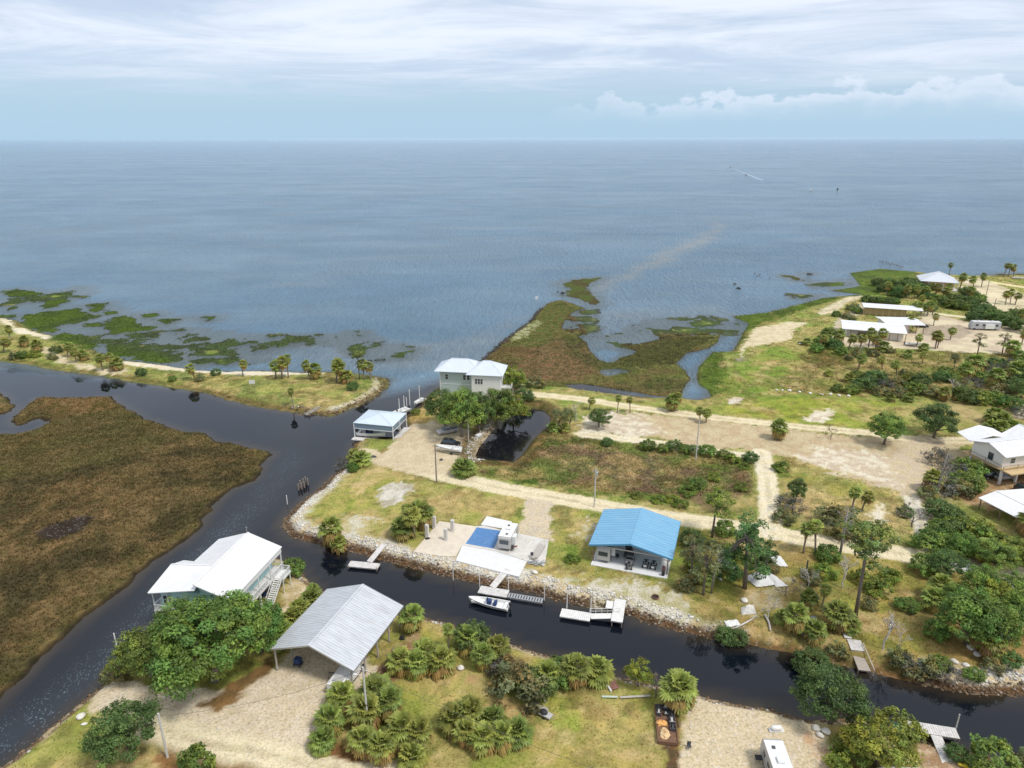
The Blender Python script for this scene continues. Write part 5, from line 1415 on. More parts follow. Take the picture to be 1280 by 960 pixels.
M_SLATE = mat('slate_blue_screen', (0.17, 0.235, 0.30), 0.7, var=0.1)
M_GLASS = mat('window_glass', (0.03, 0.045, 0.06), 0.08, var=0.0, spec=0.8)
M_WOOD = mat('weathered_wood', (0.42, 0.39, 0.35), 0.85, var=0.25, scale=2.5, stretch=(1, 6, 1), bump=0.3)
M_WOODB = mat('brown_wood_post', (0.20, 0.145, 0.10), 0.85, var=0.25, scale=3, bump=0.3)
M_DOCK = mat('silvered_decking', (0.56, 0.54, 0.52), 0.8, var=0.2, scale=1.6, stain=(0.38, 0.33, 0.28), stain_amt=0.35)
M_POLE = mat('creosote_pole', (0.22, 0.185, 0.155), 0.9, var=0.25, scale=5)
M_PPOLE = mat('pale_pole', (0.52, 0.50, 0.47), 0.85, var=0.2, scale=5)
M_PVC = mat('white_pipe', (0.72, 0.72, 0.70), 0.5, var=0.08)
M_CONC = mat('concrete', (0.56, 0.54, 0.50), 0.85, var=0.10, scale=0.6, stain=(0.44, 0.41, 0.36), stain_amt=0.6, bump=0.15)
M_CONCW = mat('new_concrete', (0.64, 0.64, 0.635), 0.8, var=0.06, scale=0.8, stain=(0.58, 0.57, 0.54), stain_amt=0.4)
M_CONCT = mat('tan_concrete', (0.60, 0.53, 0.43), 0.85, var=0.10, scale=0.8, stain=(0.50, 0.44, 0.36), stain_amt=0.5)
M_TARP = mat('blue_tarp', (0.075, 0.19, 0.40), 0.6, var=0.12, scale=1.2, stain=(0.12, 0.25, 0.44), stain_amt=0.6, bump=0.6, bscale=3)
M_WTARP = mat('white_tarp', (0.62, 0.62, 0.61), 0.65, var=0.08, bump=0.8, bscale=2)
M_GEL = mat('white_gelcoat', (0.70, 0.70, 0.69), 0.22, var=0.03, coat=0.3)
M_RVW = mat('white_caravan_skin', (0.66, 0.66, 0.65), 0.35, var=0.04)
M_RVG = mat('grey_caravan_skin', (0.42, 0.41, 0.40), 0.4, var=0.06)
M_BLK = mat('black_rubber', (0.02, 0.02, 0.022), 0.7, var=0.1)
M_DKG = mat('dark_grey_plastic', (0.06, 0.062, 0.068), 0.5, var=0.1)
M_STEEL = mat('galvanised_steel', (0.42, 0.43, 0.44), 0.4, metal=0.5, var=0.1)
M_ALU = mat('aluminium', (0.62, 0.63, 0.64), 0.3, metal=0.6, var=0.05)
M_CARB = mat('black_car_paint', (0.016, 0.018, 0.022), 0.2, var=0.0, coat=0.6)
M_CARS = mat('silver_car_paint', (0.50, 0.50, 0.50), 0.28, metal=0.4, var=0.0, coat=0.6)
M_BCAN = mat('navy_canvas', (0.02, 0.045, 0.14), 0.8, var=0.1)
M_PINK = mat('salmon_paint', (0.72, 0.42, 0.37), 0.7, var=0.06)
M_CREAM = mat('cream_paint', (0.72, 0.69, 0.64), 0.6, var=0.05)
M_OCHRE = mat('ochre_boards', (0.52, 0.38, 0.20), 0.8, var=0.2)
M_SHADE = mat('dark_interior', (0.05, 0.05, 0.055), 0.9, var=0.1)
M_RED = mat('rusty_red_boards', (0.23, 0.11, 0.09), 0.85, var=0.2)
M_ORNG = mat('orange_canvas', (0.66, 0.36, 0.12), 0.8, var=0.12, bump=0.6, bscale=4)
M_RUST = mat('rusted_steel', (0.16, 0.085, 0.05), 0.85, var=0.3, scale=3)
M_YEL = mat('yellow_plastic', (0.80, 0.62, 0.05), 0.4, var=0.03)
M_TEAL = mat('teal_fibreglass', (0.08, 0.33, 0.30), 0.35, var=0.1)
M_STONE = mat('limestone', (1.0, 1.0, 1.0), 0.9, var=0.15, scale=5, use_attr=True, bump=0.4)
M_BOUL = mat('pale_boulder', (0.62, 0.59, 0.53), 0.9, var=0.2, scale=2.5, bump=0.6, bscale=6)


def lc(org, rz):
    """local (x, y) of a thing -> world"""
    c_, s_ = math.cos(rz), math.sin(rz)
    return lambda x, y: (org[0] + x * c_ - y * s_, org[1] + x * s_ + y * c_)


def gable(mb, w, l, ze, zr, th=0.12, oh=0.0, rib=0.6, ribh=0.035, rx=0.0, rakes=True):
    """gable roof; ridge along y, centred; ribs run down the slope"""
    for sgn in (-1, 1):
        e = sgn * (w / 2 + oh)
        pts = [(rx, -l / 2, zr), (e, -l / 2, ze), (e, l / 2, ze), (rx, l / 2, zr)]
        if sgn > 0: pts = pts[::-1]
        mb.slab(pts, th)
        if rib:
            n = int(l / rib)
            for i in range(n + 1):
                y = -l / 2 + 0.05 + i * (l - 0.1) / n
                d = 0.004
                mb.bar((rx + sgn * 0.06, y, zr + ribh / 2 + d - 0.06 * (zr - ze) / abs(e - rx)), (e, y, ze + ribh / 2 + d), 0.07, ribh)
    mb.bar((rx, -l / 2 - 0.01, zr + 0.03), (rx, l / 2 + 0.01, zr + 0.03), 0.34, 0.07)


def hip(mb, w, l, ze, zr, ridge, th=0.12, rib=0.0):
    """hip roof, ridge along y of the given length"""
    a, b, r = w / 2, l / 2, ridge / 2
    for s in (-1, 1):
        p = [(0, -r, zr), (s * a, -b, ze), (s * a, b, ze), (0, r, zr)]
        mb.slab(p if s < 0 else p[::-1], th)
        q_ = [(0, s * r, zr), (-a, s * b, ze), (a, s * b, ze)]
        mb.slab(q_, th)
        for t in (-1, 1):
            mb.bar((0, s * r, zr + 0.03), (t * a, s * b, ze + 0.03), 0.2, 0.06)
    if r > 0.05: mb.bar((0, -r, zr + 0.03), (0, r, zr + 0.03), 0.25, 0.06)
    if rib:
        n = int(l / rib)
        for s in (-1, 1):
            for i in range(1, n):
                y = -b + i * l / n
                t = 1.0 if abs(y) <= r else 1 - (abs(y) - r) / (b - r)
                mb.bar((s * a * (1 - t) , y, ze + (zr - ze) * t + 0.02), (s * a, y, ze + 0.02), 0.06, 0.035)


def posts(parent, pts, z0, z1, w, m, name='post', rnd=False):
    for (x, y) in pts:
        mb = MB()
        if rnd: mb.tube([(x, y, z0), (x, y, z1)], w / 2, 8)
        else: mb.box(x - w / 2, x + w / 2, y - w / 2, y + w / 2, z0, z1)
        mb.build(name, m, parent)


def window(parent, x, y, z, w, h, face, frame=None, sub=None):
    """window on a wall facing -y ('f'), +y ('b'), +x ('r') or -x ('l'); frame with its pane as a sub-part"""
    fr = MB(); pn = MB()
    t = 0.09

    def put(mb, u0, u1, z0, z1, d0, d1):
        if face == 'f': mb.box(x + u0, x + u1, y - d1, y - d0, z0, z1)
        elif face == 'b': mb.box(x + u0, x + u1, y + d0, y + d1, z0, z1)
        elif face == 'r': mb.box(x + d0, x + d1, y + u0, y + u1, z0, z1)
        else: mb.box(x - d1, x - d0, y + u0, y + u1, z0, z1)
    put(fr, -w / 2 - t, -w / 2, z - t, z + h + t, 0.0, 0.07); put(fr, w / 2, w / 2 + t, z - t, z + h + t, 0.0, 0.07)
    put(fr, -w / 2, w / 2, z - t, z, 0.0, 0.068); put(fr, -w / 2, w / 2, z + h, z + h + t, 0.0, 0.068)
    put(fr, -w / 2, w / 2, z + h / 2 - 0.03, z + h / 2 + 0.03, 0.02, 0.06)
    put(pn, -w / 2, w / 2, z, z + h, -0.02, 0.018)
    f = fr.build('window', frame or M_TRIM, parent)
    pn.build('pane', M_GLASS, f)
    return f


def railing(mb, a, b, z, h=1.0, step=0.16, w=0.05):
    a = Vector((*a, z)); b = Vector((*b, z))
    L = (b - a).length
    up = Vector((0, 0, 1))
    mb.bar(a + up * h, b + up * h, w * 1.8, w)
    mb.bar(a + up * 0.12, b + up * 0.12, w, w)
    n = max(1, int(L / step))
    for i in range(n + 1):
        p = a.lerp(b, i / n)
        ww = w * 1.9 if i % 10 == 0 or i == n else w * 0.6
        mb.bar(p, p + up * (h - 0.02), ww, ww)


# ------------------------------------------------------------------ grey pavilion
def ctr(pts):
    return (sum(p[0] for p in pts) / len(pts), sum(p[1] for p in pts) / len(pts))


org = (-26.3, 88.5); rz = math.radians(-18.5); gz = ground(*org)
pav = thing('open_pavilion', 'large open pavilion with ribbed galvanised gable roof over gravel', 'pavilion', (*org, gz), rz)
mb = MB(); gable(mb, 13.9, 15.2, 3.9, 6.4, 0.10, rib=0.45, ribh=0.05); mb.build('roof', R_GREY, pav)
mb = MB()
for y in (-7.61, 7.59):
    for s in (-1, 1): mb.bar((0, y, 6.33), (s * 6.95, y, 3.83), 0.05, 0.24)
for s in (-1, 1): mb.bar((s * 6.97, -7.6, 3.84), (s * 6.97, 7.6, 3.84), 0.05, 0.2)
mb.build('fascia', M_STEEL, pav)
mb = MB()
for k in range(6):
    y = -7.2 + k * 2.88
    for s in (-1, 1): mb.bar((0, y, 6.12), (s * 6.7, y, 3.72), 0.09, 0.2)
mb.build('rafters', M_WOODB, pav)
posts(pav, [(s * 6.3, y) for s in (-1, 1) for y in (-7.2, -3.6, 0, 3.6, 7.2)], -0.3, 3.72, 0.2, M_WOOD)
F1 = lc(org, rz)


def place(o, px=None, py=None, xy=None, rz=0.0, dz=0.0):
    if xy is None: x, y, z = P(px, py)
    else: x, y = xy; z = max(ground(x, y), 0.0)
    o.location = (x, y, z + dz); o.rotation_euler = (0, 0, rz)
    return o


# ------------------------------------------------------------------ white stilt house on the near point
org = (-47.6, 99.6); rz = math.radians(-11.5); gz = 1.15
hs = thing('stilt_house', 'white-roofed turquoise stilt house on the near canal point', 'house', (*org, gz), rz)
ze, zr = 6.9, 9.0
mb = MB()
for sgn in (-1, 1):
    ya = -2.4 if sgn < 0 else -7.8
    pts = [(0, ya, zr), (sgn * 6.1, ya, ze), (sgn * 6.1, 7.8, ze), (0, 7.8, zr)]
    mb.slab(pts if sgn < 0 else pts[::-1], 0.14)
    n = int((7.8 - ya) / .5)
    for i in range(n + 1):
        y = ya + .05 + i * (7.7 - ya) / n
        mb.bar((sgn * .06, y, zr + .01), (sgn * 6.1, y, ze + .02), 0.05, 0.03)
mb.bar((0, -7.8, zr + .03), (0, 7.8, zr + .03), .34, .07)
mb.build('roof', R_WHITE, hs)
# side wing with its own hipped roof to the left front
mb = MB()
A_L, A_R = (-7.6, -2.6, 8.35), (-0.02, -2.42, 8.98)
fl, frr = (-8.2, -8.0, 6.5), (-0.02, -7.8, 8.0)
bl, br_ = (-7.9, 0.6, 7.0), (-5.6, 0.6, 7.05)
mb.slab([A_L, fl, A_R], 0.12); mb.slab([fl, frr, A_R], 0.12); mb.slab([A_R, br_, bl, A_L], 0.12); mb.slab([A_L, bl, fl], 0.12)
mb.bar((A_L[0], A_L[1], A_L[2] + .03), (A_R[0], A_R[1], A_R[2] + .03), 0.25, 0.07)
mb.bar((A_L[0], A_L[1], A_L[2] + .03), (fl[0], fl[1], fl[2] + .03), 0.18, 0.05)
mb.build('wing_roof', R_WHITE, hs)
mb = MB()
mb.box(-4.9, 4.3, -6.9, 6.9, 3.0, ze - 0.1)
mb.prism([(-4.9, ze - 0.1), (4.3, ze - 0.1), (4.3, 7.3), (0, 8.6), (-4.9, 7.1)], -2.3, 6.9, 'y'); mb.prism([(0.2, ze - 0.1), (4.3, ze - 0.1), (4.3, 7.3), (0.2, 8.5)], -6.88, -2.32, 'y')
mb.build('wall', M_TURQ, hs)
mb = MB(); mb.box(-7.0, -4.91, -6.8, 0.2, 3.0, 6.7); mb.build('wing_wall', M_TURQ, hs)
mb = MB()
mb.box(-5.2, 6.2, -7.5, 7.5, 2.72, 2.98); mb.box(-8.2, -5.22, -7.5, 0.8, 2.72, 2.97)
mb.build('deck', M_DOCK, hs)
posts(hs, [(x, y) for x in (-5.0, -0.5, 5.9) for y in (-7.3, -3.6, 0, 3.6, 7.3)] + [(-8.0, -7.3), (-8.0, 0.6)], -1.5, 2.72, 0.26, M_TRIM)
posts(hs, [(5.95, y) for y in (-7.3, -3.6, 0, 3.6, 7.3)] + [(-8.05, -7.3), (-8.05, 0.6), (-5.4, -7.3)], 2.98, 6.75, 0.16, M_TRIM, 'porch_post')
mb = MB()
railing(mb, (6.1, -7.4), (6.1, 2.2), 2.98); railing(mb, (6.1, 4.2), (6.1, 7.4), 2.98); railing(mb, (6.1, 7.4), (-5.0, 7.4), 2.98); railing(mb, (-5.0, -7.4), (6.1, -7.4), 2.98)
railing(mb, (-8.1, -7.4), (-5.1, -7.4), 2.98); railing(mb, (-8.1, -7.4), (-8.1, .7), 2.98)
mb.build('railing', M_TRIM, hs)
mb = MB()          # upper side screen of the porch under the eave
mb.box(5.9, 6.0, -7.4, 7.6, 5.9, 6.7); mb.build('porch_beam', M_TRIM, hs)
mb = MB()
mb.box(3.0, 5.6, -7.3, -3.0, 0, 2.7)
mb.build('under_room', M_TURQ, hs)
for y in (-5.4, -3.0, 1.2, 5.0): window(hs, 4.3, y, 4.0, 1.1, 1.5, 'r')
mb = MB(); mb.box(4.3, 4.36, -1.4, -0.4, 3.0, 5.1); mb.build('door', M_TRIM, hs)
for x in (-3.0, 0.5, 3.0): window(hs, x, 6.9, 4.0, 1.1, 1.4, 'b')
for x in (-2.6, 2.2): window(hs, x, -6.9, 4.0, 1.2, 1.4, 'f')
window(hs, -6.0, -6.8, 4.0, 1.2, 1.5, 'f')
st = MB()
for k in range(12):
    x0 = 6.3 + 0.0; y0 = 3.4 + 0.0
    st.box(6.25, 7.45, 4.1 - k * 0.28 - 0.14, 4.1 - k * 0.28 + 0.14, 2.75 - k * 0.23, 2.8 - k * 0.23)
for x in (6.22, 7.48):
    st.bar((x, 4.2, 2.75), (x, 0.8, 0.0), 0.06, 0.28)
    st.bar((x, 4.2, 3.75), (x, 0.8, 1.0), 0.08, 0.06)
    for k in range(7): st.bar((x, 4.2 - k * 0.56, 2.8 - k * 0.455), (x, 4.2 - k * 0.56, 3.75 - k * 0.455), 0.05)
st.box(6.2, 7.9, 4.2, 6.8, 2.72, 2.97)
railing(st, (7.8, 4.3), (7.8, 6.7), 2.98); railing(st, (7.8, 6.7), (6.2, 6.7), 2.98)
st.bar((7.7, 6.6, 2.7), (7.7, 6.6, -0.2), 0.14); st.bar((7.7, 4.3, 2.7), (7.7, 4.3, -0.2), 0.14)
st.build('stairs', M_TRIM, hs)
mb = MB(); mb.tube([(0, 7.4, 9.0), (0, 7.4, 10.4)], 0.035, 6); mb.bar((-0.3, 7.4, 10.2), (0.3, 7.4, 10.2), 0.03); mb.build('aerial', M_STEEL, hs)
mb = MB(); mb.tube([(-2.4, -2.6, 8.0), (-2.4, -2.6, 8.5)], 0.09, 8); mb.build('vent_pipe', M_STEEL, hs)
F2 = lc(org, rz)

# ------------------------------------------------------------------ blue-roofed pavilion
org = (23.2, 115.6); rz = math.radians(-18.6); gz = ground(*org)
bp = thing('open_pavilion', 'open pavilion with bright blue gable roof on a concrete slab', 'pavilion', (*org, gz), rz)
mb = MB(); gable(mb, 15.0, 13.6, 3.75, 5.35, 0.10, rib=0.9, ribh=0.03); mb.build('roof', R_BLUE, bp)
mb = MB()
for y in (-6.82, 6.8):
    for s in (-1, 1): mb.bar((0, y, 5.2), (s * 7.5, y, 3.6), 0.05, 0.32)
for s in (-1, 1): mb.bar((s * 7.52, -6.8, 3.62), (s * 7.52, 6.8, 3.62), 0.05, 0.3)
mb.build('fascia', mat('blue_fascia', (0.08, 0.27, 0.46), 0.5, var=0.05), bp)
mb = MB(); mb.box(-6.9, 6.9, -7.6, 6.2, -0.25, 0.18); mb.build('slab', M_CONCW, bp, bevel=0.03)
mb = MB()
for k in range(5):
    y = -6.3 + k * 3.15
    for s in (-1, 1): mb.bar((0, y, 5.1), (s * 7.1, y, 3.6), 0.1, 0.18)
    mb.bar((-6.8, y, 3.55), (6.8, y, 3.55), 0.1, 0.2)
mb.build('trusses', M_WOOD, bp)
posts(bp, [(s * 6.7, y) for s in (-1, 1) for y in (-6.3, -2.1, 2.1, 6.0)], 0.18, 3.6, 0.2, M_WOODB)
F3 = lc(org, rz)

# ------------------------------------------------------------------ grey house on the point
org = (-11.6, 202.6); rz = math.radians(-8); gz = ground(*org)
fh = thing('two_storey_house', 'two-storey grey-sided house with pale hip roofs on the far point', 'house', (*org, gz), rz)
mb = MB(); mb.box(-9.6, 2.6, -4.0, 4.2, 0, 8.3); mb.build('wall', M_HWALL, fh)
mb = MB(); mb.box(0.4, 9.0, -6.2, 3.2, -0.3, 8.1); mb.build('wing_wall', M_WHITE, fh)


def hipx(mb, cx, cy, w, l, ze, zr, ridge, th=0.14):
    """hip roof with the ridge along x"""
    a, b, r = w / 2, l / 2, ridge / 2
    for s in (-1, 1):
        p = [(cx - r, cy, zr), (cx - a, cy + s * b, ze), (cx + a, cy + s * b, ze), (cx + r, cy, zr)]
        mb.slab(p if s > 0 else p[::-1], th)
        mb.slab([(cx + s * r, cy, zr), (cx + s * a, cy - b, ze), (cx + s * a, cy + b, ze)], th)
        for t in (-1, 1): mb.bar((cx + s * r, cy, zr + .03), (cx + s * a, cy + t * b, ze + .03), 0.2, 0.07)
    mb.bar((cx - r, cy, zr + .03), (cx + r, cy, zr + .03), 0.25, 0.07)


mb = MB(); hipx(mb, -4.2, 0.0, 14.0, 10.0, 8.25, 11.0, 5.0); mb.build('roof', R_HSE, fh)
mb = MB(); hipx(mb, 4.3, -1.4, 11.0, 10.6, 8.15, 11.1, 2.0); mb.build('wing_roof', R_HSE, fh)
for x in (-2.2, -1.0, -7.6): window(fh, x, -4.0, 5.6, 0.8, 1.5, 'f')
for x in (1.8, 2.6, 3.4): window(fh, x, -6.2, 5.3, 0.62, 1.5, 'f', frame=M_TRIM)
for x in (3.0,): window(fh, x, -6.2, 1.5, 0.9, 1.5, 'f')
for y in (-4.4, -1.0): window(fh, 9.0, y, 5.2, 1.2, 1.5, 'r')
mb = MB(); mb.box(5.8, 9.4, -6.3, -6.18, 0.1, 2.6); mb.build('garage_door', M_TRIM, fh)
mb = MB(); mb.box(-9.75, -9.45, -4.1, -3.9, 0, 8.2); mb.box(-9.7, 2.6, -4.06, -3.98, 4.0, 4.2); mb.build('trim', M_TRIM, fh)
mb = MB(); mb.box(9.0, 12.0, -4.6, 0.4, 3.6, 3.8); railing(mb, (12, -4.6), (12, 0.4), 3.8); railing(mb, (9.1, -4.6), (12, -4.6), 3.8); mb.build('balcony', M_TRIM, fh)
posts(fh, [(11.8, -4.4), (11.8, 0.2)], -0.3, 3.6, 0.2, M_TRIM)
cn = thing('canopy_tent', 'small sky-blue canopy tent behind the right end of the grey house', 'tent', (-0.2, 205.6, ground(-0.2, 205.6)), 0.2)
mb = MB(); hip(mb, 3.6, 3.6, 2.4, 3.3, 0.0, 0.04); mb.build('canopy', mat('sky_canvas', (0.10, 0.42, 0.66), 0.7), cn)
posts(cn, [(s * 1.6, t * 1.6) for s in (-1, 1) for t in (-1, 1)], 0, 2.4, 0.06, M_STEEL, 'pole')

# ------------------------------------------------------------------ boat shelter
org = (-34.9, 172.6); rz = math.radians(-13.5); gz = 0.9
bs = thing('boat_shelter', 'open boat shelter with pale hip roof and slate side curtains', 'boathouse', (*org, 0), rz)
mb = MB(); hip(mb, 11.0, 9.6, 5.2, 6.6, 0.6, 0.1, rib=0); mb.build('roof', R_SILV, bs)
mb = MB()
mb.box(-5.3, 5.3, -4.7, -4.62, 3.7, 5.15); mb.box(5.28, 5.36, -4.6, 4.6, 3.7, 5.15); mb.box(-5.36, -5.28, -4.6, 4.6, 3.7, 5.15)
mb.build('side_curtain', M_SLATE, bs)
mb = MB()
for (x, y) in ((-5.4, -4.7), (5.4, -4.7), (5.4, 4.6), (-5.4, 4.6), (5.4, 0)): mb.box(x - .1, x + .1, y - .1, y + .1, 5.0, 5.18)
mb.bar((-5.4, -4.75, 3.65), (5.4, -4.75, 3.65), 0.1, 0.12); mb.bar((5.42, -4.7, 3.65), (5.42, 4.6, 3.65), 0.1, 0.12)
mb.build('edge_beam', M_TRIM, bs)
posts(bs, [(-5.4, -4.7), (5.4, -4.7), (5.4, 4.6), (-5.4, 4.6), (5.4, 0.0), (-5.4, 0)], -1.0, 5.0, 0.2, M_TRIM)
mb = MB(); mb.box(-5.8, 6.6, -6.0, -4.2, 0.75, 1.0); mb.box(4.6, 6.6, -4.18, 4.9, 0.75, 1.0); mb.build('dock_deck', M_DOCK, bs)
posts(bs, [(-5.6, -5.8), (-2, -5.8), (2, -5.8), (4.7, 4.6)], -1.5, 0.75, 0.22, M_POLE, 'piling', True)
F4 = lc(org, rz)

# ------------------------------------------------------------------ long roofs far right
def shed_row(label, px_pts, z, zb, col=R_WHITE, walls=True, deep=None):
    """long building from three roof corners: front-left, front-right, back-left"""
    fl_, fr_, bl_ = [Vector((*U(a, b, z + 1.0), 0)) for a, b in px_pts]
    L = (fr_ - fl_).length; D = (bl_ - fl_).length if deep is None else deep
    an = math.atan2((fr_ - fl_).y, (fr_ - fl_).x)
    nrm = Vector((-math.sin(an), math.cos(an), 0))
    c_ = (fl_ + fr_) / 2 + nrm * D / 2
    gz_ = ground(c_.x, c_.y)
    t = thing('long_shed', label, 'shed', (c_.x, c_.y, gz_), an)
    mb = MB()
    zt = z + zb
    mb.slab([(-L / 2, -D / 2, z), (L / 2, -D / 2, z), (L / 2, D * 0.1, zt), (-L / 2, D * 0.1, zt)], 0.12)
    mb.slab([(-L / 2, D * 0.1, zt), (L / 2, D * 0.1, zt), (L / 2, D / 2, z + 0.3), (-L / 2, D / 2, z + 0.3)], 0.12)
    n = int(L / 1.0)
    for i in range(n + 1):
        x = -L / 2 + .05 + i * (L - .1) / n
        mb.bar((x, -D / 2, z + 0.03), (x, D * 0.1, zt + 0.03), 0.07, 0.04)
    mb.bar((-L / 2, D * .1, zt + .03), (L / 2, D * .1, zt + .03), 0.3, 0.06)
    mb.build('roof', col, t)
    return t, L, D


t, L, D = shed_row('front of the three long white-roofed sheds by the far shore', [(1052, 412), (1134, 419), (1050, 399)], 3.4, 0.7, deep=14)
mb = MB(); mb.box(-L / 2 + 2, -L / 2 + 6, -D / 2 + 3, D / 2 - 1, 0, 3.3); mb.box(-L / 2 + 9.5, -2, -D / 2 + 2.5, D / 2 - 1, 0, 3.3); mb.box(1.2, L / 2 - 1, -D / 2 + 2.0, D / 2 - 1, 0, 3.3); mb.build('wall', M_CREAM, t)
posts(t, [(-L / 2 + 0.4 + k * (L - .8) / 8, -D / 2 + 0.4) for k in range(9)], -0.2, 3.4, 0.2, M_WOODB)
t, L, D = shed_row('middle long white-roofed shed with parked things under its end', [(1108, 407), (1157, 408), (1080, 393)], 3.6, 0.6, deep=12)
mb = MB(); mb.box(-L / 2 + 1, L / 2 - 5, -D / 2 + 2, D / 2 - 1, 0, 3.4); mb.build('wall', M_CREAM, t)
posts(t, [(-L / 2 + 0.4 + k * (L - .8) / 5, -D / 2 + 0.4) for k in range(6)], -0.2, 3.5, 0.2, M_WOODB)
t, L, D = shed_row('rear long narrow white roof on ochre-boarded walls near the far shore', [(1079, 385), (1154, 390), (1079, 378)], 3.6, 0.4, deep=8)
mb = MB(); mb.box(-L / 2 + 1, L / 2 - 6, -D / 2 + 1.8, D / 2 - 1, 0, 3.5); mb.build('wall', M_OCHRE, t)
posts(t, [(-L / 2 + 0.4 + k * (L - .8) / 9, -D / 2 + 0.4) for k in range(10)], -0.2, 3.6, 0.2, M_OCHRE)
for k in range(2):
    pass

# pink beach house
org = (219.0, 360.0); rz = math.radians(-22); gz = ground(*org)
ph = thing('beach_house', 'salmon-pink beach house with grey-blue pyramid roof on the far shore', 'house', (*org, gz), rz)
mb = MB(); hip(mb, 17.5, 16, 4.6, 8.6, 2.5, 0.15); mb.build('roof', metalroof('faded_roof', (0.56, 0.58, 0.62)), ph)
mb = MB(); mb.box(-6.8, 6.8, -6.4, 6.4, 0.6, 4.6); mb.build('wall', M_PINK, ph)
posts(ph, [(-8.2 + k * 3.28, -7.6) for k in range(6)] + [(-8.2, 0), (8.2, 0), (-8.2, 7.6), (8.2, 7.6)], -0.2, 4.5, 0.3, M_TRIM)
mb = MB(); mb.box(-8.6, 8.6, -7.9, 7.9, 0.2, 0.6); railing(mb, (-8.4, -7.8), (8.4, -7.8), 0.6, step=0.5, w=0.08); mb.build('porch', M_TRIM, ph)
for x in (-4.6, 1.4, 4.6): window(ph, x, -6.4, 1.6, 1.2, 1.8, 'f')
mb = MB(); mb.box(-1.9, -0.9, -6.46, -6.4, 0.6, 2.8); mb.build('door', M_TRIM, ph)

# ------------------------------------------------------------------ white-roofed house at the right edge
org = (117.0, 148.6); rz = math.radians(14); gz = 1.2
rh = thing('raised_house', 'white raised house on tall columns at the right edge', 'house', (*org, gz), rz)
mb = MB()
# three joined gables
mb.slab([(-9.0, -4.6, 6.6), (3.0, -4.6, 6.6), (3.0, 0.2, 8.2), (-9.0, 0.2, 8.2)], 0.14)
mb.slab([(-9.0, 0.2, 8.2), (3.0, 0.2, 8.2), (3.0, 5.2, 6.6), (-9.0, 5.2, 6.6)], 0.14)
for k in range(13): mb.bar((-8.9 + k * 0.98, -4.6, 6.63), (-8.9 + k * 0.98, 0.2, 8.23), 0.07, 0.04)
mb.bar((-9, .2, 8.25), (3, .2, 8.25), 0.3, 0.06)
mb.build('roof', R_WHITE, rh)
mb = MB()
mb.slab([(2.2, -7.5, 6.4), (7.0, -7.5, 8.4), (7.0, 7.0, 8.4), (2.2, 7.0, 6.4)], 0.14); mb.slab([(7.0, -7.5, 8.4), (13.0, -7.5, 6.0), (13.0, 7.0, 6.0), (7.0, 7.0, 8.4)], 0.14)
mb.bar((7.0, -7.5, 8.43), (7.0, 7.0, 8.43), 0.3, 0.06)
mb.build('cross_roof', R_WHITE, rh)
mb = MB()
mb.slab([(-8.2, 5.4, 6.2), (-3.2, 4.2, 7.6), (-1.0, 10.4, 7.6), (-6.6, 10.8, 6.2)], 0.12); mb.slab([(-3.2, 4.2, 7.6), (2.0, 4.2, 6.5), (3.0, 10.0, 6.5), (-1.0, 10.4, 7.6)], 0.12)
mb.build('rear_roof', R_WHITE, rh)
mb = MB(); mb.box(-8.4, 3.0, -3.6, 4.4, 3.5, 6.6); mb.prism([(-3.6, 6.58), (4.4, 6.58), (0.3, 7.95)], -8.4, 3.0, 'x'); mb.build('wall', M_CREAM, rh)
mb = MB(); mb.box(3.02, 12.2, -6.6, 6.2, 3.5, 6.1); mb.build('cross_wall', M_CREAM, rh)
mb = MB(); mb.box(-9.0, 13.0, -6.8, 6.4, 3.2, 3.48); mb.build('deck', M_OCHRE, rh)
posts(rh, [(-8.6, -4.2), (-8.6, 4.0), (-4.4, -4.4), (0.6, -4.6), (4.5, -6.4), (9.5, -6.4), (-4.4, 4)], -0.5, 3.2, 0.45, M_TRIM, 'column')
mb = MB(); mb.box(0.8, 3.4, -4.0, 0.0, 0, 3.2); mb.build('under_room', M_CREAM, rh)
mb = MB(); railing(mb, (-9.0, -4.2), (-9.0, 4.2), 3.5, step=0.4); railing(mb, (-9.0, -4.7), (3.0, -4.7), 3.5, step=0.4); mb.build('railing', M_WOODB, rh)
for y in (-0.6,): window(rh, -8.4, y, 4.4, 1.1, 1.5, 'l', frame=M_DKG)
for x in (-5.5, -1.0): window(rh, x, -3.6, 4.4, 1.2, 1.2, 'f')
mb = MB(); mb.tube([(0.5, -2.8, 7.1), (0.5, -2.8, 7.6)], 0.14, 8); mb.build('vent_pipe', M_DKG, rh)
F5 = lc(org, rz)
# low shed roof in front of it
c0 = [Vector((*U(a, b, 3.9), 0)) for a, b in ((1211, 618), (1240, 611), (1272, 664))]
cc_ = Vector((106.5, 126.6, 0)); an = math.atan2(-(c0[0] - c0[2]).x, (c0[0] - c0[2]).y)
sh = thing('open_shed', 'low white-roofed open shed below the white house at the right edge', 'shed', (106.0, 126.0, 1.2), math.radians(17))
mb = MB(); gable(mb, 14.0, 14.4, 2.7, 3.6, 0.1, rib=0.8, ribh=0.03, rx=-2.4); mb.build('roof', R_WHITE, sh)
posts(sh, [(s * 6.6, y) for s in (-1, 1) for y in (-6.8, -2.3, 2.3, 6.8)], -0.2, 2.7, 0.18, M_WOODB)
mb = MB(); mb.box(5.0, 6.4, -6.5, 6.5, 0, 2.4); mb.build('back_wall', M_CREAM, sh)

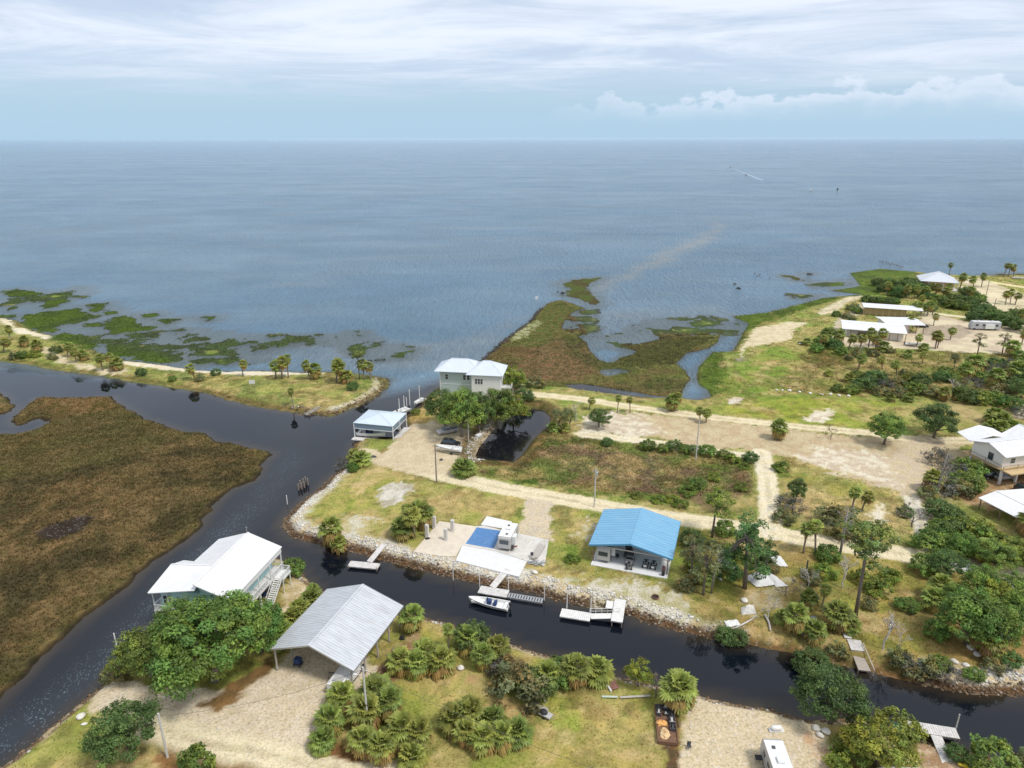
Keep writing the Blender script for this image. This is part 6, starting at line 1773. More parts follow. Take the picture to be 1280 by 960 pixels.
# ------------------------------------------------------------------ concrete yard with pillars, tarp and caravan
def slab_px(name, pts, m, label, cat, z=0.12, th=0.3, lift=0.0):
    w_ = [U(a, b, Z_UP + 0.1) for a, b in pts]
    cx, cy = ctr(w_)
    zt = max(ground(x, y) for x, y in w_ + [(cx, cy)])
    mb = MB()
    q_ = [(x - cx, y - cy) for x, y in w_]
    ar = sum(q_[i][0] * q_[(i + 1) % len(q_)][1] - q_[(i + 1) % len(q_)][0] * q_[i][1] for i in range(len(q_)))
    if ar < 0: q_ = q_[::-1]
    mb.prism(q_, -th, z)
    o = mb.build(name, m)
    o.location = (cx, cy, zt + lift)
    return tag(o, label, cat)


YARDZ = 1.30
def flat(name, pts, m, label, cat, z, th=0.25, kind=None):
    w_ = [U(a, b, z) for a, b in pts]
    cx, cy = ctr(w_)
    q_ = [(x - cx, y - cy) for x, y in w_]
    ar = sum(q_[i][0] * q_[(i + 1) % len(q_)][1] - q_[(i + 1) % len(q_)][0] * q_[i][1] for i in range(len(q_)))
    if ar < 0: q_ = q_[::-1]
    mb = MB(); mb.prism(q_, -th, 0)
    o = mb.build(name, m); o.location = (cx, cy, z)
    return tag(o, label, cat, kind=kind)


V5 = lambda *p: [(500 + x / 6.4, 620 + y / 6.4) for x, y in p]
flat('concrete_pad', V5((310, 200), (602, 242), (560, 330), (492, 392), (440, 480), (330, 480), (100, 445), (165, 370)), M_CONCT, 'tan concrete pad with four pillars beside the blue tarp', 'concrete pad', 1.34, 1.0)
flat('concrete_pad', V5((492, 392), (602, 242), (660, 235), (820, 275), (900, 290), (1185, 350), (1150, 560), (1012, 520), (760, 440)), M_CONC, 'grey concrete pad carrying the tarp and the caravan', 'concrete pad', 1.32, 1.0)
flat('concrete_pad', V5((440, 515), (492, 394), (760, 442), (1010, 522), (945, 645)), M_CONCW, 'bright new concrete apron in front of the caravan by the canal', 'concrete pad', 1.36, 1.0)
flat('concrete_pad', V5((690, 160), (890, 205), (865, 268), (642, 228)), M_CONCW, 'bright square concrete pad behind the blue tarp', 'concrete pad', 1.36, 1.0)
flat('tarp', V5((610, 250), (810, 278), (745, 420), (520, 380)), M_TARP, 'wrinkled blue tarp lying flat on the concrete left of the caravan', 'tarp', 1.345, 0.02)
for i, (a, b, c_, d) in enumerate(((212, 318, 1.9, 'pillar of the concrete pad nearest the left lawn, black tarp at its foot'), (270, 250, 2.0, 'pillar at the back left corner of the tan pad'),
                                   (362, 352, 1.9, 'front pillar of the two standing inside the tan pad'), (415, 280, 1.9, 'rear pillar of the two standing inside the tan pad'))):
    x, y = U(500 + a / 6.4, 620 + b / 6.4, 1.34)
    mb = MB(); mb.box(-.32, .32, -.32, .32, 0, 2.5); mb.box(-.36, .36, -.36, .36, 0, 0.15)
    o = mb.build('concrete_pillar', M_CONC, bevel=0.03); o.location = (x, y, 1.34); o.rotation_euler = (0, 0, -0.3)
    tag(o, d, 'pillar', 'pillars of the concrete yard')
# crumpled black sheet at the first pillar
def heap(name, m, label, cat, px, py, r, h, seed=1, n=26, xy=None, dz=0):
    rng = np.random.RandomState(seed)
    mb = MB(); rows = 6
    rings = []
    for j in range(rows + 1):
        a = math.pi / 2 * j / rows
        rings.append([(r * max(math.cos(a), .05) * math.cos(2 * math.pi * k / 14) * rng.uniform(.75, 1.2), r * .7 * max(math.cos(a), .05) * math.sin(2 * math.pi * k / 14) * rng.uniform(.75, 1.2),
                       -0.05 + h * math.sin(a) * rng.uniform(.6, 1.15)) for k in range(14)])
    mb.loft(rings)
    o = mb.build(name, m)
    if xy is None: place(o, px, py, dz=dz)
    else: o.location = (*xy, ground(*xy) + dz)
    return tag(o, label, cat)


heap('black_sheet', M_BLK, 'crumpled black sheet at the foot of the left pillar', 'plastic sheet', 533.5, 674, 0.7, 0.5)
# ------------------------------------------------------------------ vehicles and boats
def wheel(parent, x, y, r=0.33, w=0.2, name='wheel'):
    mb = MB(); mb.tube([(x - w / 2, y, r), (x + w / 2, y, r)], r, 18)
    o = mb.build(name, M_BLK, parent)
    m2 = MB(); s = 1 if x > 0 else -1
    m2.tube([(x + s * (w / 2 - 0.02), y, r), (x + s * (w / 2 + 0.015), y, r)], r * 0.58, 12)
    m2.build('rim', M_ALU, o)


def caravan(label, L=7.4, W_=2.45, H=2.6, skin=M_RVW, side=M_RVG, slide=True, fifth=False, name='travel_trailer'):
    """front of the caravan towards -y (hitch end at +y)"""
    t = thing(name, label, 'caravan')
    mb = MB()
    y0, y1 = -L / 2, L / 2
    prof_ = [(y0, 0.55), (y0, 0.9), (y0 + 0.08, H + 0.25), (y0 + 0.35, H + 0.5), (y1 - 0.9, H + 0.5), (y1 - 0.25, H + 0.15), (y1, 1.5), (y1 - 0.15, 0.55)]
    mb.prism(prof_, -W_ / 2, W_ / 2, 'x'); mb.build('body', side, t, bevel=0.05)
    mb = MB(); mb.slab([(-W_ / 2 - .03, y0 + .3, H + .56), (W_ / 2 + .03, y0 + .3, H + .56), (W_ / 2 + .03, y1 - .85, H + .56), (-W_ / 2 - .03, y1 - .85, H + .56)], 0.05); mb.build('roof', skin, t)
    mb = MB(); mb.box(-.45, .45, -0.4, 0.5, H + .56, H + .85); mb.build('air_conditioner', M_TRIM, t, bevel=0.06)
    for (x, y) in ((0.2, y0 + 1.3), (-0.3, y1 - 2.0)):
        mb = MB(); mb.box(x - .2, x + .2, y - .2, y + .2, H + .56, H + .68); mb.build('roof_vent', M_DKG, t)
    mb = MB(); mb.box(-.85, .85, y0 - .02, y0 + .06, 1.5, 2.3); mb.build('rear_window', M_GLASS, t)
    for s in (-1, 1):
        for (y, w) in ((y0 + 1.5, 1.0), (0.5, 0.9), (y1 - 1.7, 0.8)):
            mb = MB(); mb.box(s * W_ / 2 - .03, s * W_ / 2 + .02, y - w / 2, y + w / 2, 1.5, 2.15); mb.build('window', M_GLASS, t)
        for y in (-0.5, 0.35): wheel(t, s * (W_ / 2 - .12), y, 0.34)
        mb = MB(); mb.box(s * W_ / 2 - .01, s * W_ / 2 + .012, y0 + .3, y1 - .6, 1.0, 1.12); mb.build('stripe', M_DKG, t)
    mb = MB(); mb.box(W_ / 2, W_ / 2 + .03, y1 - 2.9, y1 - 2.25, 0.7, 2.4); mb.build('door', skin, t)
    if slide:
        mb = MB(); mb.box(W_ / 2, W_ / 2 + .7, -2.1, -0.75, 0.9, 2.7); mb.build('slide_out', skin, t, bevel=0.04)
    mb = MB()
    for s in (-1, 1): mb.bar((s * 0.9, y1 - .3, 0.5), (0, y1 + 1.2, 0.5), 0.1, 0.12)
    mb.box(-W_ / 2 + .2, W_ / 2 - .2, y0 + .2, y1 - .2, 0.42, 0.56)
    mb.tube([(0, y1 + 1.1, -0.02), (0, y1 + 1.1, 0.8)], 0.04, 8)
    mb.build('hitch_frame', M_DKG, t)
    mb = MB(); mb.box(-.35, .35, y1 + .25, y1 + .65, 0.56, 1.1); mb.build('gas_box', M_TRIM, t, bevel=0.05)
    return t


r3 = math.radians(-17)
# bottom edge trailer
t = caravan('white travel trailer on the gravel lot with a covered gas tank in front', L=8.0, slide=False)
t.children[0].data.materials[0] = M_RVW
x, y = U(973.5, 962, 3.5)
t.location = (x + .1, y + 0.3, 1.25); t.rotation_euler = (0, 0, math.radians(-3.5)); t.scale = (0.94, 1.0, 1.0)
# yard trailer (facing the canal)
t = caravan('white and grey travel trailer parked next to the blue tarp', L=6.4, W_=2.4, H=2.4)
x, y = U(629, 689, 1.35)
t.location = (x + 0.9, y + 3.1, 1.34); t.rotation_euler = (0, 0, math.radians(-16))
# under the blue roof
t = caravan('white caravan with dark rear window parked under the blue roof', L=7.2, W_=2.45, H=2.5, slide=True)
x, y = F3(-4.9, -2.9)
t.location = (x, y, ground(23.2, 115.6) + 0.19); t.rotation_euler = (0, 0, math.radians(-18.6))


def boat(label, L=6.6, W_=2.3, H=1.05, hull=M_GEL, console=True, ttop=False, motor=True, canvas=None, name='motor_boat', seats=True):
    """bow towards -x; keel at z=0"""
    t = thing(name, label, 'boat')
    N = 14; out_ = []; inn = []
    for i in range(N + 1):
        u = i / N                                   # 0 bow .. 1 stern
        w = W_ / 2 * (1 - (1 - u) ** 2.6) ** 0.75 if u > 0 else 0.03
        w = max(w, 0.03)
        x = -L / 2 + u * L
        sh_ = H + 0.28 * (1 - u) ** 2
        kz = 0.0 + 0.55 * (1 - u) ** 3.2
        out_.append([(x, 0, kz), (x + 0.0, w * 0.72, kz + (sh_ - kz) * 0.36), (x - 0.15 * (1 - u), w, sh_), (x - 0.1 * (1 - u), w * 0.88, sh_ + 0.0), (x, w * 0.80, sh_ - 0.48 * min(1, u * 3)),
                     (x, -w * 0.80, sh_ - 0.48 * min(1, u * 3)), (x - 0.1 * (1 - u), -w * 0.88, sh_), (x - 0.15 * (1 - u), -w, sh_), (x, -w * 0.72, kz + (sh_ - kz) * 0.36)])
    mb = MB(); mb.loft(out_); mb.build('hull', hull, t, smooth=False)
    mb = MB()
    mb.box(-L * .38 - 0.3, -L * .22, -W_ * .26, W_ * .26, H - 0.42, H - 0.02); mb.build('bow_locker', M_GEL, t, bevel=0.05)
    if console:
        mb = MB(); mb.box(-0.25, 0.45, -0.4, 0.4, H - 0.42, H + 0.42); mb.build('console', canvas or M_GEL, t, bevel=0.05)
        mb = MB(); mb.box(-0.32, -0.26, -0.42, 0.42, H + 0.25, H + 0.72); mb.build('windshield', M_GLASS, t)
    if seats:
        mb = MB(); mb.box(0.9, 1.4, -0.5, 0.5, H - 0.42, H + 0.2); mb.box(1.3, 1.42, -0.5, 0.5, H + .2, H + .5); mb.build('seat', canvas or M_TRIM, t, bevel=0.04)
        mb = MB(); mb.box(L / 2 - .75, L / 2 - .2, -W_ * .36, W_ * .36, H - 0.42, H - 0.05); mb.build('stern_bench', M_GEL, t, bevel=0.04)
    if ttop:
        for (a, b) in ((-.3, -.6), (-.3, .6), (1.0, -.6), (1.0, .6)):
            mb = MB(); mb.tube([(a, b, H - .4), (a * .9, b * 1.05, H + 1.45)], 0.03, 6); mb.build('top_leg', M_ALU, t)
        mb = MB(); mb.box(-.7, 1.4, -.85, .85, H + 1.45, H + 1.5); mb.build('top', M_TRIM, t, bevel=0.02)
    if motor:
        mb = MB(); mb.box(L / 2 + .05, L / 2 + .55, -.2, .2, H + .05, H + .55); mo = mb.build('outboard_motor', M_BLK, t, bevel=0.07)
        m2 = MB(); m2.box(L / 2 + .2, L / 2 + .42, -.08, .08, -0.2, H + .06); m2.build('shaft', M_DKG, mo)
    return t


def boat_trailer(label, L=6.5, W_=2.1):
    t = thing('boat_trailer', label, 'trailer')
    mb = MB()
    for s in (-1, 1): mb.bar((-L * .1, s * W_ * .42, .5), (L / 2, s * W_ * .42, .5), .08, .1); mb.bar((-L * .1, s * W_ * .42, .5), (-L * .55, 0, .5), .08, .1)
    for x in (0, 1.2, 2.4): mb.bar((x, -W_ * .42, .5), (x, W_ * .42, .5), .08)
    mb.build('frame', M_STEEL, t)
    for s in (-1, 1):
        m2 = MB(); m2.tube([(1.0, s * W_ * .5 - .1, .32), (1.0, s * W_ * .5 + .1, .32)], .32, 14); m2.build('wheel', M_BLK, t)
    return t


def car(kind, label, paint):
    """front towards -y"""
    t = thing('parked_car' if kind == 'suv' else 'pickup_truck', label, 'car' if kind == 'suv' else 'pickup truck')
    W_ = 1.95
    L = 4.9 if kind == 'suv' else 5.7
    mb = MB()
    y0 = -L / 2; y1 = L / 2
    mb.prism([(y0, .45), (y0 + .05, .95), (y0 + .25, 1.05), (y0 + 1.3, 1.15), (y1 - .05, 1.12), (y1, .5), (y1 - .1, .38), (y0 + .1, .38)], -W_ / 2, W_ / 2, 'x')
    bd = mb.build('body', paint, t, bevel=0.07)
    c0, c1 = (y0 + 1.25, y1 - .15) if kind == 'suv' else (y0 + 1.3, y0 + 3.5)
    mb = MB()
    rg = []
    for (z, a, b, hw) in ((1.13, c0, c1, W_ / 2 - .04), (1.72, c0 + .75, c1 - (.4 if kind == 'suv' else .25), W_ / 2 - .24)):
        rg.append([(-hw, a, z), (hw, a, z), (hw, b, z), (-hw, b, z)])
    mb.loft(rg); mb.build('windows', M_GLASS, t, bevel=0.03)
    mb = MB(); a, b, hw = c0 + .72, c1 - (.36 if kind == 'suv' else .2), W_ / 2 - .22
    mb.box(-hw, hw, a, b, 1.722, 1.79); mb.build('roof', paint, t, bevel=0.03)
    if kind != 'suv':
        mb = MB(); mb.box(-W_ / 2 + .15, W_ / 2 - .15, c1 + .1, y1 - .1, 1.12, 1.14); mb.build('truck_bed', M_DKG, t)
        mb = MB()
        for s in (-1, 1): mb.bar((s * .85, c0 + .6, 1.95), (s * .85, y1 - .1, 1.95), .06); [mb.bar((s * .85, yy, 1.12), (s * .85, yy, 1.95), .06) for yy in (c1 + .2, y1 - .2)]
        for yy in (c1 + .2, y1 - .2): mb.bar((-.85, yy, 1.97), (.85, yy, 1.97), .06)
        mb.build('ladder_rack', M_ALU, t)
    for s in (-1, 1):
        for y in (y0 + .95, y1 - 1.0): wheel(t, s * (W_ / 2 - .1), y, .36, .24)
        mb = MB(); mb.box(s * .72 - .2, s * .72 + .2, y0 - .01, y0 + .1, .68, .86); mb.build('headlight', M_TRIM, t)
        mb = MB(); mb.box(s * .78 - .14, s * .78 + .14, y1 - .08, y1 + .01, .75, .95); mb.build('tail_light', M_RED, t)
    return t


def at_px(o, px, py, rz, dz=0.0, z=None):
    if z is None: x, y, zz_ = P(px, py)
    else: x, y = U(px, py, z); zz_ = z
    o.location = (x, y, zz_ + dz); o.rotation_euler = (0, 0, rz)
    return o


# cars on the far yard
at_px(car('pickup', 'silver pickup with a ladder rack under the oaks by the grey house', M_CARS), 559, 541, math.radians(-62 - 0))
at_px(car('suv', 'black car parked behind the white boat on the far yard', M_CARB), 563, 557, math.radians(72))
b = boat('white boat parked on its trailer beside the black car', L=6.4, W_=2.2, motor=False, seats=True, console=False)
at_px(b, 560.5, 565.5, math.radians(-16), dz=0.45)
bt = boat_trailer('low trailer carrying the white boat beside the black car'); at_px(bt, 560.5, 565.5, math.radians(-16))
# boats at the point
b = boat('white boat lying by pilings left of the grey house', L=8.4, W_=2.7, H=1.3, console=True); at_px(b, 497, 519, math.radians(52), dz=-0.15, z=0)
b = boat('small white boat at the tip of the point by the grey house', L=5.0, W_=1.9, motor=False, console=False); at_px(b, 524, 504, math.radians(60), dz=-0.1, z=0)
b = boat('white centre-console boat hanging under the boat shelter roof', L=7.6, W_=2.6, H=1.3, ttop=False, canvas=M_BCAN); x, y = F4(-1.3, -3.3); b.location = (x, y, 1.0); b.rotation_euler = (0, 0, math.radians(-13.5) + math.pi)
b = boat('second boat deeper inside the boat shelter', L=6.6, W_=2.4, H=1.1, hull=M_DKG); x, y = F4(1.2, 1.8); b.location = (x, y, 0.9); b.rotation_euler = (0, 0, math.radians(-13.5))
# moored fishing boat
b = boat('white fishing boat with navy seats moored at the middle dock', L=7.0, W_=2.35, H=1.05, canvas=M_BCAN, ttop=False); at_px(b, 610, 757, math.radians(-17), dz=-0.22, z=0)
# vehicle under grey pavilion
t = thing('covered_boat', 'white shrink-wrapped boat poking out under the grey pavilion eave', 'boat')
mb = MB(); mb.loft([[(-1.3, -3.6, .9), (1.3, -3.6, .9), (1.35, -3.6, 1.9), (0, -3.6, 2.1), (-1.35, -3.6, 1.9)], [(-1.3, 1.0, .8), (1.3, 1.0, .8), (1.35, 1.0, 2.1), (0, 1.0, 2.6), (-1.35, 1.0, 2.1)], [(-.5, 3.6, 1.0), (.5, 3.6, 1.0), (.5, 3.6, 1.9), (0, 3.6, 2.1), (-.5, 3.6, 1.9)]])
mb.build('hull', M_GEL, t, bevel=0.06)
mb = MB(); mb.box(-.9, .9, -3.72, -3.5, .2, .9); mb.box(-1.1, 1.1, -3.3, 3.0, .35, .5); mb.build('cradle', M_BLK, t)
mb = MB(); mb.box(-.7, .7, -3.0, -2.0, 2.12, 2.35); mb.build('hatch', M_RVG, t, bevel=.04)
x, y = F1(4.6, -5.4); t.location = (x, y, ground(x, y)); t.rotation_euler = (0, 0, math.radians(-18.5))
# motorhome far right
t = thing('motorhome', 'long grey and white motorhome parked at the edge of the pale yard', 'motorhome')
mb = MB(); mb.prism([(-5.6, .5), (-5.6, 2.2), (-5.1, 3.3), (5.6, 3.4), (5.6, .5)], -1.25, 1.25, 'y'); mb.build('body', mat('motorhome_paint', (.40, .41, .43), .35, var=.15, scale=.8), t, bevel=.12)
mb = MB(); mb.box(-4.9, 5.5, -1.2, 1.2, 3.38, 3.46); mb.build('roof', M_RVW, t)
for x in (-3.4, -.8, 1.6, 4.0):
    mb = MB(); mb.box(x - .55, x + .55, -1.28, -1.22, 1.7, 2.5); mb.build('window', M_GLASS, t)
mb = MB(); mb.box(-.4, 3.0, -1.9, -1.25, .8, 2.7); mb.build('slide_out', M_RVW, t)
for x in (-2.5, 2.6):
    mb = MB(); mb.box(x - .5, x + .5, -.4, .4, 3.46, 3.75); mb.build('air_conditioner', M_TRIM, t)
for x in (-4.2, 3.4):
    mb = MB(); mb.tube([(x, -1.15, .45), (x, -1.3, .45)], .45, 14); mb.tube([(x, 1.15, .45), (x, 1.3, .45)], .45, 14); mb.build('wheels', M_BLK, t)
at_px(t, 1229, 413, math.radians(-8))
# vehicle beneath the middle shed, cars in the long shed yard
at_px(car('suv', 'dark car standing under the end of the middle long shed', M_CARB), 1151, 410, math.radians(80))
at_px(car('suv', 'black car in the bay of the front long shed', M_CARB), 1071, 425, math.radians(95))
b = boat('small white skiff on the ground right of the front long shed', L=5.4, W_=1.8, H=.8, motor=True, console=False); at_px(b, 1140, 433, math.radians(170), dz=.1)
b = boat('dark skiff lying on the green bank at the left of the long sheds', L=5.6, W_=1.8, H=.7, hull=M_DKG, motor=False, console=False, seats=False); at_px(b, 1005, 431, math.radians(8), dz=.05)
at_px(car('suv', 'dark car parked under the white house at the right edge', M_CARB), 1236, 598, math.radians(100), dz=0.05)
at_px(car('suv', 'silver car parked under the white house beside the dark one', M_CARS), 1253, 600, math.radians(100), dz=0.05)
at_px(car('suv', 'black car cut by the right edge beyond the shed roof', M_CARB), 1282, 618, math.radians(20))
b = boat('white skiff beached at the far right shore', L=5.4, W_=2.0, H=.9, motor=False, console=False); at_px(b, 1272, 350, math.radians(170), dz=.1)


# ------------------------------------------------------------------ things under and around the blue roof
def golf_cart(label, x, y, rz, zz_, col):
    t = thing('utility_buggy', label, 'buggy', (x, y, zz_), rz)
    mb = MB(); mb.prism([(-1.3, .35), (-1.3, .8), (-.6, .95), (-.3, .6), (.5, .6), (.6, .95), (1.35, .9), (1.35, .35)], -.62, .62, 'x'); mb.build('body', col, t, bevel=.05)
    mb = MB(); mb.box(-.55, .55, .0, .5, .6, .85); mb.box(-.55, .55, .42, .55, .85, 1.3); mb.build('seat', M_BLK, t)
    mb = MB()
    for s in (-1, 1): mb.bar((s * .58, -.55, .9), (s * .58, -.3, 1.8), .04); mb.bar((s * .58, .7, .9), (s * .58, .6, 1.8), .04)
    mb.build('roll_cage', M_DKG, t)
    mb = MB(); mb.box(-.65, .65, -.5, .8, 1.8, 1.86); mb.build('canopy', M_DKG, t)
    for s in (-1, 1):
        for yy in (-.85, .95): wheel(t, s * .62, yy, .28, .2)
    return t


def atv(label, x, y, rz, zz_, col):
    t = thing('quad_bike', label, 'quad bike', (x, y, zz_), rz)
    mb = MB(); mb.prism([(-.9, .4), (-.95, .75), (-.3, .85), (0, .7), (.5, .78), (.95, .8), (.9, .4)], -.28, .28, 'x'); mb.build('body', col, t, bevel=.05)
    mb = MB(); mb.box(-.2, .2, -.1, .55, .78, .92); mb.build('seat', M_BLK, t, bevel=.04)
    mb = MB(); mb.bar((-.38, -.4, 1.05), (.38, -.4, 1.05), .04); mb.bar((0, -.45, .8), (0, -.4, 1.05), .05); mb.build('handlebar', M_DKG, t)
    mb = MB(); mb.box(-.4, .4, -.95, -.5, .86, .9); mb.box(-.4, .4, .6, 1.0, .86, .9); mb.build('rack', M_DKG, t)
    for s in (-1, 1):
        for yy in (-.65, .65): wheel(t, s * .45, yy, .28, .22)
    return t


bz = ground(23.2, 115.6) + .185; br3 = math.radians(-18.6)
x, y = F3(-0.2, -4.6); golf_cart('open grey buggy under the front gable of the blue roof', x, y, br3 + math.pi, bz, M_RVG)
x, y = F3(-0.9, -2.4); golf_cart('dark buggy behind the grey one under the blue roof', x, y, br3, bz, M_DKG)
x, y = F3(-0.1, -6.4); atv('grey-green quad bike at the slab edge under the blue roof', x, y, br3 + .2, bz, mat('sage_plastic', (.22, .27, .24), .5))
x, y = F3(2.7, -5.0); atv('white quad bike right of the grey buggy', x, y, br3, bz, M_TRIM)
x, y = F3(4.1, -5.0); atv('second white quad bike, nearest the right posts of the blue roof', x, y, br3, bz, M_TRIM)
for i, (a, b_, l_, m_) in enumerate(((-2.6, -4.2, 'small black grill beside the caravan under the blue roof', M_BLK), (6.1, -6.9, 'black bin at the right front corner of the blue-roofed slab', M_BLK), (6.0, -5.4, 'red-brown tub by the right posts of the blue roof', M_RED))):
    x, y = F3(a, b_)
    t = thing('barbecue_grill' if i == 0 else 'bin', l_, 'grill' if i == 0 else 'bin', (x, y, bz), br3)
    mb = MB(); mb.tube([(0, 0, .35 if i == 0 else 0), (0, 0, .8)], [.25, .32], 14); mb.build('bowl' if i == 0 else 'body', m_, t)
    mb = MB(); mb.dome(0, 0, .8, .33, .33, .22 if i == 0 else .06); mb.build('lid', m_, t)
    if i == 0:
        for k in range(3):
            mb = MB(); a_ = k * 2.09; mb.bar((.15 * math.cos(a_), .15 * math.sin(a_), .4), (.35 * math.cos(a_), .35 * math.sin(a_), 0), .03); mb.build('leg', M_STEEL, t)
# fire ring on the stony lawn
t = thing('fire_ring', 'round rusty fire ring on the stony ground in front of the blue roof', 'fire ring'); place(t, 818, 747.5)
mb = MB()
for k in range(16):
    a0, a1 = 2 * math.pi * k / 16, 2 * math.pi * (k + 1) / 16
    mb.bar((.6 * math.cos(a0), .6 * math.sin(a0), .15), (.6 * math.cos(a1), .6 * math.sin(a1), .15), .08, .34)
mb.build('ring', M_RUST, t)
mb = MB(); mb.tube([(0, 0, -.02), (0, 0, .06)], .56, 16); mb.build('ashes', M_BLK, t)


# ------------------------------------------------------------------ docks
def planks(mb, x0, x1, y0, y1, z, step=0.3, along='x'):
    n = max(1, int(((x1 - x0) if along == 'x' else (y1 - y0)) / step))
    for i in range(n):
        if along == 'x':
            a = x0 + (x1 - x0) * i / n; b = x0 + (x1 - x0) * (i + 1) / n - 0.03
            mb.box(a, b, y0, y1, z - .05, z + RND.uniform(-.004, .006))
        else:
            a = y0 + (y1 - y0) * i / n; b = y0 + (y1 - y0) * (i + 1) / n - 0.03
            mb.box(x0, x1, a, b, z - .05, z + RND.uniform(-.004, .006))


def deckpart(parent, name, x0, x1, y0, y1, z, along='x', m=M_DOCK, beams=True):
    mb = MB(); planks(mb, x0, x1, y0, y1, z, along=along)
    if beams:
        mb.box(x0 + .05, x1 - .05, y0 + .05, y0 + .17, z - .25, z - .055); mb.box(x0 + .05, x1 - .05, y1 - .17, y1 - .05, z - .25, z - .055)
        mb.box(x0 + .05, x0 + .17, y0 + .18, y1 - .18, z - .25, z - .055); mb.box(x1 - .17, x1 - .05, y0 + .18, y1 - .18, z - .25, z - .055)
    return mb.build(name, m, parent)


def piling(parent, pts, z0, z1, r=.11, m=M_POLE):
    for (x, y) in pts:
        mb = MB(); mb.tube([(x, y, z0), (x, y, z1)], [r, r * .9], 9); mb.build('piling', m, parent)


def anchor(px, py, z=0.5): return (*U(px, py, z), 0)


da = math.radians(-14)
# left T dock
t = thing('floating_dock', 'small weathered T-shaped dock below the left lawn', 'dock', anchor(454, 706), math.radians(-9))
deckpart(t, 'platform', -2.9, 2.9, -.9, .9, .55)
g2 = MB(); g2.bar((.7, 1.0, .6), (1.9, 6.0, 1.35), 1.15, .08); g2.build('gangway', M_DOCK, t)
piling(t, [(-2.7, .8), (2.7, .8), (-2.7, -.8), (2.7, -.8)], -2, .7)
# middle dock with gangway, platform and slatted finger
t = thing('floating_dock', 'grey dock with gangway and slatted finger beside the moored fishing boat', 'dock', anchor(616, 740), math.radians(-15))
deckpart(t, 'platform', -2.6, 2.6, -1.0, 1.1, .6)
g2 = MB(); g2.bar((-.5, 1.1, .66), (.9, 6.0, 1.40), 1.3, .08); g2.build('gangway', M_DOCK, t)
g3 = MB()
for k in range(13): g3.box(2.7 + k * .48, 2.7 + k * .48 + .3, -.62, .38, .42, .5)
g3.box(2.65, 8.9, -.75, -.62, .2, .52); g3.box(2.65, 8.9, .38, .5, .2, .52)
g3.build('slatted_finger', M_STEEL, t)
for (x, y) in ((-2.9, 1.2), (2.3, 1.4), (8.9, .6), (-8.2, 2.2)):
    mb = MB(); mb.tube([(x, y, -2), (x, y, 3.4)], .07, 8); mb.build('mooring_post', M_PVC, t)
# right floating dock
t = thing('floating_dock', 'pale floating dock with railed ramp beside the upright landing', 'dock', anchor(733, 771), math.radians(-14.5))
deckpart(t, 'platform', -4.4, .6, -1.15, 1.0, .6, m=mat('pale_decking', (.66, .65, .63), .75, var=.12, scale=1.4))
mb = MB(); mb.bar((.6, .1, .62), (5.2, .9, 1.0), 1.35, .08); mb.build('ramp', MATS['pale_decking'], t)
mb = MB()
for yy in (.75,):
    mb.bar((.3, yy, 1.6), (5.2, yy + .8, 2.0), .06); mb.bar((.3, yy, 1.1), (5.2, yy + .8, 1.5), .05)
    for k in range(6): mb.bar((.3 + k * .97, yy + k * .16, .6), (.3 + k * .97, yy + k * .16, 1.62 + k * .08), .06)
mb.build('railing', M_PVC, t)
for (x, y) in ((-3.6, 1.1), (.4, 1.2)):
    mb = MB(); mb.tube([(x, y, -2), (x, y, 3.3)], .07, 8); mb.build('mooring_post', M_PVC, t)
t2 = thing('landing', 'pale wooden landing reaching from the bank beside the floating dock', 'dock', anchor(772, 765, 1.1), math.radians(-14))
deckpart(t2, 'deck', -.95, .95, -2.6, 3.4, 1.15, along='y', m=MATS['pale_decking'])
mb = MB(); mb.box(-2.2, -1.05, .6, 2.6, 1.0, 1.12); mb.build('side_step', MATS['pale_decking'], t2)
piling(t2, [(-.8, -2.4), (.8, -2.4), (-.8, 0), (.8, 0)], -2, 1.05)
# wooden steps at the right bank
t = thing('canal_steps', 'weathered wooden steps going down the right bank to the canal', 'dock', anchor(1073, 822, .8), math.radians(-10))
deckpart(t, 'upper_deck', -1.0, 1.0, .9, 3.4, 1.3, along='y'); deckpart(t, 'lower_deck', -.85, .85, -2.8, .7, .75, along='y', m=mat('brown_decking', (.36, .31, .26), .85, var=.2, stretch=(1, 5, 1)))
mb = MB(); mb.box(-1.3, -.2, 3.5, 5.0, 1.3, 1.38); mb.build('top_step', M_DOCK, t)
piling(t, [(-.8, -2.6), (.8, -2.6), (-.85, 1.0), (.85, 1.0)], -2, .7)
mb = MB(); mb.bar((1.0, 2.2, 1.7), (1.25, -2.9, 1.1), .1); mb.bar((1.0, 2.2, 1.25), (1.0, 2.2, 1.7), .1); mb.bar((1.2, -2.9, .1), (1.25, -2.9, 1.1), .1); mb.build('handrail', M_WOOD, t)
# old T jetty bottom right
t = thing('wooden_jetty', 'old T-shaped plank jetty at the bottom right of the canal', 'dock', anchor(1165, 913, 1.1), math.radians(-13))
deckpart(t, 'head', -2.95, 2.95, -.9, .95, 1.15, along='x'); deckpart(t, 'walkway', -.6, .75, -6.6, -.95, 1.14, along='y')
piling(t, [(-2.8, -.8), (2.8, -.8), (-2.8, .8), (0, .85)], -2, 1.1)
piling(t, [(3.05, 1.0)], -2, 3.4, .09, M_PPOLE); piling(t, [(-2.85, 1.05)], -2, 2.0, .06, M_PPOLE)
# broken landing on the barrier strip
t = thing('broken_landing', 'collapsed grey plank landing on the barrier strip bank', 'dock'); x, y, z = P(392, 514); t.location = (x, y, .2); t.rotation_euler = (0, 0, math.radians(-30))
mb = MB()
for k in range(9): mb.bar((-.9, -3 + k * .62, .25 + k * .07), (.9, -3 + k * .62 + RND.uniform(-.1, .1), .25 + k * .07), .28, .06)
mb.build('deck', M_WOOD, t)
piling(t, [(-.9, -2.8), (.9, -2.8), (-.9, .5)], -1.5, .9)
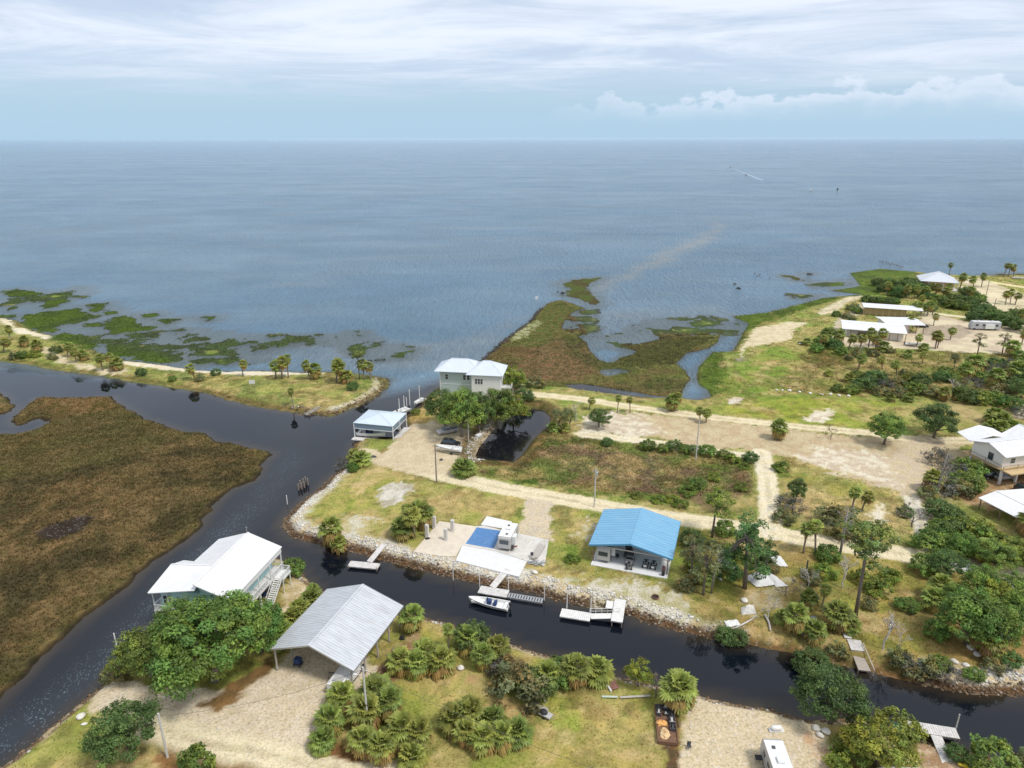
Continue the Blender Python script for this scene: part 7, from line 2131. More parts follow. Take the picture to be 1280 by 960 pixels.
# remains of a dock in the canal, seawall pilings
row_p = [(372.5, 612, 1.5), (374.5, 609, 1.8), (376.5, 611, 1.6), (378.5, 607, 1.8), (380, 609, 1.4), (382, 605, 1.9), (384, 606, 1.7)]
for i, (a, b_, h) in enumerate(row_p):
    x, y = U(a, b_); mb = MB(); mb.tube([(0, 0, -2), (RND.uniform(-.1, .1), 0, h)], [.2, .17], 8); o = mb.build('old_piling', M_POLE); o.location = (x, y, 0)
    tag(o, 'dark stump of the old piling cluster in the canal, %s from the left' % ORD[i], 'piling', 'piling cluster in the canal')
for i, (a, b_, h, l_) in enumerate(((358.5, 630, 2.2, 'single pale piling in the canal below the dark stumps'), (148, 822, 4.6, 'white pipe pole leaning in the canal above the bottom left oak'))):
    x, y = U(a, b_); mb = MB(); mb.tube([(0, 0, -1.5), (0, 0, h)], .09, 8); o = mb.build('mooring_pole', M_PVC); o.location = (x, y, 0); tag(o, l_, 'pole')
for i, (a, b_, h) in enumerate(((499, 517, 4.6), (505, 514, 4.8), (508, 511, 3.6), (512, 509, 5.6), (524, 499, 4.4))):
    x, y = U(a, b_); mb = MB(); mb.tube([(0, 0, -1.5), (0, 0, h)], .11, 8); o = mb.build('mooring_pole', M_PVC); o.location = (x, y, 0); tag(o, '%s white mooring pole from the left at the boats on the point' % ORD[i], 'pole', 'mooring poles on the point')
# sea pilings and dark rocks
sp = [(1099 + i * 2.6 + RND.uniform(-.6, .6), 328.5 + i * .62 + RND.uniform(-.5, .5)) for i in range(12)]
for i, (a, b_) in enumerate(sp):
    x, y = U(a, b_); mb = MB(); mb.tube([(0, 0, -1), (0, 0, RND.uniform(1.0, 1.9))], .22, 7); o = mb.build('old_piling', M_POLE); o.location = (x, y, 0)
    tag(o, '%s stump from the left in the piling row off the far shore' % ORD[i], 'piling', 'piling row off the far shore')
for i, (a, b_) in enumerate(((943, 344), (945.5, 347), (949, 346), (961, 350))):
    x, y = U(a, b_); mb = MB(); mb.tube([(0, 0, -1), (0, 0, 1.5)], .2, 7); o = mb.build('old_piling', M_POLE); o.location = (x, y, 0)
    tag(o, '%s of the scattered posts in the sea beyond the marsh mouth' % ORD[i], 'piling', 'scattered posts in the sea')


# ------------------------------------------------------------------ stones
def stone_np(n, cen, size, rng, col):
    """many rough stones as one mesh: jittered octahedra cut to 8+ faces"""
    base = np.array([(1, 0, 0), (.5, .87, .1), (-.5, .87, 0), (-1, 0, .1), (-.5, -.87, 0), (.5, -.87, .1), (.35, .1, .75), (-.4, .15, .7), (0, -.4, .72), (0, 0, -.7)], dtype=float)
    fc = np.array([(0, 1, 6), (1, 2, 7), (1, 7, 6), (2, 3, 7), (3, 4, 7), (4, 8, 7), (4, 5, 8), (5, 0, 6), (5, 6, 8), (6, 7, 8), (1, 0, 9), (2, 1, 9), (3, 2, 9), (4, 3, 9), (5, 4, 9), (0, 5, 9)])
    v = base[None] * rng.uniform(.72, 1.25, (n, 10, 1)) * size[:, None, None] * rng.uniform(.7, 1.3, (n, 1, 3))
    a = rng.uniform(0, 6.28, n); c_, s_ = np.cos(a)[:, None], np.sin(a)[:, None]
    v = np.stack([v[..., 0] * c_ - v[..., 1] * s_, v[..., 0] * s_ + v[..., 1] * c_, v[..., 2] * .75], -1) + cen[:, None, :]
    F = (fc[None] + (np.arange(n) * 10)[:, None, None]).reshape(-1, 3)
    return v.reshape(-1, 3), F, np.repeat(col, 10, 0)


def rocks(name, label, mask_fn, n, box, s0, s1, seed, dark=False, cat='rocks'):
    rng = np.random.RandomState(seed)
    x = rng.uniform(box[0], box[1], n); y = rng.uniform(box[2], box[3], n)
    ok = mask_fn(x, y) > rng.rand(n); x = x[ok]; y = y[ok]; m = len(x)
    z = ground_np(x, y)
    sz = s0 + (s1 - s0) * rng.rand(m) ** 2.2
    w = sstep(0.45, 0.95, z + rng.normal(size=m) * .12)[:, None]
    hi = np.array([.60, .575, .52]) * rng.uniform(.6, 1.2, (m, 1)); lo = np.array([.155, .10, .055]) * rng.uniform(.5, 1.3, (m, 1))
    if dark: hi = np.array([.09, .08, .07]) * rng.uniform(.5, 1.4, (m, 1)); lo = hi * .6
    col = np.clip(hi * w + lo * (1 - w), .01, .8)
    V, F, Cc = stone_np(m, np.stack([x, y, z + sz * .12], -1), sz, rng, col)
    o = npmesh(name, V, F, M_STONE, {'col': Cc})
    return tag(o, label, cat, kind='stuff')


def m_bank(x, y): return np.clip(at_np(mbank, x, y), 0, 1) * (at_np(s_main, x, y) > -.5) * (at_np(s_main, x, y) < 4.4)
rocks('bank_stones', 'pale rubble stones, rust-brown at the waterline, along the peninsula bank', m_bank, 150000, (-52, 135, 68, 175), .10, .32, 3)
bar_bank = W([(489, 470), (492, 485), (475, 500), (450, 512), (425, 522), (395, 524), (365, 518), (362, 508), (400, 508), (440, 498), (462, 486), (462, 474)])
BB = sstep(-.5, 1, sdf(bar_bank, GX, GY, 6))
def m_bb(x, y): return at_np(BB, x, y) * (at_np(s_bar, x, y) > -.5) * (at_np(s_bar, x, y) < 3.6) * .7
rocks('bank_stones', 'grey stones edging the tip of the barrier strip', m_bb, 9000, (-75, -30, 165, 240), .15, .5, 4)
def m_sb(x, y): return (at_np(s_sou, x, y) > -.4) * (at_np(s_sou, x, y) < 1.6) * .55
rocks('bank_stones', 'stones along the edge of the near bank', m_sb, 60000, (-75, 75, 60, 110), .08, .34, 5)
def m_gr(x, y): return at_np(STO, x, y) * .22
rocks('loose_stones', 'scattered pale pebbles and stones over gravel and bare ground', m_gr, 90000, (-75, 110, 60, 190), .03, .12, 6)
jl = W([(600, 452), (622, 433), (640, 418), (652, 409), (665, 399), (673, 388), (685, 379), (700, 375)])
JD = -sdf(jl, GX, GY, 5, closed=False)
def m_j(x, y): return sstep(1.9, .6, at_np(JD, x, y)) * (at_np(JD, x, y) < 4.5)
rocks('jetty_rocks', 'black rocks along the seaward edge of the marsh jetty', m_j, 16000, (-25, 40, 200, 320), .3, .95, 7, dark=True)
sw = W([(596, 577), (594, 569), (600, 556), (616, 537), (634, 517)])
SW = -sdf(sw, GX, GY, 6, closed=False)
def m_sw(x, y): return sstep(3.0, 1.0, at_np(SW, x, y)) * (ground_np(x, y) > .0) * .9
rocks('bank_stones', 'pale rubble wall along the left side of the dark pond', m_sw, 9000, (-20, 5, 150, 200), .12, .32, 8)


def boulder(px, py, s, label, group, m=M_BOUL, dz=0.0, seed=0, xy=None, z=None):
    rng = np.random.RandomState(seed + 50)
    V, F, Cc = stone_np(1, np.zeros((1, 3)), np.array([s]), rng, np.ones((1, 3)))
    o = npmesh('boulder', V, F, m)
    sub = o.modifiers.new('sub', 'SUBSURF'); sub.levels = 1; sub.render_levels = 1; sub.subdivision_type = 'CATMULL_CLARK'
    if z is None: place(o, px, py, dz=dz + s * .15)
    else: x, y = U(px, py, z); o.location = (x, y, z + dz)
    return tag(o, label, 'boulder', group)


for i, (a, b_, s) in enumerate(((970, 488.5, .8), (977, 489, .8), (986, 489.5, .9), (999, 491, .9), (1012, 493, 1.0), (1026, 494, .9), (1037, 494.5, 1.1), (1048, 496, .9), (1060, 496, .9))):
    boulder(a, b_, s, '%s white boulder from the left in the line across the bright meadow' % ORD[i], 'line of white boulders', seed=i)
for i, (a, b_, s, l_) in enumerate(((498, 673, .8, 'large pale boulder under the palms of the left lawn'), (504, 668, .6, 'smaller pale boulder right of the large one under the palms'), (1015, 800, .7, 'pale boulder above the canal fringe by the dark bush'),
                                 (1213, 812, 1.1, 'grey-brown boulder on the slope under the big right oaks'), (1221, 820, .9, 'brown boulder below the bigger one under the right oaks'), (1246, 822, 1.0, 'brown boulder right of the palms under the right oaks'),
                                 (1192, 829, .8, 'white boulder in the grass above the right bank'), (1206, 833, .7, 'second white boulder in the grass above the right bank'), (1246, 835, .9, 'long white boulder at the start of the right stone bank'),
                                 (100, 896, .8, 'white boulder on the near bank by the dry lawn'), (104, 905, .5, 'small white boulder below the larger one on the near bank'), (1018, 912, .9, 'large pale boulder in the corner pile of the gravel lot'),
                                 (1031, 916, .8, 'pale boulder at the right end of the corner pile'), (1024, 921, .8, 'front boulder of the corner pile of the gravel lot'), (574, 836, .9, 'pale boulder behind the hut on the yellow lawn'), (667, 716, .9, 'flat pale boulder at the right end of the concrete apron'),
                                 (936, 762, 1.2, 'large pale boulder in the brown grass under the tarps'), (930, 752, .9, 'pale boulder above the large one in the brown grass'))):
    boulder(a, b_, s, l_, None, seed=20 + i)
for i, (a, b_, s, l_) in enumerate(((918, 355.5, 1.6, 'small black rock alone in the sea'), (923, 361.5, 2.3, 'black rock in the sea below the smaller one'), (1011, 343.5, 2.4, 'low black rock in the sea off the far shore'), (703, 367, 1.8, 'black rock at the gap in the jetty marsh'), (697, 365, 1.0, 'small black rock left of the jetty gap rock'))):
    boulder(a, b_, s, l_, None, m=mat('black_rock', (.03, .028, .026), .8, var=.2), seed=40 + i, z=0.0, dz=-.2)

# ------------------------------------------------------------------ poles and wires
def pole(px, py, H, label, cross=True, m=M_POLE, lamp=False, can=False, lean=(0, 0)):
    t = thing('utility_pole', label, 'utility pole'); x, y, z = P(px, py); t.location = (x, y, z); t.rotation_euler = (0, 0, math.radians(-15))
    mb = MB(); mb.tube([(0, 0, -.5), (lean[0], lean[1], H)], [.17, .12], 10); mb.build('shaft', m, t)
    if cross:
        mb = MB(); mb.bar((-.7 + lean[0], lean[1], H - .5), (.7 + lean[0], lean[1], H - .5), .1); mb.build('crossarm', m, t)
    if can:
        mb = MB(); mb.tube([(.32 + lean[0], lean[1], H - 1.7), (.32 + lean[0], lean[1], H - .8)], .22, 12); mb.build('transformer', M_ALU, t)
    if lamp:
        mb = MB(); mb.bar((lean[0], lean[1], H - 1.3), (lean[0] - .9, lean[1] - .3, H - 1.1), .05); mb.box(lean[0] - 1.2, lean[0] - .8, lean[1] - .45, lean[1] - .2, H - 1.2, H - 1.05); mb.build('lamp_arm', M_TRIM, t)
    return (x + lean[0], y + lean[1], z + H - .4)


p1 = pole(545, 603, 9.5, 'dark utility pole at the road bend below the far yard')
p2 = pole(742, 634, 9.0, 'utility pole with a grey can behind the blue roof', can=True, m=M_PPOLE)
p3 = pole(585, 552, 9.0, 'wooden pole standing before the oaks of the far yard', cross=False, m=M_WOOD)
p4 = pole(869, 575, 10.5, 'thin pale pole at the top edge of the marshy lot', cross=False, m=M_PPOLE)
p5 = pole(459, 910, 10.0, 'pale utility pole with lamp arm in the palm clump', lamp=True, m=M_PPOLE)
p6 = pole(208, 946, 7.0, 'pale pole leaning at the right side of the round oak', cross=False, m=M_PPOLE)
p7 = pole(1231, 375, 9.0, 'brown pole beside the sand track right of the pink house')
p8 = pole(1240, 395, 7.5, 'thin pole by the pale yard behind the motorhome', cross=False)
pole(1007, 714, 2.2, 'short dark post by the tarps', cross=False, m=M_DKG)


def wire(a, b, label, sag=1.2, r=.02):
    a = Vector(a); b = Vector(b); pts = []
    for k in range(15):
        u = k / 14
        p = a.lerp(b, u); p.z -= sag * 4 * u * (1 - u); pts.append(p)
    mb = MB(); mb.tube(pts, r, 5); o = mb.build('power_line', M_DKG)
    return tag(o, label, 'wire')


wire(p1, p2, 'power line from the road bend pole to the pole behind the blue roof')
wire(p1, p3, 'service line from the road bend pole to the pole before the oaks')
wire(p5, (p5[0] + 48, p5[1] - 22, p5[2] - 1), 'power line running right from the palm clump pole over the lawn', 1.8)
wire(p5, p6, 'power line from the palm clump pole to the leaning pole')

# ------------------------------------------------------------------ odds and ends
# black hut and cart on the yellow lawn
t = thing('hand_cart', 'black-covered hand cart with grey tray on the yellow lawn', 'cart'); place(t, 681, 896, rz=math.radians(-35))
mb = MB(); mb.box(-1.0, .9, -.5, .5, .35, .55); mb.build('tray', M_RVG, t, bevel=.03)
mb = MB(); mb.dome(-.35, 0, .55, .6, .5, .45); mb.build('cover', M_BLK, t)
mb = MB(); mb.bar((.9, -.3, .5), (1.6, -.2, .7), .04); mb.bar((.9, .3, .5), (1.6, .2, .7), .04); mb.build('handles', M_STEEL, t)
for s in (-1, 1):
    mb = MB(); mb.tube([(0, s * .5, .2), (0, s * .6, .2)], .2, 12); mb.build('wheel', M_BLK, t)
heap('rubbish_bag', M_BLK, 'black bag lying under the olive-grey shrub', 'bag', 656, 871, .7, .7, 3)
t = thing('plank_walk', 'narrow grey plank path between the black bag and the hand cart', 'planks'); x, y, z = P(667, 880); t.location = (x, y, z + .06); t.rotation_euler = (0, 0, math.radians(-38))
mb = MB(); planks(mb, -2.2, 2.2, -.4, .4, .06); mb.build('planks', M_WOOD, t)
# red ramp and boards at the near bank
t = thing('boat_ramp_frame', 'dark red slatted ramp with pale edge at the near bank', 'ramp'); x, y, z = P(763, 855); t.location = (x, y, z); t.rotation_euler = (0, 0, math.radians(18))
mb = MB()
for k in range(8): mb.box(-.6, .65, -1.3 + k * .33, -1.3 + k * .33 + .27, .22, .28)
mb.build('slats', M_RED, t)
mb = MB(); mb.box(-.85, -.62, -1.5, 1.5, .05, .32); mb.build('rail', M_TRIM, t)
for i, (a, b_, c_, d, l_) in enumerate(((751, 872, 771, 872.5, 'pale green plank lying on the grass below the red ramp'), (774, 873, 812, 871, 'grey plank lying right of the pale green one'))):
    x0, y0 = U(a, b_, 1.25); x1, y1 = U(c_, d, 1.25)
    mb = MB(); mb.bar((x0, y0, 1.42), (x1, y1, 1.42), .32, .08); tag(mb.build('plank', mat('green_plank', (.44, .50, .42), .8) if i == 0 else M_WOOD), l_, 'plank')
# scrap barge
t = thing('work_barge', 'rusty flat barge loaded with black crates and orange canvas', 'barge'); x, y, z = P(831, 908); t.location = (x, y, z); t.rotation_euler = (0, 0, math.radians(-7))
mb = MB(); mb.box(-1.25, 1.25, -3.1, 3.1, .1, .45); mb.box(-1.32, -1.22, -3.15, 3.15, .1, .62); mb.box(1.22, 1.32, -3.15, 3.15, .1, .62); mb.box(-1.22, 1.22, -3.18, -3.1, .1, .6); mb.box(-1.22, 1.22, 3.1, 3.18, .1, .6); mb.build('deck', M_RUST, t)
for k, (a, b_, w, l_, h) in enumerate(((-.8, 2.5, .7, .7, .5), (.1, 2.5, .7, .7, .6), (.85, 2.2, .6, .8, .5), (-.85, 1.5, .6, .8, .6), (.8, 1.2, .7, .8, .5), (.75, .2, .8, .9, .6), (.8, -.9, .7, .8, .5), (.1, 1.5, .6, .5, .4))):
    o_ = thing('crate', '%s black scrap crate on the barge deck counting from its canal end' % ORD[k], 'crate', group='crates on the barge')
    xx, yy = lc((x, y), math.radians(-7))(a, b_); o_.location = (xx, yy, z + .455); o_.rotation_euler = (0, 0, math.radians(-7 + RND.uniform(-12, 12)))
    mb = MB(); mb.box(-w / 2, w / 2, -l_ / 2, -l_ / 2 + .05, 0, h); mb.box(-w / 2, w / 2, l_ / 2 - .05, l_ / 2, 0, h); mb.box(-w / 2, -w / 2 + .05, -l_ / 2 + .05, l_ / 2 - .05, 0, h); mb.box(w / 2 - .05, w / 2, -l_ / 2 + .05, l_ / 2 - .05, 0, h); mb.box(-w / 2 + .05, w / 2 - .05, -l_ / 2 + .05, l_ / 2 - .05, 0, .08)
    mb.build('sides', M_DKG, o_)
    mb = MB(); mb.box(-w / 2 + .05, w / 2 - .05, -l_ / 2 + .05, -l_ / 2 + .15, h - .08, h - .02); mb.box(-w * .2, w * .2, -l_ / 2 + .15, l_ / 2 - .05, h - .1, h - .03); mb.build('contents', M_RVG if k % 2 else M_DKG, o_)
xx, yy = lc((x, y), math.radians(-7))(-.55, -.1)
t_ = heap('canvas_sheet', M_ORNG, 'crumpled orange canvas on the barge, upper heap', 'canvas', 0, 0, .75, .5, 5, xy=(xx, yy), dz=.5)
xx, yy = lc((x, y), math.radians(-7))(-.3, -1.7)
t_ = heap('canvas_sheet', mat('tan_canvas', (.62, .44, .24), .85, var=.15), 'crumpled tan canvas on the barge, lower heap', 'canvas', 0, 0, .95, .5, 6, xy=(xx, yy), dz=.5)
t_.rotation_euler = (0, 0, 1.4)
# gas tank cover in front of the bottom trailer
t = thing('gas_tank', 'white oval gas tank on a cradle ahead of the bottom trailer', 'gas tank'); place(t, 969, 914)
mb = MB(); mb.loft([[(-.75 + .0, 0, .5)] * 10] + [[(xx_, r_ * math.cos(2 * math.pi * k / 10), .5 + r_ * math.sin(2 * math.pi * k / 10)) for k in range(10)] for xx_, r_ in ((-.7, .22), (-.5, .36), (.5, .36), (.7, .22))] + [[(.75, 0, .5)] * 10]); mb.build('tank', M_GEL, t, smooth=True)
mb = MB(); mb.box(-.95, .95, -.3, .3, .02, .18); mb.build('cradle', M_TRIM, t)
t = thing('folding_table', 'black folding table by the side of the bottom trailer', 'table'); place(t, 949, 953, rz=-.05)
mb = MB(); mb.box(-.7, .7, -.4, .4, .7, .76); mb.build('tabletop', M_BLK, t)
for (a, b_) in ((-.6, -.3), (.6, -.3), (-.6, .3), (.6, .3)):
    mb = MB(); mb.bar((a, b_, 0), (a, b_, .7), .04); mb.build('leg', M_STEEL, t)
t = thing('camp_chair', 'small dark folding chair standing alone on the gravel lot', 'chair'); place(t, 860, 936)
mb = MB(); mb.box(-.25, .25, -.25, .25, .4, .45); mb.build('seat', M_DKG, t)
mb = MB(); mb.box(-.25, .25, .22, .27, .45, .95); mb.build('backrest', M_DKG, t)
for (a, b_) in ((-.22, -.22), (.22, -.22), (-.22, .22), (.22, .22)):
    mb = MB(); mb.bar((a, b_, 0), (a, b_, .4), .03); mb.build('leg', M_STEEL, t)
# stack of boards and hose at the caravan yard
t = thing('timber_stack', 'stack of grey boards on the right side of the concrete yard', 'timber'); x, y = U(672, 690, 1.4); t.location = (x, y, 1.33); t.rotation_euler = (0, 0, math.radians(-22))
mb = MB()
for k in range(12): mb.box(-.7 + (k % 4) * .34, -.7 + (k % 4) * .34 + .3, -2.6 + RND.uniform(-.3, .3), 2.4 + RND.uniform(-.4, .3), (k // 4) * .16, (k // 4) * .16 + .14)
mb.build('boards', M_WOOD, t)
t = thing('scrap_pile', 'pile of grey pipes and scrap below the board stack on the concrete yard', 'scrap'); x, y = U(670, 704, 1.4); t.location = (x, y, 1.33)
mb = MB()
for k in range(16): a = RND.uniform(0, 3.14); cx, cy = RND.uniform(-1.2, 1.2), RND.uniform(-.5, .5); ln = RND.uniform(.5, 1.3); mb.bar((cx - ln * math.cos(a), cy - ln * math.sin(a) * .6, RND.uniform(.05, .3)), (cx + ln * math.cos(a), cy + ln * math.sin(a) * .6, RND.uniform(.1, .45)), .12, .08)
mb.build('pieces', M_STEEL, t)
for i, (a, b_, l_, m_) in enumerate(((664, 696, 'small dark drum beside the pipe scrap', M_DKG), (640, 688, 'folded black chair leaning at the right side of the yard caravan', M_DKG), (643, 683, 'red-brown cool box beside the yard caravan', M_RED))):
    t = thing('cool_box' if i == 2 else 'drum' if i == 0 else 'camp_chair', l_, ('drum', 'chair', 'cool box')[i]); x, y = U(a, b_, 1.4); t.location = (x, y, 1.33); t.rotation_euler = (0, 0, .4)
    if i == 0: mb = MB(); mb.tube([(0, 0, 0), (0, 0, .85)], .28, 14); mb.build('body', m_, t); mb = MB(); mb.tube([(0, 0, .85), (0, 0, .9)], .3, 14); mb.build('lid', M_BLK, t)
    elif i == 1:
        mb = MB(); mb.box(-.25, .25, -.25, .25, .42, .47); mb.build('seat', m_, t); mb = MB(); mb.box(-.25, .25, .22, .28, .47, 1.0); mb.build('backrest', m_, t)
        for (p, q_) in ((-.22, -.22), (.22, -.22), (-.22, .22), (.22, .22)): mb = MB(); mb.bar((p, q_, 0), (p, q_, .42), .03); mb.build('leg', M_STEEL, t)
    else: mb = MB(); mb.box(-.35, .35, -.22, .22, 0, .38); mb.build('body', m_, t, bevel=.03); mb = MB(); mb.box(-.37, .37, -.24, .24, .38, .46); mb.build('lid', M_TRIM, t, bevel=.02)
# white tarps and boats hidden in the trees
def sheet(px_pts, z, label, m=M_WTARP, seed=1, name='tarp', amp=.3):
    """draped sheet spanning a quadrilateral, bumpy"""
    rng = np.random.RandomState(seed)
    c4 = [Vector((*U(a, b_, z), 0)) for a, b_ in px_pts]
    ce = sum(c4, Vector()) / 4
    n = 9; mb = MB(); top = []
    for j in range(n):
        for i in range(n):
            u, v = i / (n - 1), j / (n - 1)
            p = c4[0].lerp(c4[1], u).lerp(c4[3].lerp(c4[2], u), v) - ce
            h = .08 + amp * math.sin(math.pi * u) ** .6 * math.sin(math.pi * v) ** .6 + rng.uniform(-.06, .1)
            top.append((p.x, p.y, h))
    fs = [(j * n + i, j * n + i + 1, (j + 1) * n + i + 1, (j + 1) * n + i) for j in range(n - 1) for i in range(n - 1)]
    mb.add(top, fs)
    o = mb.build(name, m); sm = o.modifiers.new('solid', 'SOLIDIFY'); sm.thickness = .05
    o.location = (ce.x, ce.y, ground(ce.x, ce.y))
    return tag(o, label, 'tarp')


V6 = lambda *p: [(840 + x / 5.333, 600 + y / 5.333) for x, y in p]
sheet(V6((255, 485), (310, 475), (425, 575), (380, 590)), 1.6, 'long white tarp strip left of the tall dark tree', seed=2)
sheet(V6((240, 570), (300, 555), (330, 660), (250, 620)), 1.6, 'small white tarp at the left end of the tarps', seed=3)
sheet(V6((480, 640), (600, 590), (690, 690), (560, 705)), 1.6, 'white tarp behind the foot of the tall dark tree', seed=4, amp=.8)
sheet(V6((600, 610), (640, 605), (770, 700), (690, 705)), 1.6, 'slanting white tarp right of the tall dark tree', seed=5, amp=.5)
sheet(V6((640, 495), (720, 500), (770, 570), (690, 565)), 1.6, 'pale tarp near the short dark post', seed=6)
sheet(V6((455, 840), (540, 820), (560, 880), (460, 890)), 1.6, 'grey-white sheet in the brown grass', m=mat('dirty_tarp', (.52, .50, .47), .8, var=.15, bump=.6), seed=7, amp=.5)
sheet([(1183, 700), (1203, 697), (1222, 712), (1200, 716)], 1.6, 'white tarp between the dark oaks below the stony path', seed=8, amp=.7)
sheet([(1246, 724), (1262, 722), (1272, 733), (1255, 735)], 1.6, 'small white tarp among the trees below the main road', seed=9, amp=.5)
mb = MB(); mb.box(-.6, .6, -.4, .4, 0, .35); o = mb.build('metal_box', M_STEEL, bevel=.03); place(o, 1014.5, 775, rz=.5); tag(o, 'grey metal box in the brown grass beside the low palms', 'box')
o = sheet([(904, 777), (920, 775), (925, 782), (908, 785)], 1.2, 'pale board lying on the bank above the right bushes', seed=10, amp=.1)
# fallen trunks
for i, (a, b_, c_, d, l_, r_) in enumerate(((978, 780, 1010, 800, 'dark fallen trunk lying towards the canal oak', .3), (915, 788, 945, 772, 'bleached fallen log in the brown grass', .18), (955, 770, 962, 790, 'short white log standing out in the brown grass', .2))):
    x0, y0 = U(a, b_, 1.3); x1, y1 = U(c_, d, 1.3)
    mb = MB(); mb.tube([(x0, y0, 1.45), ((x0 + x1) / 2 + .2, (y0 + y1) / 2, 1.55), (x1, y1, 1.5)], [r_, r_ * .8, r_ * .5], 8); o = mb.build('fallen_log', M_DEAD if i else M_BARK, smooth=True); tag(o, l_, 'log')
# bottom right: white trailer roof, kayak, skiff, board
t = caravan('long white trailer roof cut by the bottom edge at the right', L=10.5, slide=False, name='travel_trailer')
x, y = U(1148, 965, 3.9); t.location = (x, y - 1.0, 1.0); t.rotation_euler = (0, 0, math.radians(86))
b = boat('teal skiff pulled against the bank left of the old jetty', L=4.2, W_=1.4, H=.55, hull=M_TEAL, motor=False, console=False, seats=False); at_px(b, 1124, 913, math.radians(165), dz=-.1, z=.2)
t = thing('kayak', 'bright yellow kayak at the bottom edge near the old jetty', 'kayak'); x, y = U(1212, 959, 1.4); t.location = (x, y, 1.25); t.rotation_euler = (0, 0, math.radians(-8))
mb = MB(); rg = []
for k in range(9):
    u = k / 8; w = .4 * math.sin(math.pi * min(max(u, .03), .97)) ** .6
    rg.append([(-1.5 + 3 * u, w * math.cos(2 * math.pi * j / 10), .2 + .18 * math.sin(2 * math.pi * j / 10) + .12 * abs(2 * u - 1) ** 2) for j in range(10)])
mb.loft(rg); mb.build('hull', M_YEL, t, smooth=True)
mb = MB(); mb.box(-.45, .45, -.22, .22, .36, .42); mb.build('cockpit', M_BLK, t, bevel=.04)
t = thing('dock_box', 'pale grey dock box with slanting lid beside the kayak', 'box'); x, y = U(1215, 951, 1.5); t.location = (x, y, 1.2); t.rotation_euler = (0, 0, math.radians(-18))
mb = MB(); mb.box(-1.0, 1.0, -.4, .4, 0, .6); mb.build('body', M_RVG, t, bevel=.03); mb = MB(); mb.box(-1.05, 1.05, -.45, .45, .6, .7); mb.build('lid', M_TRIM, t)
x, y, z = P(1243, 962); mb = MB(); mb.tube([(0, 0, -.2), (0, 0, 2.2)], .07, 8); o = mb.build('post', M_PPOLE); o.location = (x, y, z); tag(o, 'pale post among the bottom right bushes', 'post')
# things under the grey pavilion
t = thing('outboard_rack', 'dark wheeled rack by the left posts under the grey pavilion', 'rack'); x, y = F1(-4.1, -5.2); t.location = (x, y, ground(x, y)); t.rotation_euler = (0, 0, -.3)
mb = MB(); mb.box(-.5, .5, -.4, .4, .5, 1.3); mb.build('load', M_BCAN, t, bevel=.06); mb = MB(); mb.box(-.6, .6, -.5, .5, .25, .45); mb.build('frame', M_DKG, t)
for (a, b_) in ((-.45, -.4), (.45, -.4), (-.45, .4), (.45, .4)):
    mb = MB(); mb.tube([(a - .05, b_, .14), (a + .05, b_, .14)], .14, 10); mb.build('wheel', M_BLK, t)
t = thing('metal_trestle', 'dark metal trestle left of the wrapped boat under the grey pavilion', 'trestle'); x, y = F1(2.4, -5.8); t.location = (x, y, ground(x, y)); t.rotation_euler = (0, 0, -.2)
mb = MB(); mb.bar((-.8, 0, .9), (.8, 0, .9), .1)
for s in (-1, 1):
    for q_ in (-1, 1): mb.bar((s * .7, 0, .9), (s * .8, q_ * .4, 0), .06)
mb.build('frame', M_DKG, t)
for i, (a, b_, l_) in enumerate(((8.4, -2.5, 'rust-brown scrap heap outside the right posts of the grey pavilion'), (8.2, .6, 'brown timber heap along the right side of the grey pavilion'))):
    t = thing('scrap_pile', l_, 'scrap'); x, y = F1(a, b_); t.location = (x, y, ground(x, y)); t.rotation_euler = (0, 0, 1.0)
    mb = MB()
    for k in range(14): a_ = RND.uniform(-.6, .6); cx, cy = RND.uniform(-1.0, 1.0), RND.uniform(-.5, .5); ln = RND.uniform(.4, 1.2); mb.bar((cx - ln * math.cos(a_), cy - ln * math.sin(a_), RND.uniform(.05, .35)), (cx + ln * math.cos(a_), cy + ln * math.sin(a_), RND.uniform(.1, .5)), .16, .08)
    mb.build('pieces', M_RUST if i == 0 else M_WOODB, t)
x, y = F1(7.9, 4.8); o = heap('drum', M_BLK, 'black tub at the far right corner of the grey pavilion', 'tub', 0, 0, .5, .7, 9, xy=(x, y))
# under the stilt house
for i, (a, b_, l_, m_) in enumerate(((4.6, 3.0, 'dark blue drum stored under the white stilt house', M_BCAN), (4.8, 4.4, 'pale tank stored under the white stilt house', M_RVG))):
    t = thing('drum', l_, 'drum'); x, y = F2(a, b_); t.location = (x, y, ground(x, y)); mb = MB(); mb.tube([(0, 0, 0), (0, 0, 1.0)], .45, 14); mb.build('body', m_, t); mb = MB(); mb.tube([(0, 0, 1.0), (0, 0, 1.06)], .47, 14); mb.build('lid', M_DKG, t)
# far yard clutter
mb = MB(); mb.box(-.9, .9, -.5, .5, 0, .7); o = mb.build('utility_tank', M_TRIM, bevel=.15); place(o, 597.5, 545.5, rz=.9); tag(o, 'white tank by the rubble wall of the dark pond', 'tank')
for i, (a, b_, l_) in enumerate(((466, 571, 'dark wheelbarrow-like trailer below the boat shelter'), (551, 575, 'dark stump on the far yard by the road'))):
    o = heap('trailer_tongue' if i == 0 else 'stump', M_DKG, l_, 'scrap' if i == 0 else 'stump', a, b_, .8 - .3 * i, .5, 30 + i)
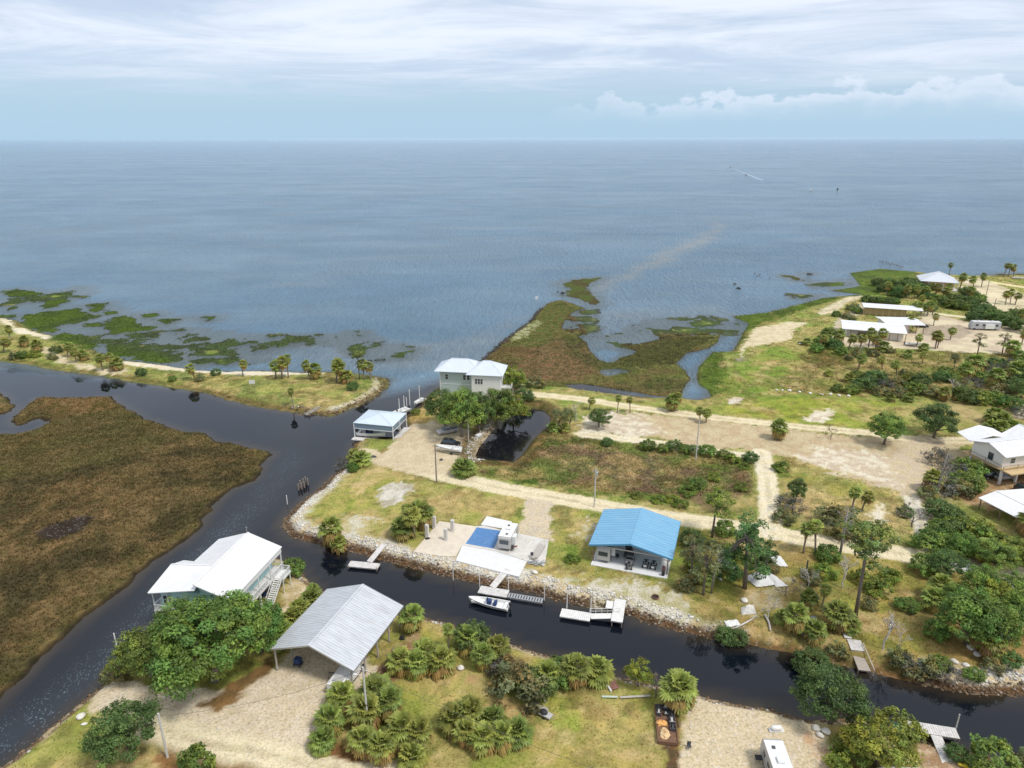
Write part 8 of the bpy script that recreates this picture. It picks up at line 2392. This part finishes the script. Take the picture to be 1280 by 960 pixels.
# small white hut on barrier strip
t = thing('marker_sign', 'small white marker board on the barrier strip grass', 'sign'); place(t, 315, 483)
mb = MB(); mb.box(-.9, .9, -.05, .05, 1.0, 2.2); mb.build('board', M_TRIM, t)
for s in (-1, 1): mb = MB(); mb.bar((s * .6, .08, -.2), (s * .6, .08, 2.1), .1); mb.build('post', M_WOOD, t)
# channel markers and a boat with its wake
t = thing('channel_marker', 'white day marker on a post off the tip of the jetty', 'marker'); x, y = U(670.5, 377); t.location = (x, y, 0)
mb = MB(); mb.tube([(0, 0, -2), (0, 0, 2.2)], .12, 8); mb.build('post', M_PPOLE, t)
mb = MB(); mb.box(-.7, .7, -.18, -.12, 1.2, 2.6); mb.build('board', M_TRIM, t)
for i, (a, b_, l_, m_) in enumerate(((1013, 241.5, 'distant pale channel marker, left one of the pair', M_TRIM), (1046, 241.5, 'distant dark channel marker, right one of the pair', M_DKG), (932, 222, 'distant red channel marker beside the boat wake', M_RED))):
    t = thing('channel_marker', l_, 'marker'); x, y = U(a, b_); t.location = (x, y, 0)
    mb = MB(); mb.tube([(0, 0, -2), (0, 0, 5)], .35, 8); mb.build('post', M_POLE, t); mb = MB(); mb.box(-1.2, 1.2, -.5, -.4, 3.4, 6.0); mb.build('board', m_, t)
b = boat('tiny white motor boat running out at sea ahead of its wake', L=8.5, W_=2.8, H=1.6, motor=True); x, y = U(913, 209.5); b.location = (x, y, -.2); b.rotation_euler = (0, 0, math.radians(-55))
wa = Vector((*U(914, 210.5), .03)); wb = Vector((*U(953, 226), .03)); d_ = (wb - wa).normalized(); n_ = Vector((-d_.y, d_.x, 0))
mb = MB(); L_ = (wb - wa).length; ptsL = []; ptsR = []
for k in range(25):
    u = k / 24; c_ = wa.lerp(wb, u); w_ = (.8 + 3.0 * u) * RND.uniform(.6, 1.3)
    ptsL.append(c_ + n_ * w_); ptsR.append(c_ - n_ * w_)
for k in range(24): mb.add([ptsL[k], ptsL[k + 1], ptsR[k + 1], ptsR[k]], [(0, 1, 2, 3)])
o = mb.build('boat_wake', mat('wake_foam', (.25, .33, .42), .6, var=.3, scale=.2)); tag(o, 'pale wake trailing behind the distant boat', 'wake', kind='stuff')
